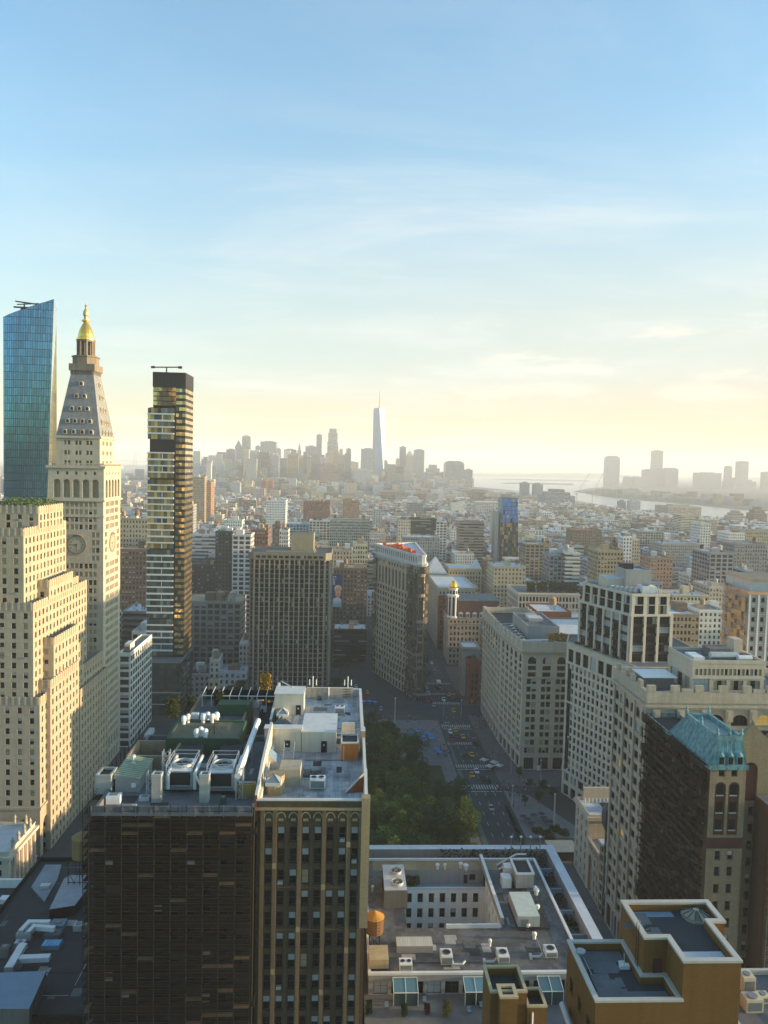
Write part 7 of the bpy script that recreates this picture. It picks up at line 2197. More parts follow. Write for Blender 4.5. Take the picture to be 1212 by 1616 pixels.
low = [(lx1, ly1), (xN-0.01, ly1), (xN-0.01, yN-0.01), (xL-0.01, yN-0.01), (xL-0.01, ly0), (lx1, ly0)]
B.plain(low[0], low[1], 0, ZL); B.facade(low[5], low[0], 0, ZL-2, 18, 3, 1.4, 2.0, style='sash'); B.plain(low[5], low[0], ZL-2, ZL); B.plain(low[4], low[5], 0, ZL)
ring(B.trim, low, ZL, ZL+0.25, 0.1, COPING, -0.5, True)
inn_ = offset(low, -0.5)
for i in range(6):
    j = (i+1) % 6; B.wall.face([(inn_[j][0], inn_[j][1], ZL-0.9), (inn_[i][0], inn_[i][1], ZL-0.9), (inn_[i][0], inn_[i][1], ZL), (inn_[j][0], inn_[j][1], ZL)], ORANGEBRICK)
B.roof.face([(p[0], p[1], ZL-0.9) for p in inn_], ROOFDARK)
B.roof.face([(lx1+0.7, ly1+0.7, ZL-0.885), (xN-0.7, ly1+0.7, ZL-0.885), (xN-0.7, ly1+3.0, ZL-0.885), (lx1+0.7, ly1+3.0, ZL-0.885)], ROOFGREY)
B.roof.face([(lx1+0.7, ly0-4.4, ZL-0.885), (xL-0.8, ly0-4.4, ZL-0.885), (xL-0.8, ly0-0.7, ZL-0.885), (lx1+0.7, ly0-0.7, ZL-0.885)], ROOFGREY)
patches(B, xL+1, xN-1, yN+1, yB-1, ZO-0.88, 12, 5, [ROOFGREY, ROOFDARK]); patches(B, lx1+1, xL-1, ly1+1, ly0-1, ZL-0.88, 10, 6, [ROOFGREY, ROOFDARK])
d_ = MB(); d_.box(xN-1.7, xN-0.5, yN-0.08, yN-0.012, ZL-0.8, ZL+2.0, _mc['maroon_band']); B.part('door', d_)
B.finish()
reserve(20, 60, 60, 112)
c = G(1098, 1447, ZO-0.9)
mb = MB(); mb.lathe(c, [(1.9, ZO-0.89), (1.9, ZO-0.6), (1.75, ZO-0.5), (0.4, ZO+0.1), (0, ZO+0.12)], glass_mat('dusty_glass', (0.20, 0.19, 0.15), 0.3, 0.0), 12)
for k in range(12): mb.tube((c[0]+1.75*cos(k*pi/6), c[1]+1.75*sin(k*pi/6), ZO-0.46), (c[0]+0.4*cos(k*pi/6), c[1]+0.4*sin(k*pi/6), ZO+0.12), 0.05, BLACKMETAL, 4)
thing('skylight', 'many-sided dusty skylight on the top roof of the orange brick building', 'skylight', mb)
mb = MB()
for k in range(8): mb.tube((xL-0.25, yN+1.2+0.0, ZL-0.8+k*0.6), (xL-0.25, yN+1.9, ZL-0.8+k*0.6), 0.04, BLACKMETAL, 4)
for s in (1.2, 1.9): mb.tube((xL-0.25, yN+s, ZL-0.8), (xL-0.25, yN+s, ZO+1.0), 0.05, BLACKMETAL, 4)
thing('ladder', 'black ladder up the side of the orange brick top', 'ladder', mb)
mb = MB(); c = G(985, 1528, ZL-0.9); mb.box(c[0]-0.6, c[0]+0.6, c[1]-0.3, c[1]+0.3, ZL-0.88, ZL-0.4, WHITEMETAL); mb.tube((c[0], c[1], ZL-0.5), (c[0], c[1]+0.2, ZL+0.9), 0.06, GALV, 5); mb.box(c[0]-0.4, c[0]+0.4, c[1]+0.6, c[1]+1.0, ZL-0.88, ZL-0.55, WHITEMETAL)
thing('roof_hatch', 'small white box with a pipe on the lower dark roof of the orange brick building', 'roof unit', mb)
mb = MB(); c = G(916, 1512, ZL-0.5); mb.lathe((c[0], c[1]), [(0.02, ZL+0.1), (0.5, ZL+0.25), (0.62, ZL+0.5)], GALV, 14); mb.tube((c[0], c[1], ZL-0.9), (c[0], c[1], ZL+0.1), 0.05, GALV, 5)
thing('satellite_dish', 'small round dish on the lower roof of the orange brick building', 'dish', mb)
mb = MB(); a = G(893, 1562, 70); b = G(908, 1610, 70)
mb.tube((lx1-1.0, ly0-2, 70.5), (lx1-0.9, ly1+2, 69.5), 0.42, GALV, 10); mb.tube((lx1-0.9, ly1+2, 69.5), (lx1-0.3, ly1-3, 66), 0.42, GALV, 10)
thing('flue_pipe', 'fat silver flue pipe hugging the left side of the orange brick building', 'pipe', mb)
mb = MB(); c = G(985, 1608, 72)
mb.box(c[0]-4, c[0]+3.5, c[1]-4, c[1]+1.2, 0, 71.0, ORANGEBRICK, ROOFDARK); mb.box(c[0]-2.5, c[0]+2.5, c[1]-3, c[1]-0.2, 71.01, 73.0, BLUESTEEL, BLUESTEEL)
for s in (-1.6, 0.0, 1.6): mb.tube((c[0]+s, c[1]-3, 73.0), (c[0]+s*1.1, c[1]+0.2, 74.0), 0.22, WHITEMETAL, 8)
thing('lower_annex', 'low annex carrying blue-grey plant and white pipes at the foot of the orange brick building', 'building', mb)
# cream machines at the lower right corner
c = G(1186, 1600, 72); mb = MB(); mb.box(c[0]-2.4, c[0]+8, c[1]-4, c[1]+9, 0, 71.0, ORANGEBRICK, ROOFGREY); ring(mb, rect(c[0]-2.4, c[0]+8, c[1]-4, c[1]+9), 71.0, 71.7, 0.0, COPING, -0.4, True)
thing('machine_roof', 'low brick roof carrying cream machines at the lower right corner', 'building', mb)
CREAMM = stone('cream_metal', (0.55, 0.48, 0.33), rough=0.5, vary=0.15, streak=0.2)
for k, (px, py, w, d, h) in enumerate(((1177, 1562, 1.6, 1.8, 2.2), (1186, 1592, 2.2, 1.6, 1.7), (1203, 1580, 1.4, 1.2, 1.0))):
    q = G(px, py, 71); mb = MB(); mb.box(q[0]-w/2, q[0]+w/2, q[1]-d/2, q[1]+d/2, 71.02, 71.02+h, CREAMM, CREAMM); mb.cyl((q[0], q[1]), w*0.3, 71.02+h, 71.15+h, STEEL, 12); mb.box(q[0]-w*0.4, q[0]+w*0.4, q[1]-d/2-0.05, q[1]-d/2-0.004, 71.3, 71+h*0.8, STEEL)
    thing('roof_machine', ['tall cream machine behind the other two at the lower right corner', 'broad cream machine with a round fan at the lower right corner', 'low cream machine farthest right at the lower right corner'][k], 'machine', mb)
# brick chimney stack house
ZH = 78.5
h0, h1 = G(763, 1526, ZH), G(818, 1526, ZH)
B = Bld('chimney_house', 'slim orange brick stair tower with a square chimney mouth, at the bottom edge', 'building', (h0[0], h0[1]-3, 0), ORANGEBRICK, ROOFDARK, seed=48)
hx_, hw = h0[0], h1[0]-h0[0]
p1 = rect(hx_, hx_+hw, h0[1]-4.6, h0[1]); p2 = rect(hx_+hw+0.005, hx_+hw+2.3, h0[1]-5.0, h0[1]-1.8)
for i in range(4): B.plain(p1[i], p1[(i+1) % 4], 0, ZH); B.plain(p2[i], p2[(i+1) % 4], 0, ZH-1.5)
ring(B.trim, p1, ZH, ZH+0.25, 0.06, stone('brick_coping', (0.42, 0.33, 0.2)), -0.3, True); ring(B.trim, p2, ZH-1.5, ZH-1.3, 0.05, _mc['brick_coping'], -0.3, True)
B.roof.face([(p[0], p[1], ZH-0.9) for p in offset(p1, -0.3)], ROOFDARK); B.roof.face([(p[0], p[1], ZH-2.2) for p in offset(p2, -0.3)], ROOFDARK)
for i in range(4):
    q = offset(p1, -0.3); j = (i+1) % 4; B.wall.face([(q[j][0], q[j][1], ZH-0.9), (q[i][0], q[i][1], ZH-0.9), (q[i][0], q[i][1], ZH), (q[j][0], q[j][1], ZH)], ORANGEBRICK)
ch = rect(hx_+0.9, hx_+2.9, p1[0][1]-1.2, p1[0][1]+0.9); cm = MB()
for i in range(4):
    a, b = ch[i], ch[(i+1) % 4]; cm.face([(*a, 0), (*b, 0), (*b, ZH+0.2), (*a, ZH+0.2)], ORANGEBRICK)
ring(cm, ch, ZH+0.2, ZH+0.45, 0.08, _mc['brick_coping'], -0.35, True); cm.face([(p[0], p[1], ZH-0.6) for p in offset(ch, -0.35)], BLACKMETAL)
cm.box(hx_+1.4, hx_+2.3, p1[0][1]-1.26, p1[0][1]-1.204, 60, ZH-4.0, BLACKMETAL)
B.part('chimney', cm); B.trim.tube((hx_+hw+0.6, p2[0][1]-0.1, ZH-6), (hx_+hw+0.6, p2[0][1]-0.1, ZH-2), 0.1, WHITEMETAL, 5)
B.finish()
reserve(hx_-1, hx_+hw+4, h0[1]-7, h0[1]+1)

# ---- lower left roofs
zq = 40.0
B = Bld('duct_roof_building', 'low building with a long cluttered roof of bent white ducts, at the lower left', 'building', (-56, 130, 0), DARKBRICK, ROOFDARK, seed=49, mix=(1, 0, 0, 0, 0))
lp = rect(-74.5, -40.5, 132, 187); B.tier(lp, 0, zq, {0: dict(rows=10, cols=8, ww=1.4, wh=2.0, style='sash')}, parapet=0.9); patches(B, -73, -42, 134, 185, zq-0.9, 40, 7, [ROOFGREY, ROOFDARK, CONC, BLACKMETAL]); B.finish()
reserve(-80, -40, 110, 189)
mb = MB()
a = [G(x, y, zq+2.5) for x, y in ((-30, 1536), (73, 1532), (46, 1592), (-30, 1592))]
mb.prism(ccw(a), 0, zq+2.5, DARKCONC, BLUESTEEL)
thing('blue_roof_house', 'house with a flat steel-blue metal roof at the lower left corner', 'building', mb)
a = [G(x, y, zq+1.5) for x, y in ((77.6, 1435), (101, 1387), (110, 1381), (140, 1381), (140, 1400), (118, 1429))]
mb = MB(); mb.prism(ccw(a), zq-0.85, zq+1.5, DARKBRICK, stone('grey_blue_metal', (0.27, 0.31, 0.35), rough=0.5, vary=0.15))
thing('metal_shed', 'pale blue-grey sloping shed roof beneath the dark steel water-tank frame', 'shed', mb)
a = [G(x, y, zq-0.6) for x, y in ((71.6, 1364.6), (97, 1364.6), (91, 1387), (70.6, 1423), (49, 1400))]
mb = MB(); mb.prism(ccw(a), zq-0.88, zq-0.55, ROOFGREY, stone('pale_grey_roof', (0.22, 0.24, 0.26), vary=0.3, streak=0)); c = G(72, 1397, zq); mb.box(c[0]-1.2, c[0]+1, c[1]-0.6, c[1]+0.8, zq-0.54, zq+0.1, GALV)
thing('roof_bay', 'pale grey flat roof bay with a small hatch left of the steel tank frame', 'roof', mb)
def duct(label, pts, w, z, mat=WHITEMETAL):
    q = [G(x, y, z) for x, y in pts]; mb = MB()
    for i in range(len(q)-1):
        a, b = Vector(q[i]), Vector(q[i+1]); L = (b-a).length; m_ = (a+b)/2; e = (b-a)/L
        mb.obox((m_.x, m_.y), atan2(e.y, e.x), L+w*0.9, w, z-0.95-0.01*i, z-0.01*i, mat)
    e = q[0]; mb.box(e[0]-w*0.55, e[0]+w*0.55, e[1]-w*0.55, e[1]+w*0.55, zq-0.88, z-0.1, GALV)
    return thing('roof_duct', label, 'duct', mb)
duct('upper bent white duct on the lower left roof', ((34, 1466), (46, 1453), (76, 1453)), 0.95, zq+1.2)
duct('second bent white duct just below the upper one on the lower left roof', ((46, 1468), (54, 1460), (84, 1462)), 0.85, zq+1.1)
duct('largest white duct forking towards the steel-blue roof on the lower left', ((16, 1522), (34, 1492), (35, 1491)), 1.5, zq+1.5)
duct('long straight white duct above the steel-blue roof on the lower left', ((28, 1510), (74, 1508)), 1.3, zq+1.3)
for k, (px, py, w, d, h, m, nm, lb) in enumerate(((36, 1474, 2.2, 1.6, 1.4, GALV, 'air_unit', 'grey air unit where the two bent white ducts meet'), (32, 1487, 2.0, 1.4, 1.1, GALV, 'air_unit', 'low grey air unit above the largest white duct'), (8, 1502, 1.8, 1.6, 2.0, DARKCONC, 'air_unit', 'dark cabinet at the left edge beside the largest white duct'), (82, 1488, 3.6, 2.2, 0.9, BLUESTEEL, 'skylight', 'blue paned skylight on the lower left roof'), (84, 1470, 3.2, 2.4, 0.8, ROOFGREY, 'roof_hatch', 'grey stepped hatch above the blue paned skylight'), (92, 1456, 3.0, 2.5, 1.0, BLUESTEEL, 'roof_hatch', 'blue-grey box at the end of the upper bent white duct'), (124, 1460, 1.8, 1.8, 1.2, GALV, 'air_unit', 'pale round-fronted unit against the dark scaffolded block'))):
    c = G(px, py, zq); mb = MB(); mb.box(c[0]-w/2, c[0]+w/2, c[1]-d/2, c[1]+d/2, zq-0.88, zq-0.88+h, m, m)
    if nm == 'skylight':
        for i in range(5): mb.box(c[0]-w/2+0.15+i*0.68, c[0]-w/2+0.7+i*0.68, c[1]-d/2+0.1, c[1]+d/2-0.1, zq-0.87+h, zq-0.82+h, GLASSBLUE)
    else:
        mb.cyl((c[0], c[1]), min(w, d)*0.3, zq-0.88+h, zq-0.7+h, STEEL, 10)
    thing(nm, lb, {'air_unit': 'air unit', 'skylight': 'skylight', 'roof_hatch': 'hatch'}[nm], mb)
# octagonal tank on its steel frame, standing on that roof
c = G(124, 1420, zq); c = (c[0]-1.0, c[1]+6)
t = empty('water_tank', (c[0], c[1], zq-0.9), 'brown eight-sided roof tank on a dark steel frame at the edge of the scaffolded block', 'water tank'); oo = (c[0], c[1], zq-0.9)
f = MB(); zt_ = zq+7.0
for sx in (-2.6, 0, 2.6):
    for sy in (-2.4, 2.4): f.tube((c[0]+sx, c[1]+sy, zq-0.9), (c[0]+sx, c[1]+sy, zt_), 0.12, BLACKMETAL, 4)
for zz in (zq+2, zq+4.5, zt_):
    for sy in (-2.4, 2.4): f.tube((c[0]-2.6, c[1]+sy, zz), (c[0]+2.6, c[1]+sy, zz), 0.09, BLACKMETAL, 4)
for k in range(2):
    f.tube((c[0]-2.6+k*2.6, c[1]-2.4, zq-0.5), (c[0]+k*2.6, c[1]-2.4, zq+4.5), 0.06, BLACKMETAL, 4); f.tube((c[0]+k*2.6, c[1]-2.4, zq-0.5), (c[0]-2.6+k*2.6, c[1]-2.4, zq+4.5), 0.06, BLACKMETAL, 4)
f.build('frame', t, oo)
v = MB(); BRT = stone('brown_tank', (0.24, 0.15, 0.06), vary=0.2, streak=0.3); v.cyl(c, 2.6, zt_, zt_+4.6, BRT, 8); v.build('vessel', t, oo)
v = MB(); v.lathe(c, [(2.75, zt_+4.6), (0, zt_+6.2)], BRT, 8); v.build('lid', t, oo)
# pale house with a deep white-rimmed roof well
B = Bld('white_rim_house', 'plain house with a white-rimmed dark roof well, at the left edge below the statues', 'building', (-86, 165, 0), stone('pale_blue_render', (0.36, 0.38, 0.38), vary=0.2, streak=0.3), ROOFDARK, seed=51)
a = G(48, 1386, 30); b = G(18, 1420, 30)
wp2 = rect(-105, a[0]+0.5, b[1]-13, a[1]); B.tier(wp2, 0, 30, {}, parapet=2.2, thick=0.7, roofmat=ROOFDARK, coping=WHITEMETAL); B.trim.box(a[0]-4.5, a[0]-2, a[1]-8, a[1]-6, 27.81, 29.0, WHITEMETAL); B.trim.box(a[0]-8.5, a[0]-6.5, a[1]-13, a[1]-11, 27.81, 29.2, WHITEMETAL); B.finish()
reserve(-110, -80, 140, 205)
# courthouse with statues
hx = -103.5; hy = 236.0; hz = 15.5
B = Bld('courthouse', 'small white marble courthouse with columns and rooftop statues at the left edge', 'courthouse', (-112, hy, 0), WHITESTONE, ROOFWHITE, seed=52, mix=(1, 0, 0, 0, 0))
cp = rect(-150, hx, hy, 256); B.tier(cp, 0, hz, {0: dict(rows=4, cols=10, ww=1.2, wh=2.2, style='sash', top=1.0)}, parapet=0.9)
ring(B.trim, cp, hz-2.2, hz-1.2, 1.0, WHITESTONE); ring(B.trim, offset(cp, 0.01), hz, hz+0.35, 0.15, WHITESTONE)
B.finish()
for k in range(6):
    c_ = MB(); c_.cyl((hx+0.75, hy+2.2+k*3.1), 0.5, 0.4, hz-2.2, WHITESTONE, 12, 0.42); c_.build('column', B.root, B.base)
reserve(-152, -100, 234, 258)
STAT = stone('statue_stone', (0.46, 0.38, 0.26), vary=0.2, streak=0.3)
def statue(label, x, y, z, h=2.4, seated=False, group=None):
    mb = MB(); s = h/2.4
    mb.box(x-0.45, x+0.45, y-0.45, y+0.45, z, z+0.5, WHITESTONE)
    z += 0.5
    prof = [(0.42*s, z), (0.38*s, z+0.5*s), (0.30*s, z+1.0*s), (0.36*s, z+1.45*s), (0.33*s, z+1.65*s), (0.13*s, z+1.78*s), (0.16*s, z+1.95*s), (0.13*s, z+2.1*s), (0.0, z+2.16*s)]
    mb.lathe((x, y), prof, STAT, 10)
    for sg in (-1, 1): mb.tube((x+sg*0.32*s, y, z+1.55*s), (x+sg*0.42*s, y-0.15*s, z+0.9*s), 0.09*s, STAT, 6, 0.06*s)
    return thing('statue', label, 'statue', mb, group)
for k, (px, py) in enumerate(((14, 1313), (27, 1313))):
    c = P(px, py, hy+12+k*1.5)
    statue('standing stone figure on the far roof edge of the white courthouse', hx-6+k*3.6, hy+18.5, hz+0.35, 3.0, group='far statues of the courthouse')
for k in range(4):
    statue('standing stone figure above the columns of the white courthouse', hx+0.1, hy+2.5+k*4.4, hz+0.35, 3.2, group='front statues of the courthouse')

# ================================================================== THE CITY BEYOND
WALLC = {'white': (0.58, 0.565, 0.53), 'cream': (0.48, 0.41, 0.30), 'tan': (0.33, 0.26, 0.17), 'brick red': (0.20, 0.10, 0.07), 'brown': (0.165, 0.122, 0.095),
         'grey': (0.27, 0.27, 0.265), 'dark': (0.075, 0.07, 0.065), 'pale blue': (0.37, 0.42, 0.47), 'orange': (0.34, 0.20, 0.12), 'pink': (0.40, 0.27, 0.21)}
ROOFCOL = {'white': (0.52, 0.53, 0.55), 'silver': (0.36, 0.38, 0.40), 'grey': (0.19, 0.20, 0.21), 'black': (0.06, 0.06, 0.065), 'tan': (0.30, 0.25, 0.17), 'rust': (0.24, 0.11, 0.07)}
def jit(c, r, a=0.14):
    k = 1+r.uniform(-a, a); return tuple(max(0.01, q*k*(1+r.uniform(-0.04, 0.04))) for q in c)
def wallbox(mb, poly, z0, z1, col, fm, bay, st, r, blank=(), band=1.3):
    n = len(poly)
    for i in range(n):
        a, b = poly[i], poly[(i+1) % n]; L = dist2(a, b)
        nb = max(1, round(L/bay)); u0 = r.randrange(1, 60); v0 = r.randrange(60); zt = z1-band
        nv = max(1, round((zt-z0)/st))
        uv = [(-5, 0)]*4 if i in blank or L < 2.5 else [(u0+0.001, v0), (u0+nb, v0), (u0+nb, v0+nv), (u0+0.001, v0+nv)]
        mb.face([(*a, z0), (*b, z0), (*b, zt), (*a, zt)], fm, uv, col)
        c2 = tuple(q*1.12 for q in col)
        if band: mb.face([(*a, zt), (*b, zt), (*b, z1), (*a, z1)], fm, [(-5, 0)]*4, c2)
def roofbox(mb, poly, z1, col, wcol, par=0.9, t=0.4):
    inn = offset(poly, -t); n = len(poly)
    for i in range(n):
        j = (i+1) % n; a, b, c, d = poly[i], poly[j], inn[j], inn[i]
        mb.face([(*a, z1), (*b, z1), (*c, z1), (*d, z1)], PAINT, None, wcol); mb.face([(*c, z1-par), (*d, z1-par), (*d, z1), (*c, z1)], PAINT, None, wcol)
    mb.face([(*p, z1-par) for p in inn], ROOFC, None, col)
def tank_small(mb, x, y, z, r, rr):
    col = rr.choice([(0.20, 0.12, 0.06), (0.30, 0.20, 0.11), (0.36, 0.34, 0.31), (0.13, 0.09, 0.06)])
    for k in range(4): mb.tube((x+r*0.75*cos(k*pi/2+0.8), y+r*0.75*sin(k*pi/2+0.8), z), (x+r*0.75*cos(k*pi/2+0.8), y+r*0.75*sin(k*pi/2+0.8), z+2.4), 0.14, PAINT, 3, col=(0.04, 0.04, 0.04))
    mb.cyl((x, y), r, z+2.4, z+2.4+r*1.8, PAINT, 10, col=col); mb.lathe((x, y), [(r*1.08, z+2.4+r*1.8), (0, z+2.4+r*2.5)], PAINT, 10, tuple(q*1.2 for q in col))
GEN = []
FN = ['punched', 'paired', 'loft', 'banded', 'glazed']
def cityblock(x0, x1, y0, y1, h, wc, rc, fi, r, feats=True, tanks=None, bay=None, label=None, blank=(2,), name='city_building'):
    base = ((x0+x1)/2, y0, 0)
    poly = rect(x0, x1, y0, y1); col = jit(WALLC[wc], r); fm = FMATS[fi]
    bay = bay or {0: 2.6, 1: 4.6, 2: 4.2, 3: 7.0, 4: 2.0}[fi]*r.uniform(0.9, 1.15); st = r.uniform(3.3, 4.0)
    mb = MB(); wallbox(mb, poly, 0, h, col, fm, bay, st, r, blank)
    if r.random() < 0.55:                             # cornice
        ring(mb, poly, h-0.9, h-0.25, r.uniform(0.25, 0.7), PAINT); 
        mb.c[-len(poly)*12:] = [col]*(len(poly)*12)
    o = mb.build(name, None, base); o['category'] = 'building'
    rf = MB(); roofbox(rf, poly, h, jit(ROOFCOL[rc], r), tuple(q*1.05 for q in col)); rf.build('roof', o, base)
    nt_ = 0; w, d = x1-x0, y1-y0
    if feats:
        k = r.choice([1, 1, 2, 2, 3])
        bk = MB()
        for _i in range(k):
            bw, bd, bh = r.uniform(2.5, min(7, w*0.5)), r.uniform(2.5, min(8, d*0.5)), r.uniform(2.2, 5.5)
            bx, by = r.uniform(x0+0.8, x1-bw-0.8), r.uniform(y0+1, max(y0+1.1, y1-bd-1)); c2 = r.choice([col, jit(WALLC['tan'], r), jit(WALLC['brown'], r), jit(WALLC['white'], r)])
            for f in (0,):
                p_ = rect(bx, bx+bw, by, by+bd)
                m_ = MB(); m_.prism(p_, h-0.88, h-0.9+bh, PAINT, ROOFC, c2); m_.build('bulkhead', o, base)
        sm = MB()
        for _i in range(r.randrange(3, 10)):
            bx, by, s = r.uniform(x0+1, x1-1.5), r.uniform(y0+1, y1-1.5), r.uniform(0.5, 1.4)
            sm.box(bx-s/2, bx+s/2, by-s/2, by+s/2, h-0.88, h-0.9+r.uniform(0.5, 1.6), PAINT, PAINT, r.choice([(0.5, 0.5, 0.5), (0.3, 0.3, 0.3), (0.12, 0.12, 0.12)]))
        sm.build('roof_units', o, base)
        nt_ = tanks if tanks is not None else (1 if r.random() < 0.45 else 0)
        for q in range(nt_):
            if w < 5 or d < 5: continue
            tm = MB(); tank_small(tm, r.uniform(x0+2.4, x1-2.4), r.uniform(y0+2.4, min(y1-2.4, y0+14)), h-0.88, r.uniform(1.4, 2.1), r); tm.build('water_tank', o, base)
    FOOT.append((x0, x1, y0, y1))
    px, py = proj((x0+x1)/2, y0, h)
    GEN.append(dict(o=o, px=px, py=py, Y=y0, h=h, wc=wc, rc=rc, f=FN[fi], t=nt_, w=w, label=label))
    return o
CR_ = random.Random(21)
def mid(x0, x1, yt, Y, dep, wc, rc, fi, tanks=None, bay=None, label=None, blank=(2,)):
    a, z = P(x0, yt, Y); b, _ = P(x1, yt, Y)
    return cityblock(a, b, Y, Y+dep, z, wc, rc, fi, CR_, True, tanks, bay, label, blank)
for row in (
    (189, 233, 817, 640, 22, 'cream', 'silver', 0, 2), (186, 236, 866, 560, 25, 'brown', 'tan', 0, 1), (293, 305, 796, 900, 20, 'grey', 'grey', 0), (295, 323, 752, 1500, 30, 'tan', 'grey', 0),
    (319, 333, 761, 1520, 40, 'orange', 'grey', 0), (297, 340, 843, 800, 30, 'pale blue', 'silver', 3), (340, 366, 838, 640, 24, 'dark', 'black', 0, 0), (367, 396, 843, 626, 22, 'white', 'black', 2, 0), (396, 423, 836, 660, 24, 'brick red', 'tan', 1, 2),
    (353, 382, 820, 1000, 22, 'white', 'silver', 0), (421, 451, 789, 1150, 34, 'white', 'black', 0), (452, 488, 826, 1010, 28, 'pale blue', 'white', 2, 1), (488, 521, 821, 1000, 28, 'white', 'white', 2), (479, 521, 791, 1300, 40, 'brick red', 'rust', 0),
    (521, 584, 820, 960, 30, 'cream', 'grey', 1, 2), (541, 567, 790, 1420, 30, 'orange', 'rust', 0), (507, 556, 867, 640, 24, 'cream', 'tan', 0, 1), (557, 580, 858, 610, 22, 'cream', 'white', 1), (441, 455, 836, 720, 20, 'white', 'silver', 1), (430, 443, 828, 860, 20, 'brown', 'black', 0),
    (629, 648, 820, 930, 30, 'cream', 'grey', 0), (648, 689, 818, 932, 24, 'dark', 'black', 3, 2), (689, 705, 822, 930, 30, 'white', 'grey', 2), (636, 694, 847, 770, 26, 'grey', 'white', 0, 1), (725, 764, 824, 950, 24, 'pink', 'rust', 3, 0), (779, 791, 806, 1250, 30, 'cream', 'grey', 0),
    (752, 796, 792, 2000, 60, 'white', 'white', 2), (788, 797, 800, 960, 22, 'white', 'grey', 0), (984, 998, 846, 690, 14, 'white', 'white', 0, 0, None, None, (1, 2)), (998, 1009, 850, 690, 26, 'cream', 'white', 0, 0), (944, 984, 868, 560, 24, 'tan', 'tan', 1, 1), (958, 984, 862, 700, 20, 'cream', 'white', 0),
    (893, 916, 872, 640, 30, 'white', 'white', 3, 1), (868, 893, 876, 645, 26, 'grey', 'silver', 2, 1), (1045, 1110, 858, 900, 40, 'grey', 'silver', 0, 2), (1027, 1062, 880, 640, 24, 'orange', 'tan', 0), (1121, 1158, 872, 640, 34, 'grey', 'silver', 2), (1106, 1122, 826, 900, 26, 'white', 'grey', 0, 0), (1150, 1176, 840, 950, 30, 'white', 'silver', 0),
    (1056, 1104, 968, 420, 26, 'tan', 'white', 1, 0), (1104, 1147, 962, 470, 24, 'white', 'grey', 0, 1), (1062, 1118, 938, 520, 22, 'cream', 'silver', 1, 1), (1120, 1150, 925, 560, 28, 'cream', 'white', 0, 1), (1013, 1046, 918, 520, 24, 'grey', 'silver', 0, 1), (1075, 1098, 812, 1500, 40, 'cream', 'tan', 3), (1104, 1132, 824, 1350, 40, 'tan', 'tan', 0),
    (905, 950, 836, 1000, 34, 'brown', 'rust', 0, 1), (830, 866, 858, 760, 30, 'tan', 'silver', 2, 1), (780, 830, 893, 640, 30, 'cream', 'white', 0, 1), (1010, 1048, 838, 1150, 40, 'grey', 'silver', 2), (1160, 1212, 858, 760, 40, 'grey', 'grey', 0, 1), (1176, 1240, 838, 1000, 40, 'tan', 'grey', 0), (526, 580, 896, 560, 26, 'brown', 'tan', 0, 1),
    (284, 380, 948, 505, 28, 'grey', 'tan', 2, 3), (331, 346, 1040, 448, 14, 'white', 'silver', 0, 0), (299, 331, 1063, 444, 14, 'grey', 'black', 0, 0), (345, 389, 1058, 446, 14, 'pale blue', 'silver', 0, 0), (329, 346, 1072, 443, 14, 'cream', 'grey', 0, 0), (187, 206, 1030, 366, 40, 'white', 'grey', 2, 0),
    (293, 340, 890, 640, 26, 'dark', 'black', 0, 0), (323, 346, 880, 660, 24, 'brick red', 'white', 0, 0), (527, 578, 992, 528, 20, 'dark', 'white', 3, 0)):
    mid(*row)
# poster on the side of the block left of the wedge
mb = MB(); yb = 559.0
xa, za = P(524.5, 906, yb); xb, zb_ = P(539.5, 958, yb)
BLUEP = plain('poster_blue', (0.012, 0.045, 0.16), 0.5); SKINP = plain('poster_skin', (0.42, 0.22, 0.15), 0.6); HAIRP = plain('poster_hair', (0.50, 0.38, 0.26), 0.6); SHIRTP = plain('poster_shirt', (0.36, 0.44, 0.55), 0.6); WHITEP = plain('poster_white', (0.62, 0.64, 0.66), 0.6)
mb.box(xa, xb, yb-0.3, yb+0.9, zb_, za, BLUEP)
cxp, wpz = (xa+xb)/2+0.6, (xb-xa); hpz = za-zb_
def pdisc(cx, cz, rx, rz, m, d): mb.face([(cx+rx*cos(2*pi*k/18), yb-0.3-d, cz+rz*sin(2*pi*k/18)) for k in range(18)], m)
pdisc(cxp, zb_+hpz*0.56, wpz*0.36, hpz*0.115, HAIRP, 0.03); pdisc(cxp+0.1, zb_+hpz*0.44, wpz*0.3, hpz*0.15, SKINP, 0.05)
for s in (-1, 1): pdisc(cxp+0.1+s*wpz*0.12, zb_+hpz*0.46, wpz*0.10, hpz*0.028, BLUEP, 0.07); pdisc(cxp+0.1+s*wpz*0.12, zb_+hpz*0.46, wpz*0.075, hpz*0.02, WHITEP, 0.09)
pdisc(cxp+0.1, zb_+hpz*0.36, wpz*0.09, hpz*0.013, stone('poster_lips', (0.3, 0.08, 0.07)), 0.07)
mb.face([(xa+0.3, yb-0.34, zb_), (xb-0.2, yb-0.34, zb_), (xb-0.6, yb-0.34, zb_+hpz*0.24), (cxp, yb-0.34, zb_+hpz*0.31), (xa+0.9, yb-0.34, zb_+hpz*0.25)], SHIRTP)
po = thing('billboard', 'tall blue wall poster of a fair-haired person in glasses with white lettering', 'poster', mb)
fc_ = bpy.data.curves.new('lettering', 'FONT'); fc_.body = 'Cosr'; fc_.size = 3.4; fc_.extrude = 0.02
tmp_ = bpy.data.objects.new('lettering_text', fc_); COL.objects.link(tmp_); bpy.context.view_layer.update()
lm_ = bpy.data.meshes.new_from_object(tmp_.evaluated_get(bpy.context.evaluated_depsgraph_get())); bpy.data.objects.remove(tmp_)
lm_.materials.clear(); lm_.materials.append(WHITEP); fo = bpy.data.objects.new('lettering', lm_); COL.objects.link(fo); fo.parent = po
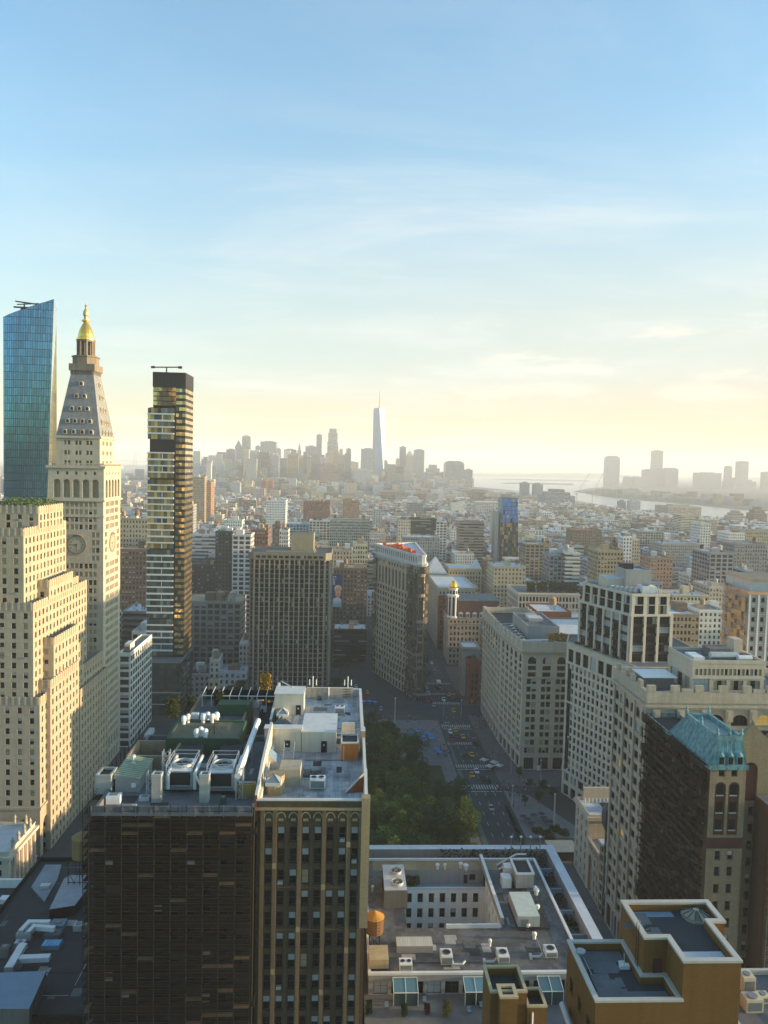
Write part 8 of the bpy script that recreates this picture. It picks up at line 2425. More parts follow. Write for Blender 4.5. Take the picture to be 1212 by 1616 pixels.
fo.location = (xa+0.5-(xa+xb)/2, -0.7, hpz*0.95); fo.rotation_euler = (pi/2, pi/2, 0)
# blue-topped leaning glass tower
Yt = 940.0; a, zt_ = P(793, 786, Yt); b, _ = P(817, 786, Yt)
t = empty('glass_office_tower', ((a+b)/2, Yt, 0), 'tapering glass tower with a bright blue upper front, in the hazy middle distance', 'tower'); oo = ((a+b)/2, Yt, 0)
m1 = MB(); BRIGHTB = glass_mat('bright_blue_glass', (0.06, 0.20, 0.55), 0.12, 0.3, 0.6, 0.3)
for j in range(20):
    for i in range(9):
        t0, t1 = j/20, (j+1)/20
        def q(u, tt): return (a-4*(1-tt)+(b+2-a+6*(1-tt)-2*tt)*u, Yt-3*(1-tt), zt_*tt)
        k0, k1 = i/9+0.006, (i+1)/9-0.006
        m1.face([q(k0, t0+0.003), q(k1, t0+0.003), q(k1, t1-0.003), q(k0, t1-0.003)], BRIGHTB if j > 13 and (i*7+j*3) % 11 else random.choice([GLASSBRONZE, GLASSGREEN, GLASS]))  # lower panes mix bronze and dark colours for mirrored gold and dark
m1.build('glass_skin', t, oo)
m2 = MB(); m2.prism(ccw([(a-3.9, Yt-2.6), (b+3.5, Yt-2.6), (b+3.5, Yt+24), (a-3.9, Yt+24)]), 0, 10, CONC); 
p0 = [(a-4, Yt-2.8, 0), (b+4, Yt-2.8, 0), (b+4, Yt+24, 0), (a-4, Yt+24, 0)]; p1 = [(a, Yt+0.1, zt_), (b, Yt+0.1, zt_), (b, Yt+24, zt_), (a, Yt+24, zt_)]
for i in range(4): m2.face([p0[i], p0[(i+1) % 4], p1[(i+1) % 4], p1[i]], CONC if i else BLACKMETAL)
m2.face(p1, ROOFDARK); m2.box(a-8, a-3.9, Yt, Yt+20, 0, zt_*0.83, CONC); m2.build('concrete_core', t, oo); reserve(a-9, b+5, Yt-4, Yt+25)
for k, (px, py, Y, w) in enumerate(((915, 850, 1100, 16), (656, 863, 0, 0))):
    if Y:
        x, z = P(px, py, Y); mb = MB(); rr = random.Random(k)
        for i in range(14): mb.obox((x+rr.uniform(-w, w), Y-6+rr.uniform(-3, 3)), rr.uniform(0, 1), 6, 3, z-1, z+rr.uniform(0.5, 4), ORANGENET)
        thing('roof_netting', 'orange safety netting on a brown roof in the hazy middle distance', 'netting', mb)
# unseen slab added beyond the right edge; its shadow falls across the clock tower
cityblock(212, 244, 306, 348, 113, 'tan', 'grey', 0, CR_, True, 0)
# random infill on the street grid; footprints of everything above are kept clear
def clear(x0, x1, y0, y1, m=1.5):
    for a, b, c, d in FOOT:
        if x0 < b+m and x1 > a-m and y0 < d+m and y1 > c-m: return False
    return True
def on_street(x0, x1, y0, y1):
    if x1 > 49 and x0 < 73 and y0 < 1000: return True
    if x1 > -102 and x0 < -78 and y0 < 620: return True
    for yy in (y0, y1):
        xb = 59.5-tan(BW)*(yy-395)
        if yy < 900 and x1 > xb-12 and x0 < xb+12: return True
    return False
WP = ['white', 'white', 'white', 'cream', 'cream', 'cream', 'tan', 'tan', 'brick red', 'brown', 'grey', 'grey', 'grey', 'dark', 'pale blue', 'pale blue', 'pink']
RP = ['white', 'white', 'white', 'silver', 'silver', 'silver', 'grey', 'grey', 'black', 'tan', 'rust']
lots = []
Y = 455.0; r = random.Random(77)
while Y < 4700:
    dep = 31 if Y < 2200 else 42
    for row in (0, 1):
        y0 = Y+row*(dep+2); x = -0.56*(y0+60)-40; xe = 0.56*(y0+60)+60
        while x < xe:
            w = r.choice([7.5, 8, 12, 15, 18, 22, 26, 30]) if Y < 1500 else r.choice([12, 16, 22, 28, 34])
            if Y > 2600: w *= 1.5
            if (x % 230) > 205: x += 25; continue
            hmx = (17, 56, 34) if Y < 950 else ((11, 40, 18) if Y < 2600 else (14, 62, 26))
            h = r.triangular(hmx[0], hmx[1], hmx[2])
            if Y > 950 and r.random() < 0.02: h *= 1.7
            d = dep*r.uniform(0.75, 1.0)
            if y0 < 560 and -0.1*y0 < x < 0.16*y0: h *= 0.7
            lots.append((x, x+w-0.25, y0, y0+d, h)); x += w
    Y += 2*dep+18
# water keeps its own shore: nothing west of the river line
def in_water(x, y):
    px, py = proj(x, y, 0)
    lim = np.interp(px, [300, 700, 745, 820, 900, 960, 1095, 1150, 1320], [760, 764, 768, 775, 789, 799, 815, 819, 830])
    return py < lim+1
ind = 0; far = MB()
FV = RNG
for (x0, x1, y0, y1, h) in lots:
    if on_street(x0, x1, y0, y1) or not clear(x0, x1, y0, y1) or in_water((x0+x1)/2, y1): continue
    px, py = proj((x0+x1)/2, y0, h)
    if px > 742 and Y and y0 > 1200:                # low sheds along the water
        lim_ = np.interp(px, [742, 820, 900, 960, 1095, 1150, 1320], [770, 778, 792, 802, 817, 821, 832])
        while h > 5 and proj((x0+x1)/2, y0, h)[1] < lim_: h *= 0.85
    if px < -60 or px > 1290: continue
    wc, rc = r.choice(WP), r.choice(RP); fi = r.choice([0, 0, 0, 1, 1, 2, 2, 3])
    if ind < 225 and -25 < px < 1240:
        cityblock(x0, x1, y0, y1, h, wc, rc, fi, r, True); ind += 1
    else:
        poly = rect(x0, x1, y0, y1); col = jit(WALLC[wc], r, 0.2)
        wallbox(far, poly, 0, h, col, FMATS[fi], r.uniform(2.6, 5), r.uniform(3.3, 4.2), r, (2,), 1.0)
        rcol = jit(ROOFCOL[rc], r, 0.2); far.face([(*p, h) for p in poly], ROOFC, None, rcol)
        if y0 < 2600:
            for _i in range(r.choice([1, 2, 2])):
                bw, bd = min(7, (x1-x0)*0.45), r.uniform(3, 9); bx, by = r.uniform(x0, x1-bw), r.uniform(y0, y1-bd)
                far.box(bx+0.05, bx+bw-0.05, by+0.05, by+bd-0.05, h, h+r.uniform(2, 6), PAINT, ROOFC, r.choice([col, jit(WALLC['white'], r), jit(WALLC['brown'], r)]), False)
            for _i in range(3 if y0 < 1700 else 0):
                bx, by, q = r.uniform(x0, x1-2), r.uniform(y0, y1-2), r.uniform(0.8, 2); far.box(bx, bx+q, by, by+q, h, h+r.uniform(0.6, 2.2), PAINT, PAINT, r.choice([(0.5, 0.5, 0.5), (0.14, 0.14, 0.14), (0.3, 0.3, 0.3)]), False)
            if r.random() < 0.22: tank_small(far, (x0+x1)/2, (y0+y1)/2, h, r.uniform(1.6, 2.3), r)
fo_ = far.build('distant_city'); fo_['kind'] = 'stuff'; fo_['label'] = 'hazy carpet of low roofs and blocks stretching to the far towers'; fo_['category'] = 'city'
# ---- labels of the ordinary blocks: look first, then the landmark they stand by
LMK = [('the slim tower', 262), ('the ribbed tower', 455), ('the wedge building', 622), ('the gold dome', 718), ('the arched block', 825), ('the white building', 985), ('the unfinished tower', 1180)]
ORD = ['leftmost'] + [w+' from left' for w in 'second third fourth fifth sixth seventh eighth ninth tenth eleventh twelfth'.split()]
keyed = {}
for g in GEN:
    nm, lx = min(LMK, key=lambda q: abs(q[1]-g['px'])); dx = g['px']-lx
    side = 'beyond' if abs(dx) < 18 else ('left of' if dx < 0 else 'right of')
    dist = 'near' if g['Y'] < 620 else ('mid-distance' if g['Y'] < 1000 else 'hazy')
    size = 'narrow ' if g['w'] < 9 else ('low ' if g['h'] < 24 else ('tall ' if g['h'] > 52 else ('broad ' if g['w'] > 24 else '')))
    tk = {0: '', 1: ' one tank', 2: ' two tanks', 3: ' three tanks'}[g['t']]
    g['base'] = '%s %s%s block %s roof%s %s %s' % (dist, size, {'pale blue': 'bluish', 'brick red': 'brick'}.get(g['wc'], g['wc']), g['rc'], tk, side, nm)
    keyed.setdefault(g['base'], []).append(g)
for k, gs in keyed.items():
    gs.sort(key=lambda g: g['px'])
    for i, g in enumerate(gs):
        o = g['o']; o['group'] = 'city blocks beyond the park'
        o['label'] = k if len(gs) == 1 else (ORD[i]+' ' if i < 12 else 'rightmost ')+k

# ---- the far towers
def tower(px0, px1, yt, Y, col, label, fi=0, crown='', dep=None, bay=5.0, st=4.5, name='far_tower', cat='tower'):
    a, z = P(px0, yt, Y); b, _ = P(px1, yt, Y); w = b-a; dep = dep or max(w, 26)
    r = random.Random(int(px0*7+yt)); mb = MB(); cx_, cy_ = (a+b)/2, Y+dep/2
    h1 = z*{'pyr': 0.86, 'step': 0.72, 'spire': 0.62, 'taper': 0.55, 'round': 0.9, 'slant': 0.93}.get(crown, 1.0)
    fm = FMATS[fi]; poly = rect(a, b, Y, Y+dep)
    wallbox(mb, poly, 0, h1, col, fm, bay, st, r, (), 2.5); mb.face([(*p, h1) for p in poly], ROOFC, None, (0.2, 0.2, 0.2))
    def blk(f, za, zb):
        p_ = rect(cx_-w/2*f, cx_+w/2*f, cy_-dep/2*f, cy_+dep/2*f); wallbox(mb, p_, za, zb, col, fm, bay, st, r, (), 1.5); mb.face([(*q, zb) for q in p_], ROOFC, None, (0.2, 0.2, 0.2))
    def py_(f, za, zb, c=None):
        p_ = rect(cx_-w/2*f, cx_+w/2*f, cy_-dep/2*f, cy_+dep/2*f)
        for i in range(4): mb.face([(*p_[i], za), (*p_[(i+1) % 4], za), (cx_, cy_, zb)], PAINT, None, c or col)
    if crown == 'pyr': py_(0.96, h1, z)
    elif crown == 'step': blk(0.74, h1, z*0.87); blk(0.45, z*0.87, z)
    elif crown == 'spire': blk(0.7, h1, z*0.82); blk(0.4, z*0.82, z*0.9); py_(0.4, z*0.9, z)
    elif crown == 'taper': blk(0.9, h1, z*0.78); blk(0.78, z*0.78, z*0.93); blk(0.62, z*0.93, z)
    elif crown == 'round':
        n = 6
        for i in range(n): blk(0.98-0.5*(i/n)**2, h1+(z-h1)*i/n, h1+(z-h1)*(i+1)/n)
    elif crown == 'slant':
        mb.face([(a, Y, h1), (b, Y, h1), (b, Y, z)], PAINT, None, col); mb.face([(a, Y, h1), (b, Y, z), (b, Y+dep, z), (a, Y+dep, h1)], PAINT, None, col)
        mb.face([(b, Y, h1), (b, Y+dep, h1), (b, Y+dep, z), (b, Y, z)], PAINT, None, col)
    else:
        mb.box(cx_-w*0.25, cx_+w*0.25, cy_-dep*0.25, cy_+dep*0.25, z+0.02, z+5, PAINT, ROOFC, col)
    o = mb.build(name, None, (cx_, Y, 0)); tag(o, label, cat, 'far towers'); FOOT.append((a, b, Y, Y+dep))
    return o
g1, g2, g3, bl, tn, br = (0.25, 0.29, 0.35), (0.16, 0.20, 0.26), (0.34, 0.36, 0.38), (0.17, 0.25, 0.35), (0.36, 0.30, 0.22), (0.20, 0.14, 0.11)
for q in ((294, 300, 709, 4300, g1, 'thin pale far tower just right of the slim glass tower', 0), (304, 318, 714, 4400, g2, 'dark far block with a small peak right of the slim glass tower', 0, 'step'), (337, 352, 717, 3900, g3, 'pale stone far tower with a stepped crown left in the far skyline', 0, 'taper'), (357, 371, 709, 4400, g2, 'flat-topped grey far slab left of the pyramid-roofed tower', 3),
          (371, 381, 694, 4450, g2, 'slim dark far tower with a pyramid roof left of the gold-edged tower', 0, 'pyr'), (382, 395, 688, 4000, g3, 'tall rippled silver far tower with a gold sunlit edge', 4), (403, 410, 704, 4300, g1, 'thin far tower right of the gold-edged tower', 0), (411, 436, 696.5, 4500, bl, 'wide boxy pale far slab behind the dark slab', 3), (406, 431, 714, 3900, g2, 'dark far slab in front of the wide boxy one', 3), (436, 443, 708, 4500, tn, 'narrow tan far tower right of the wide boxy slab', 0),
          (448, 467, 709, 4500, g2, 'dark square far tower in the middle of the left skyline', 3), (468, 477, 698, 4600, g1, 'far tower with a pointed green crown', 0, 'spire'), (482, 499, 704, 4500, g2, 'grey flat-topped far tower behind the broad lower slab', 3), (468, 497, 720, 3700, tn, 'broad lower brown-grey far slab under the pointed crown', 3), (499.5, 508, 686, 4350, bl, 'very slender tall far tower left of the tapering tower', 4), (516, 535, 676, 4400, g3, 'tall tapering stone-coloured far tower left of the tallest one', 4, 'taper'), (514, 537, 692, 4250, g3, 'shoulder block of the tapering far tower', 4, 'step'),
          (535.5, 541, 709, 4400, g1, 'thin pale far tower right of the tapering one', 0), (539.5, 549, 718, 4200, g3, 'short pale far block left of the tallest tower', 4), (546.5, 554, 708, 4450, g2, 'dark thin far tower left of the tallest tower', 3), (508, 537, 733, 3300, br, 'broad brown far block in front of the tapering tower', 0, 'step'), (570, 592, 708, 4150, bl, 'pale blue slab right beside the tallest far tower', 4), (601, 612, 726, 4300, g1, 'round-shouldered far block right of the tallest tower', 4, 'round'), (557, 587, 741, 3300, g3, 'pale broad far block below the blue slab', 0),
          (625, 631, 724, 4300, tn, 'small tan far tower left of the three tall ones', 0), (631, 641, 705, 4400, g2, 'first of three tall far towers right of the tallest one, flat topped', 4), (641, 653, 710, 4450, g3, 'middle of three tall far towers, with a pyramid top', 0, 'pyr'), (654, 670, 709.5, 4350, g1, 'last of three tall far towers, broad and flat topped', 4), (671, 698, 733, 4100, g3, 'wide low pale far block left of the big grey slab', 0, 'step'), (704, 733, 727, 4000, g2, 'big grey far slab near the water', 3, 'round'), (734, 746, 741, 4050, g2, 'last low far slab beside the open water', 3), (623, 640, 756, 3000, g2, 'low grey far block below the three tall towers', 0),
          (823, 836, 762, 3000, g2, 'square dark far tower beside the river, left of two', 0), (843, 857, 764, 2950, g2, 'square dark far tower beside the river, right of two', 0), (861, 908, 772, 2500, g2, 'huge stepped grey far block beside the river', 3, 'step'), (995, 1011, 790, 2450, g3, 'pale square far block beside the river', 0), (1055, 1107, 799, 2300, tn, 'long tan far warehouse beside the river', 2), (1155, 1178, 806, 1900, tn, 'brown far tower with a stepped roof near the right edge', 0, 'step'), (1190, 1212, 800, 1900, br, 'brown far block at the right edge near the river', 0, 'step'), (978, 988, 791, 2500, g2, 'slim dark far block left of the pale square one', 0)):
    tower(*q)
for i, q in enumerate(((960, 979, 719, 6300, bl, 'tall bluish tower alone across the river', 4, 'round'), (987, 998, 752, 6500, g2, 'left of two short round towers across the river', 4, 'round'), (1001, 1013, 752, 6500, g2, 'right of two short round towers across the river', 4, 'round'), (1018, 1032, 741, 6600, g2, 'mid-height block left of the tallest tower across the river', 4), (1033, 1047, 711, 6700, g2, 'tallest tower across the river, flat topped', 4), (1052, 1071, 738, 6600, g2, 'broad arched-top block across the river', 4, 'round'), (1108, 1139, 746, 6500, g2, 'wide flat block across the river', 3), (1147, 1156, 735, 6700, g2, 'slim round-topped tower across the river', 4, 'round'), (1168, 1182, 728, 6500, g2, 'stepped broad tower near the right edge across the river', 3), (1158, 1194, 754, 6400, g2, 'lower shoulders of the stepped tower across the river', 3, 'step'), (1208, 1222, 745, 6500, g2, 'tower cut by the right edge across the river', 4), (1046, 1053, 751, 6650, g2, 'low link block between two towers across the river', 4))):
    tower(*q)
wf = MB(); r = random.Random(9)
for i in range(90):                                   # low waterfront rows over there, and filler under the far skyline
    px = r.uniform(955, 1215); x, y = G(px, 783+(px-955)*0.075, 0); y += r.uniform(20, 500); x = x*(1+0.02*r.random()); w = r.uniform(25, 70); h = r.triangular(8, 55, 16)
    wallbox(wf, rect(x, x+w, y, y+30), 1.6, h, jit(WALLC[r.choice(['grey', 'tan', 'grey', 'brown'])], r), FMATS[0], 6, 5, r); wf.face([(x, y, h), (x+w, y, h), (x+w, y+30, h), (x, y+30, h)], ROOFC, None, (0.25, 0.25, 0.25))
for i in range(760):
    y = r.uniform(2700, 4600); px = r.uniform(292, 735); x, _ = P(px, 760, y); w = r.uniform(18, 50); h = r.triangular(30, (215 if px < 560 else 150) if y > 3300 else 85, 65)
    if px > 640: h *= 0.75
    wallbox(wf, rect(x, x+w, y, y+30), 0, h, jit(WALLC[r.choice(['white', 'cream', 'tan', 'grey', 'grey', 'pale blue', 'brown'])], r), FMATS[r.choice([0, 0, 2, 3])], 5, 4, r); wf.face([(x, y, h), (x+w, y, h), (x+w, y+30, h), (x, y+30, h)], ROOFC, None, (0.3, 0.3, 0.3))
o = wf.build('distant_waterfront'); o['kind'] = 'stuff'; o['label'] = 'hazy low buildings massed round the far towers and along the far shore'; o['category'] = 'city'
# tallest tower: square base, eight leaning triangles, mast
Yw = 4150.0; a, zr_ = P(589.5, 646, Yw); b, _ = P(608.5, 646, Yw); cx_ = (a+b)/2; hw = (b-a)/2; cy_ = Yw+hw
t = empty('tallest_tower', (cx_, Yw, 0), 'tallest far tower, pale blue glass with chamfered sides and a mast', 'tower'); oo = (cx_, Yw, 0); m1 = MB()
PB = glass_mat('far_blue_glass', (0.11, 0.21, 0.36), 0.35, 0.0, 0.2, 0.1); PB2 = glass_mat('far_pale_glass', (0.15, 0.25, 0.38), 0.35, 0.0, 0.2, 0.1)
sq = rect(cx_-hw, cx_+hw, cy_-hw, cy_+hw); tp_ = [(cx_, cy_-hw), (cx_+hw, cy_), (cx_, cy_+hw), (cx_-hw, cy_)]
k_ = 0.74; tp_ = [(cx_+(x-cx_)*k_*1.3, cy_+(y-cy_)*k_*1.3) for x, y in tp_]
m1.prism(sq, 0, 56, PB, PB)
for i in range(4):
    j = (i+1) % 4
    m1.face([(*sq[i], 56), (*sq[j], 56), (*tp_[i], zr_)], PB); m1.face([(*tp_[i], zr_), (*sq[j], 56), (*tp_[j], zr_)], PB2)
m1.face([(*p, zr_) for p in tp_], PB); m1.prism([(cx_+(x-cx_)*0.9, cy_+(y-cy_)*0.9) for x, y in tp_], zr_+0.1, zr_+9, PB); m1.build('glass_skin', t, oo)
m1 = MB(); zm = P(601, 616, Yw)[1]; m1.lathe((cx_, cy_), [(9, zr_+9), (9, zr_+12), (3, zr_+12), (2.4, zr_+50), (1.0, zm)], STEEL, 8); m1.build('mast', t, oo)
def crane(label, p, q, Y, c, base=0, w=1.6):
    a = P(*p, Y); b = P(*q, Y); mb = MB(); m = PAINT
    mb.tube((a[0], Y, base), (a[0], Y, a[1]), w, m, 4, col=c); mb.tube((a[0], Y, a[1]), (b[0], Y, b[1]), w*0.7, m, 4, col=c); mb.tube((a[0], Y, a[1]), (a[0]-(b[0]-a[0])*0.25, Y, a[1]+4), w*0.9, m, 4, col=c); mb.box(a[0]-4, a[0]+4, Y-3, Y+3, a[1]-5, a[1]+1, m, m, c)
    thing('tower_crane', label, 'crane', mb, 'far cranes')
crane('left of two pale far cranes beside the river', (910, 779), (931, 746), 3200, (0.4, 0.38, 0.3)); crane('right of two pale far cranes beside the river', (935, 780), (952, 746), 3200, (0.4, 0.38, 0.3))
crane('leaning far crane over the red building site', (421, 757), (403, 738), 2300, (0.5, 0.35, 0.12))
a, z = P(411, 758, 2300); b, _ = P(430, 758, 2300); mb = MB()
for k in range(9): mb.box(a, b, 2310, 2340, z-20+k*2.4-0.9, z-20+k*2.4, PAINT, PAINT, (0.45, 0.12, 0.09))
for k in range(8): mb.tube((a+(b-a)*k/7, 2312, 0), (a+(b-a)*k/7, 2312, z+3), 1.0, PAINT, 4, col=(0.4, 0.12, 0.1))
thing('building_site', 'red steel frame of a far building under construction', 'building site', mb)
mb = MB(); Yb = 14000.0                              # suspension bridge on the left horizon
for px in (213, 176):
    x, z = P(px, 716, Yb); 
    for s in (-22, 22): mb.tube((x+s, Yb, 0), (x+s*0.8, Yb, z), 9, PAINT, 4, col=(0.2, 0.22, 0.24))
    mb.box(x-25, x+25, Yb-6, Yb+6, z-12, z, PAINT, PAINT, (0.2, 0.22, 0.24))
x1, z1 = P(213, 717, Yb); zd = P(213, 727.5, Yb)[1]; x2 = P(250, 727, Yb)[0]; x0 = P(120, 727, Yb)[0]
mb.box(x0, x2, Yb-8, Yb+8, zd-8, zd, PAINT, PAINT, (0.2, 0.22, 0.24))
for i in range(12):
    t0, t1 = i/12, (i+1)/12; f = lambda t: (x1+(x2-x1)*t, Yb, zd+(z1-zd)*(1-t)**2); mb.tube(f(t0), f(t1), 3.5, PAINT, 4, col=(0.2, 0.22, 0.24))
thing('suspension_bridge', 'faint suspension bridge on the left horizon between the clock tower and the slim tower', 'bridge', mb)

# ================================================================== PARK, STREET LIFE
def leafmesh(name, seed, R, Hc, n, hue):
    r = random.Random(seed); mb = MB()
    cl = [(r.gauss(0, 0.42), r.gauss(0, 0.42), r.uniform(-0.75, 0.85), r.uniform(0.28, 0.5)) for _ in range(26)]
    cl = [c for c in cl if c[0]**2+c[1]**2+c[2]**2 < 1.0] or cl
    for i in range(n):
        c = r.choice(cl); u = Vector((r.gauss(0, 1), r.gauss(0, 1), r.gauss(0, 1))).normalized()*c[3]*(0.65+0.35*r.random())
        x, y, z = (c[0]+u.x)*R, (c[1]+u.y)*R, (c[2]+u.z)*Hc; s = r.uniform(0.28, 0.62); a, e = r.uniform(0, 6.28), r.uniform(-0.6, 0.6)
        g_ = r.uniform(0.6, 1.4); col = tuple(q*g_ for q in hue)
        dx, dy = cos(a)*s, sin(a)*s
        mb.face([(x-dx, y-dy, z-e*s), (x+dy*0.6, y-dx*0.6, z+0.1), (x+dx, y+dy, z+e*s), (x-dy*0.6, y+dx*0.6, z+0.2)], LEAF1, None, col)
    return mb.mesh(name)
HUES = [(0.018, 0.062, 0.008), (0.032, 0.086, 0.010), (0.012, 0.044, 0.008), (0.070, 0.10, 0.010), (0.024, 0.056, 0.010)]
CM = [leafmesh('crown', 5+k, 5.6+0.5*(k % 3), 5.2+0.6*(k % 2), 2600, HUES[k % 5]) for k in range(6)]
tm = MB(); tm.tube((0, 0, 0), (0.2, 0.1, 6.5), 0.42, BARK, 7, 0.26)
for k in range(5): tm.tube((0.2, 0.1, 5.0+k*0.4), (3.2*cos(k*1.3), 3.2*sin(k*1.3), 9.5+k*0.6), 0.2, BARK, 5, 0.06)
TM = tm.mesh('trunk')
def tree(x, y, s, k, label, group, rz):
    t = empty('park_tree', (x, y, 0.13), label, 'tree', group, rz); t.scale = (s, s, s)
    for nm, me, z in (('trunk', TM, 0), ('crown', CM[k], 11.5)):
        o = bpy.data.objects.new(nm, me); COL.objects.link(o); o.parent = t; o.location = (0, 0, z)
r = random.Random(8); y = 203.0; nt_ = 0
while y < 372:
    xb = np.interp(y, [200, 262, 300, 335, 372], [42, 44, 42, 34, 20]); x = -34.0+r.uniform(0, 4)
    while x < xb+0.5:
        xx, yy = x+r.uniform(-1.8, 1.8), y+r.uniform(-2, 2)
        k = r.randrange(6); edge = xx > xb-9
        lb = ('yellow-green tree in the park beside the avenue' if k == 3 else 'bushy green tree on the avenue edge of the park') if edge else ('yellow-green tree inside the park' if k == 3 else 'deep green tree in the thick of the park')
        tree(xx, yy, r.uniform(0.72, 1.12), k, lb, {'yellow-green tree in the park beside the avenue': 'yellowish park edge trees', 'bushy green tree on the avenue edge of the park': 'park edge trees', 'yellow-green tree inside the park': 'yellowish park trees'}.get(lb, 'park trees'), r.uniform(0, 6.28)); nt_ += 1
        x += 9.2
    y += 9.0
for px, py, s, lb in ((530, 1085, 0.7, 'dark tree at the foot of the ribbed brown tower'), (541, 1092, 0.55, 'smaller dark tree right of the ribbed brown tower'), (380, 1088, 0.7, 'dark tree below the row of small pale houses'), (365, 1092, 0.6, 'low dark tree left of the ribbed brown tower'), (537, 1052, 0.8, 'first of the dark street trees between the ribbed tower and the wedge building'), (551, 1042, 0.85, 'second of the dark street trees between the ribbed tower and the wedge building'), (566, 1034, 0.8, 'last of the dark street trees, close to the wedge building')):
    x, y = G(px, py, 6); tree(x, y, s, 2, lb, None, 0.5)
# cars
def carmesh(L, W, H):
    b = MB(); hw = W/2
    prof = [(-L/2, 0.3), (-L/2, 0.75), (-L/2+0.25, 0.88), (-L*0.24, 0.95), (L*0.20, 0.98), (L/2-0.15, 0.86), (L/2, 0.7), (L/2, 0.3)]
    for i in range(len(prof)-1):
        (y0, z0), (y1, z1) = prof[i], prof[i+1]; b.face([(-hw, y0, z0), (hw, y0, z0), (hw, y1, z1), (-hw, y1, z1)], PAINT)
    for s in (-1, 1):
        f = [(s*hw, y, z) for y, z in prof]; b.face(f if s < 0 else f[::-1], PAINT)
    g = MB(); q = [(-L*0.27, 0.95), (-L*0.10, H), (L*0.20, H), (L*0.36, 0.97)]
    g.face([(-hw*0.92, q[0][0], 0.95), (hw*0.92, q[0][0], 0.95), (hw*0.8, q[1][0], H-0.03), (-hw*0.8, q[1][0], H-0.03)], GLASS)
    g.face([(-hw*0.8, q[2][0], H-0.03), (hw*0.8, q[2][0], H-0.03), (hw*0.92, q[3][0], 0.97), (-hw*0.92, q[3][0], 0.97)], GLASS)
    for s in (-1, 1):
        f = [(s*hw*0.93, q[0][0], 0.95), (s*hw*0.8, q[1][0], H-0.03), (s*hw*0.8, q[2][0], H-0.03), (s*hw*0.93, q[3][0], 0.97)]; g.face(f[::-1] if s < 0 else f, GLASS)
    rf = MB(); rf.box(-hw*0.8, hw*0.8, q[1][0], q[2][0], H-0.06, H, PAINT)
    w = MB(); n = 10
    for k in range(n):
        a, c = 2*pi*k/n, 2*pi*(k+1)/n; w.face([(-0.1, 0.33*cos(a), 0.33*sin(a)), (0.1, 0.33*cos(a), 0.33*sin(a)), (0.1, 0.33*cos(c), 0.33*sin(c)), (-0.1, 0.33*cos(c), 0.33*sin(c))], BLACKMETAL)
    for s in (-0.1, 0.1): w.face([(s, 0.33*cos(2*pi*k/n), 0.33*sin(2*pi*k/n)) for k in range(n)], BLACKMETAL)
    return b, g, rf, w
cb, cg, cr, cw_ = carmesh(4.7, 1.85, 1.5); GM, WM = cg.mesh('window'), cw_.mesh('wheel')
CCOL = {'yellow': (0.70, 0.36, 0.03), 'white': (0.65, 0.66, 0.67), 'black': (0.02, 0.02, 0.022), 'red': (0.35, 0.03, 0.03), 'silver': (0.32, 0.33, 0.34), 'blue': (0.05, 0.08, 0.16)}
CB = {}
for nm, c in CCOL.items():
    cb.c = [c]*len(cb.v); cr.c = [c]*len(cr.v); CB[nm] = (cb.mesh('body'), cr.mesh('roof'))
def car(px, py, colr, label, rz=0.0, group=None, z=0.02):
    x, y = G(px, py, 0.7); t = empty('car', (x, y, z), label, 'car', group, rz)
    for nm, me in (('body', CB[colr][0]), ('roof', CB[colr][1]), ('window', GM)):
        o = bpy.data.objects.new(nm, me); COL.objects.link(o); o.parent = t
    for sx in (-0.86, 0.86):
        for sy in (-1.45, 1.4):
            o = bpy.data.objects.new('wheel', WM); COL.objects.link(o); o.parent = t; o.location = (sx, sy, 0.33)
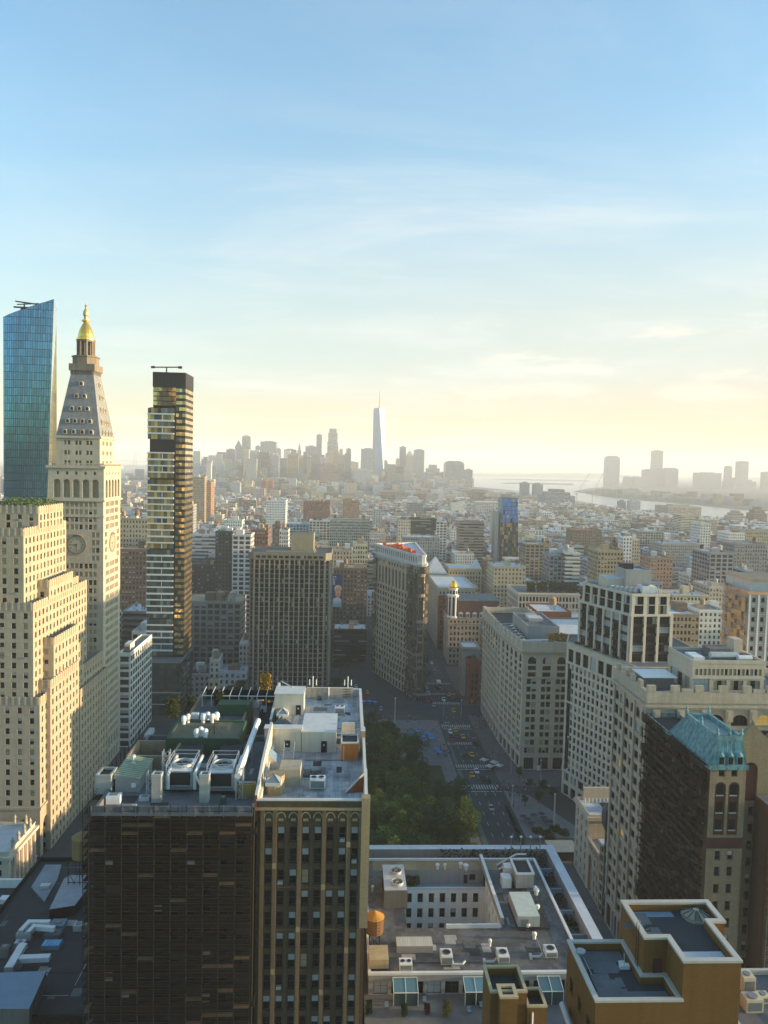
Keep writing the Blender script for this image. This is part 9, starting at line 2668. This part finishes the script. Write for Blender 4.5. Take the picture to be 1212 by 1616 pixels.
for q in ((719, 1152, 'yellow', 'yellow taxi first in line at the crosswalk by the blue umbrellas'), (731, 1162, 'yellow', 'yellow taxi alone in the right lane below the first taxi'), (745, 1190.5, 'yellow', 'yellow taxi beside the black car, nearest the white umbrellas'), (710.5, 1154, 'white', 'white car left of the first yellow taxi'), (720, 1161.5, 'blue', 'dark blue car right behind the first yellow taxi'), (711, 1161, 'black', 'black car behind the white car in the left lane'), (714, 1169, 'red', 'dark red car third in the left lane'), (736, 1192.5, 'black', 'black car left of the nearest taxi'),
          (672.5, 1084.7, 'white', 'white car farthest along the kerb by the prow'), (674.5, 1089, 'silver', 'silver car second along the kerb by the prow'), (676.3, 1094, 'white', 'white car in the middle of the kerb row by the prow'), (678, 1100.5, 'red', 'red car in the kerb row by the prow'), (681, 1106, 'black', 'black car near the end of the kerb row by the prow'), (684.5, 1112.4, 'silver', 'silver car nearest in the kerb row by the prow'), (681.5, 1046, 'white', 'white car far up the avenue'), (687, 1056, 'silver', 'grey car far up the avenue below the white one'), (690.5, 1086, 'black', 'black car just below the white truck'), (718, 1100, 'black', 'black car on the right kerb by the red house'),
          (704, 1143, 'silver', 'silver car waiting left of the crosswalk by the red house'), (716, 1121, 'yellow', 'yellow taxi between the two crosswalks below the red house'), (700, 1103, 'white', 'white car in mid avenue beside the kerb row'), (708, 1096, 'yellow', 'yellow taxi in mid avenue below the white truck'), (752, 1216, 'white', 'white car between the white umbrellas and the nearer crosswalks'), (762, 1228, 'black', 'black car nearest the broad pedestrian plaza'), (745, 1222, 'yellow', 'yellow taxi just above the nearest crosswalk'), (775, 1274, 'silver', 'silver car alone on the near empty stretch of avenue'), (677, 1062, 'black', 'black car far up the avenue near the upper crosswalk'), (752, 1173, 'black', 'black car parked by the food stall on the right kerb'), (549, 1075, 'black', 'black car on the wide crossing left of the wedge building'), (562, 1083, 'white', 'white car on the wide crossing left of the wedge building'), (580, 1092, 'yellow', 'yellow taxi on the wide crossing left of the wedge building'), (601, 1118, 'silver', 'silver car on the crossing below the prow'), (575, 1098, 'red', 'red car beside the blue umbrellas left of the prow'), (52, 1353, 'white', 'white car by the great arched doorway on the left'), (230, 1172, 'silver', 'silver car below the white bus on the side avenue')): car(*q)
def lorry(px, py, L, W, H, c, label, name, cat):
    x, y = G(px, py, 1.5); t = empty(name, (x, y, 0.02), label, cat); m = MB(); m.box(-W/2, W/2, -L/2+1.9, L/2, 0.7, H, PAINT, PAINT, c); m.build('body', t)
    m = MB(); m.box(-W/2+0.05, W/2-0.05, -L/2, -L/2+1.85, 0.5, H*0.78, PAINT, PAINT, tuple(q*0.5 for q in c)); m.box(-W/2+0.1, W/2-0.1, -L/2-0.03, -L/2-0.004, 1.3, H*0.7, GLASS); m.build('cab', t)
    for sx in (-W/2+0.1, W/2-0.1):
        for sy in (-L/2+1.0, L/2-1.6):
            o = bpy.data.objects.new('wheel', WM); COL.objects.link(o); o.parent = t; o.location = (sx, sy, 0.42); o.scale = (1.4, 1.3, 1.3)
lorry(692.6, 1080, 8, 2.5, 3.4, (0.62, 0.62, 0.6), 'white box truck in the middle of the avenue', 'box_truck', 'truck'); lorry(671, 1037, 11, 2.6, 3.9, (0.26, 0.05, 0.035), 'dark red bus far up the avenue', 'bus', 'bus'); lorry(235, 1160, 12, 2.6, 3.2, (0.6, 0.6, 0.6), 'white bus on the dark side avenue', 'bus', 'bus'); lorry(749, 1169, 4.4, 2.0, 2.4, (0.12, 0.11, 0.1), 'dark food stall with a pale top on the right kerb', 'food_cart', 'food stall')
# umbrellas
def parasol(px, py, c, w, label, group, n=8):
    x, y = G(px, py, 2.4); t = empty('parasol', (x, y, 0.13), label, 'parasol', group); m = MB(); m.tube((0, 0, 0), (0, 0, 2.5), 0.05, PAINT, 5, col=(0.3, 0.3, 0.3)); m.build('pole', t)
    m = MB(); m.lathe((0, 0), [(w, 2.05), (w*0.98, 2.2), (w*0.5, 2.5), (0, 2.75)], PAINT, n, c); m.build('canopy', t)
    m = MB(); m.cyl((0, 0), 0.5, 0.7, 0.75, PAINT, 8, col=(0.2, 0.2, 0.2)); m.build('table', t)
for px, py in ((648, 1155), (655, 1154), (660, 1153), (656, 1158), (655, 1161.5), (665, 1160), (664, 1166), (671, 1169), (673, 1156), (679, 1159), (682, 1164), (668, 1162)): parasol(px, py, (0.03, 0.22, 0.58), 1.5, 'bright blue cafe umbrella on the plaza at the tip of the park', 'blue plaza umbrellas')
for px, py in ((690, 1181), (694, 1186)): parasol(px, py, (0.03, 0.22, 0.58), 1.5, 'bright blue umbrella of the pair nearest the avenue trees', 'blue umbrella pair')
for px, py in ((565, 1103), (574, 1106), (583, 1106), (592, 1107)): parasol(px, py, (0.03, 0.2, 0.52), 1.6, 'blue umbrella behind the trees left of the prow', 'blue umbrellas left of the prow')
for px, py in ((764, 1198), (773, 1208), (780, 1202), (788, 1207)): parasol(px, py, (0.42, 0.43, 0.38), 2.3, 'big pale square umbrella beside the cream arched block', 'pale square umbrellas', 4)
for px, py in ((826, 1287), (832, 1291), (842, 1285.5), (854, 1283), (858, 1289.5), (862, 1294), (868, 1295), (839, 1298)): parasol(px, py, (0.035, 0.04, 0.06), 1.5, 'dark umbrella on the small triangular plaza', 'dark plaza umbrellas')
# people: one continuous little figure each
def person_mesh(top, leg, stride):
    m = MB(); SK = (0.30, 0.19, 0.13)
    rows = [(0.0, 0), (0.30, 0), (0.80, 0), (0.86, 1), (1.10, 1), (1.38, 1), (1.46, 1), (1.50, 2), (1.56, 2), (1.66, 2), (1.74, 2)]
    R_ = [0.07, 0.08, 0.13, 0.19, 0.16, 0.21, 0.12, 0.06, 0.09, 0.10, 0.02]
    for s in (-1, 1): m.tube((s*0.09, s*stride, 0), (s*0.08, 0, 0.86), 0.06, PAINT, 6, 0.095, leg); m.tube((s*0.22, 0, 1.40), (s*0.27, -s*stride*0.7, 0.80), 0.055, PAINT, 5, 0.04, top)
    for k in range(3, 10): m.lathe((0, 0), [(R_[k], rows[k][0]), (R_[k+1], rows[k+1][0])], PAINT, 8, top if k < 6 else (SK if k < 9 else (0.05, 0.035, 0.025)))
    return m.mesh('person')
PC = [((0.5, 0.5, 0.5), 'white'), ((0.03, 0.03, 0.035), 'black'), ((0.08, 0.12, 0.22), 'blue'), ((0.3, 0.06, 0.05), 'red'), ((0.2, 0.2, 0.2), 'grey')]
PM = [person_mesh(c, (0.03, 0.03, 0.05), 0.16) for c, _ in PC]; r = random.Random(12)
for (xa, xb, ya, yb, n, wh) in ((690, 712, 1168, 1196, 22, 'walking along the park edge of the avenue'), (746, 768, 1128, 1150, 24, 'on the corner by the cream arched block'), (770, 870, 1232, 1258, 48, 'crossing the broad pedestrian plaza'), (800, 830, 1262, 1276, 6, 'by the rounded kerb of the small plaza'), (575, 680, 1128, 1142, 18, 'on the crossing below the prow'), (640, 690, 1150, 1172, 16, 'between the blue umbrellas'), (765, 800, 1185, 1196, 8, 'near the pale square umbrellas')):
    for i in range(n):
        k = r.randrange(5); x, y = G(r.uniform(xa, xb), r.uniform(ya, yb), 0.9); o = bpy.data.objects.new('person', PM[k]); COL.objects.link(o); o.location = (x, y, 0.13); o.rotation_euler = (0, 0, r.uniform(0, 6.28))
        tag(o, 'tiny person in a %s top %s' % (PC[k][1], wh), 'person', '%s-topped people %s' % (PC[k][1], wh))
# poles and lamps, kiosk, planters
def pole(px, py, h, label, head=(0.6, 0.6, 0.58), r0=0.12, name='lamp_post'):
    x, y = G(px, py); m = MB(); m.tube((x, y, 0), (x, y, h), r0*1.3, PAINT, 6, r0*0.8, (0.42, 0.42, 0.4)); m.cyl((x, y), r0*2.6, 0, 0.6, PAINT, 8, col=(0.3, 0.3, 0.3)); m.lathe((x, y), [(0.1, h), (0.35, h+0.25), (0.3, h+0.6), (0, h+0.8)], PAINT, 8, head)
    thing(name, label, 'post', m)
pole(622, 1180, 24.5, 'tall white pole with a star-like lamp among the park trees', (0.7, 0.7, 0.68), 0.24, 'memorial_pole'); pole(874, 1306, 13, 'tall grey lamp column on the small triangular plaza', r0=0.3); pole(808, 1275, 9, 'slim lamp post on the rounded kerb of the small plaza'); pole(806, 1222, 9.5, 'lamp post with a yellow signal in front of the cream block', (0.6, 0.4, 0.05)); pole(853, 1232, 9, 'lamp post holding a white banner near the white apartment house'); pole(700, 1130, 8, 'lamp post at the crosswalk below the prow'); pole(728, 1128, 8, 'lamp post at the corner by the red house')
x, y = G(851, 1232); m = MB(); m.box(x-1.3, x+0.2, y-0.1, y, 4.6, 7.0, PAINT, PAINT, (0.65, 0.66, 0.66)); thing('banner', 'white banner on the lamp post near the white apartment house', 'banner', m)
a, b = G(868, 1342, 3), G(897, 1336, 3); m = MB(); m.box(a[0], b[0]+2, a[1]-2, b[1]+3, 0.13, 3.4, BLACKMETAL, ROOFGREY); m.box(a[0]-0.4, b[0]+2.4, a[1]-2.4, b[1]+3.4, 3.41, 3.7, STEEL, stone('kiosk_roof', (0.24, 0.27, 0.26))); thing('kiosk', 'dark kiosk with a broad grey-green flat roof on the triangular plaza', 'kiosk', m)
bx = []
for px, py in ((848, 1315), (862, 1318), (876, 1312), (889, 1318), (868, 1326)): x, y = G(px, py); bx.append((x-1.8, x+1.8, y-1.5, y+1.5, 0.13, 1.8))
shrubs('plaza_planting', 'clipped green planting round the dark kiosk on the triangular plaza', 'plants', bx, 220, (0.045, 0.075, 0.02), seed=120, size=0.4)
bx = []
for i in range(12): x, y = G(800+i*2.4, 1278+i*5.5); bx.append((x-0.6, x+0.6, y-1.2, y+1.2, 0.13, 1.3))
shrubs('planter_row', 'dark planters lined along the kerb of the avenue at the triangular plaza', 'plants', bx, 60, (0.025, 0.035, 0.015), seed=121, size=0.3)
for px, py, s in ((819, 1228, 0.3), (836, 1246, 0.28), (857, 1252, 0.34), (771, 1243, 0.24), (872, 1262, 0.3), (828, 1272, 0.26), (850, 1268, 0.3)):
    x, y = G(px, py); tree(x, y, s, 2, 'small dark street tree in a planter on the pedestrian plaza', 'plaza planter trees', px)

# ================================================================== THE AIR
hz = bpy.data.materials.new('haze'); hz.use_nodes = True; ht = hz.node_tree; ht.nodes.remove(ht.nodes['Principled BSDF'])
pv_ = N(ht, 'ShaderNodeVolumePrincipled'); pv_.inputs['Color'].default_value = (0.93, 0.95, 0.97, 1); pv_.inputs['Density'].default_value = HAZE_DENSITY; pv_.inputs['Anisotropy'].default_value = 0.0
ht.links.new(pv_.outputs[0], ht.nodes['Material Output'].inputs['Volume'])
mb = MB(); mb.box(-19000, 19000, -560, 30500, -1.0, 585, hz)
ho_ = mb.build('haze'); ho_['kind'] = 'stuff'; ho_['label'] = 'pale evening haze over the whole city'; ho_['category'] = 'haze'
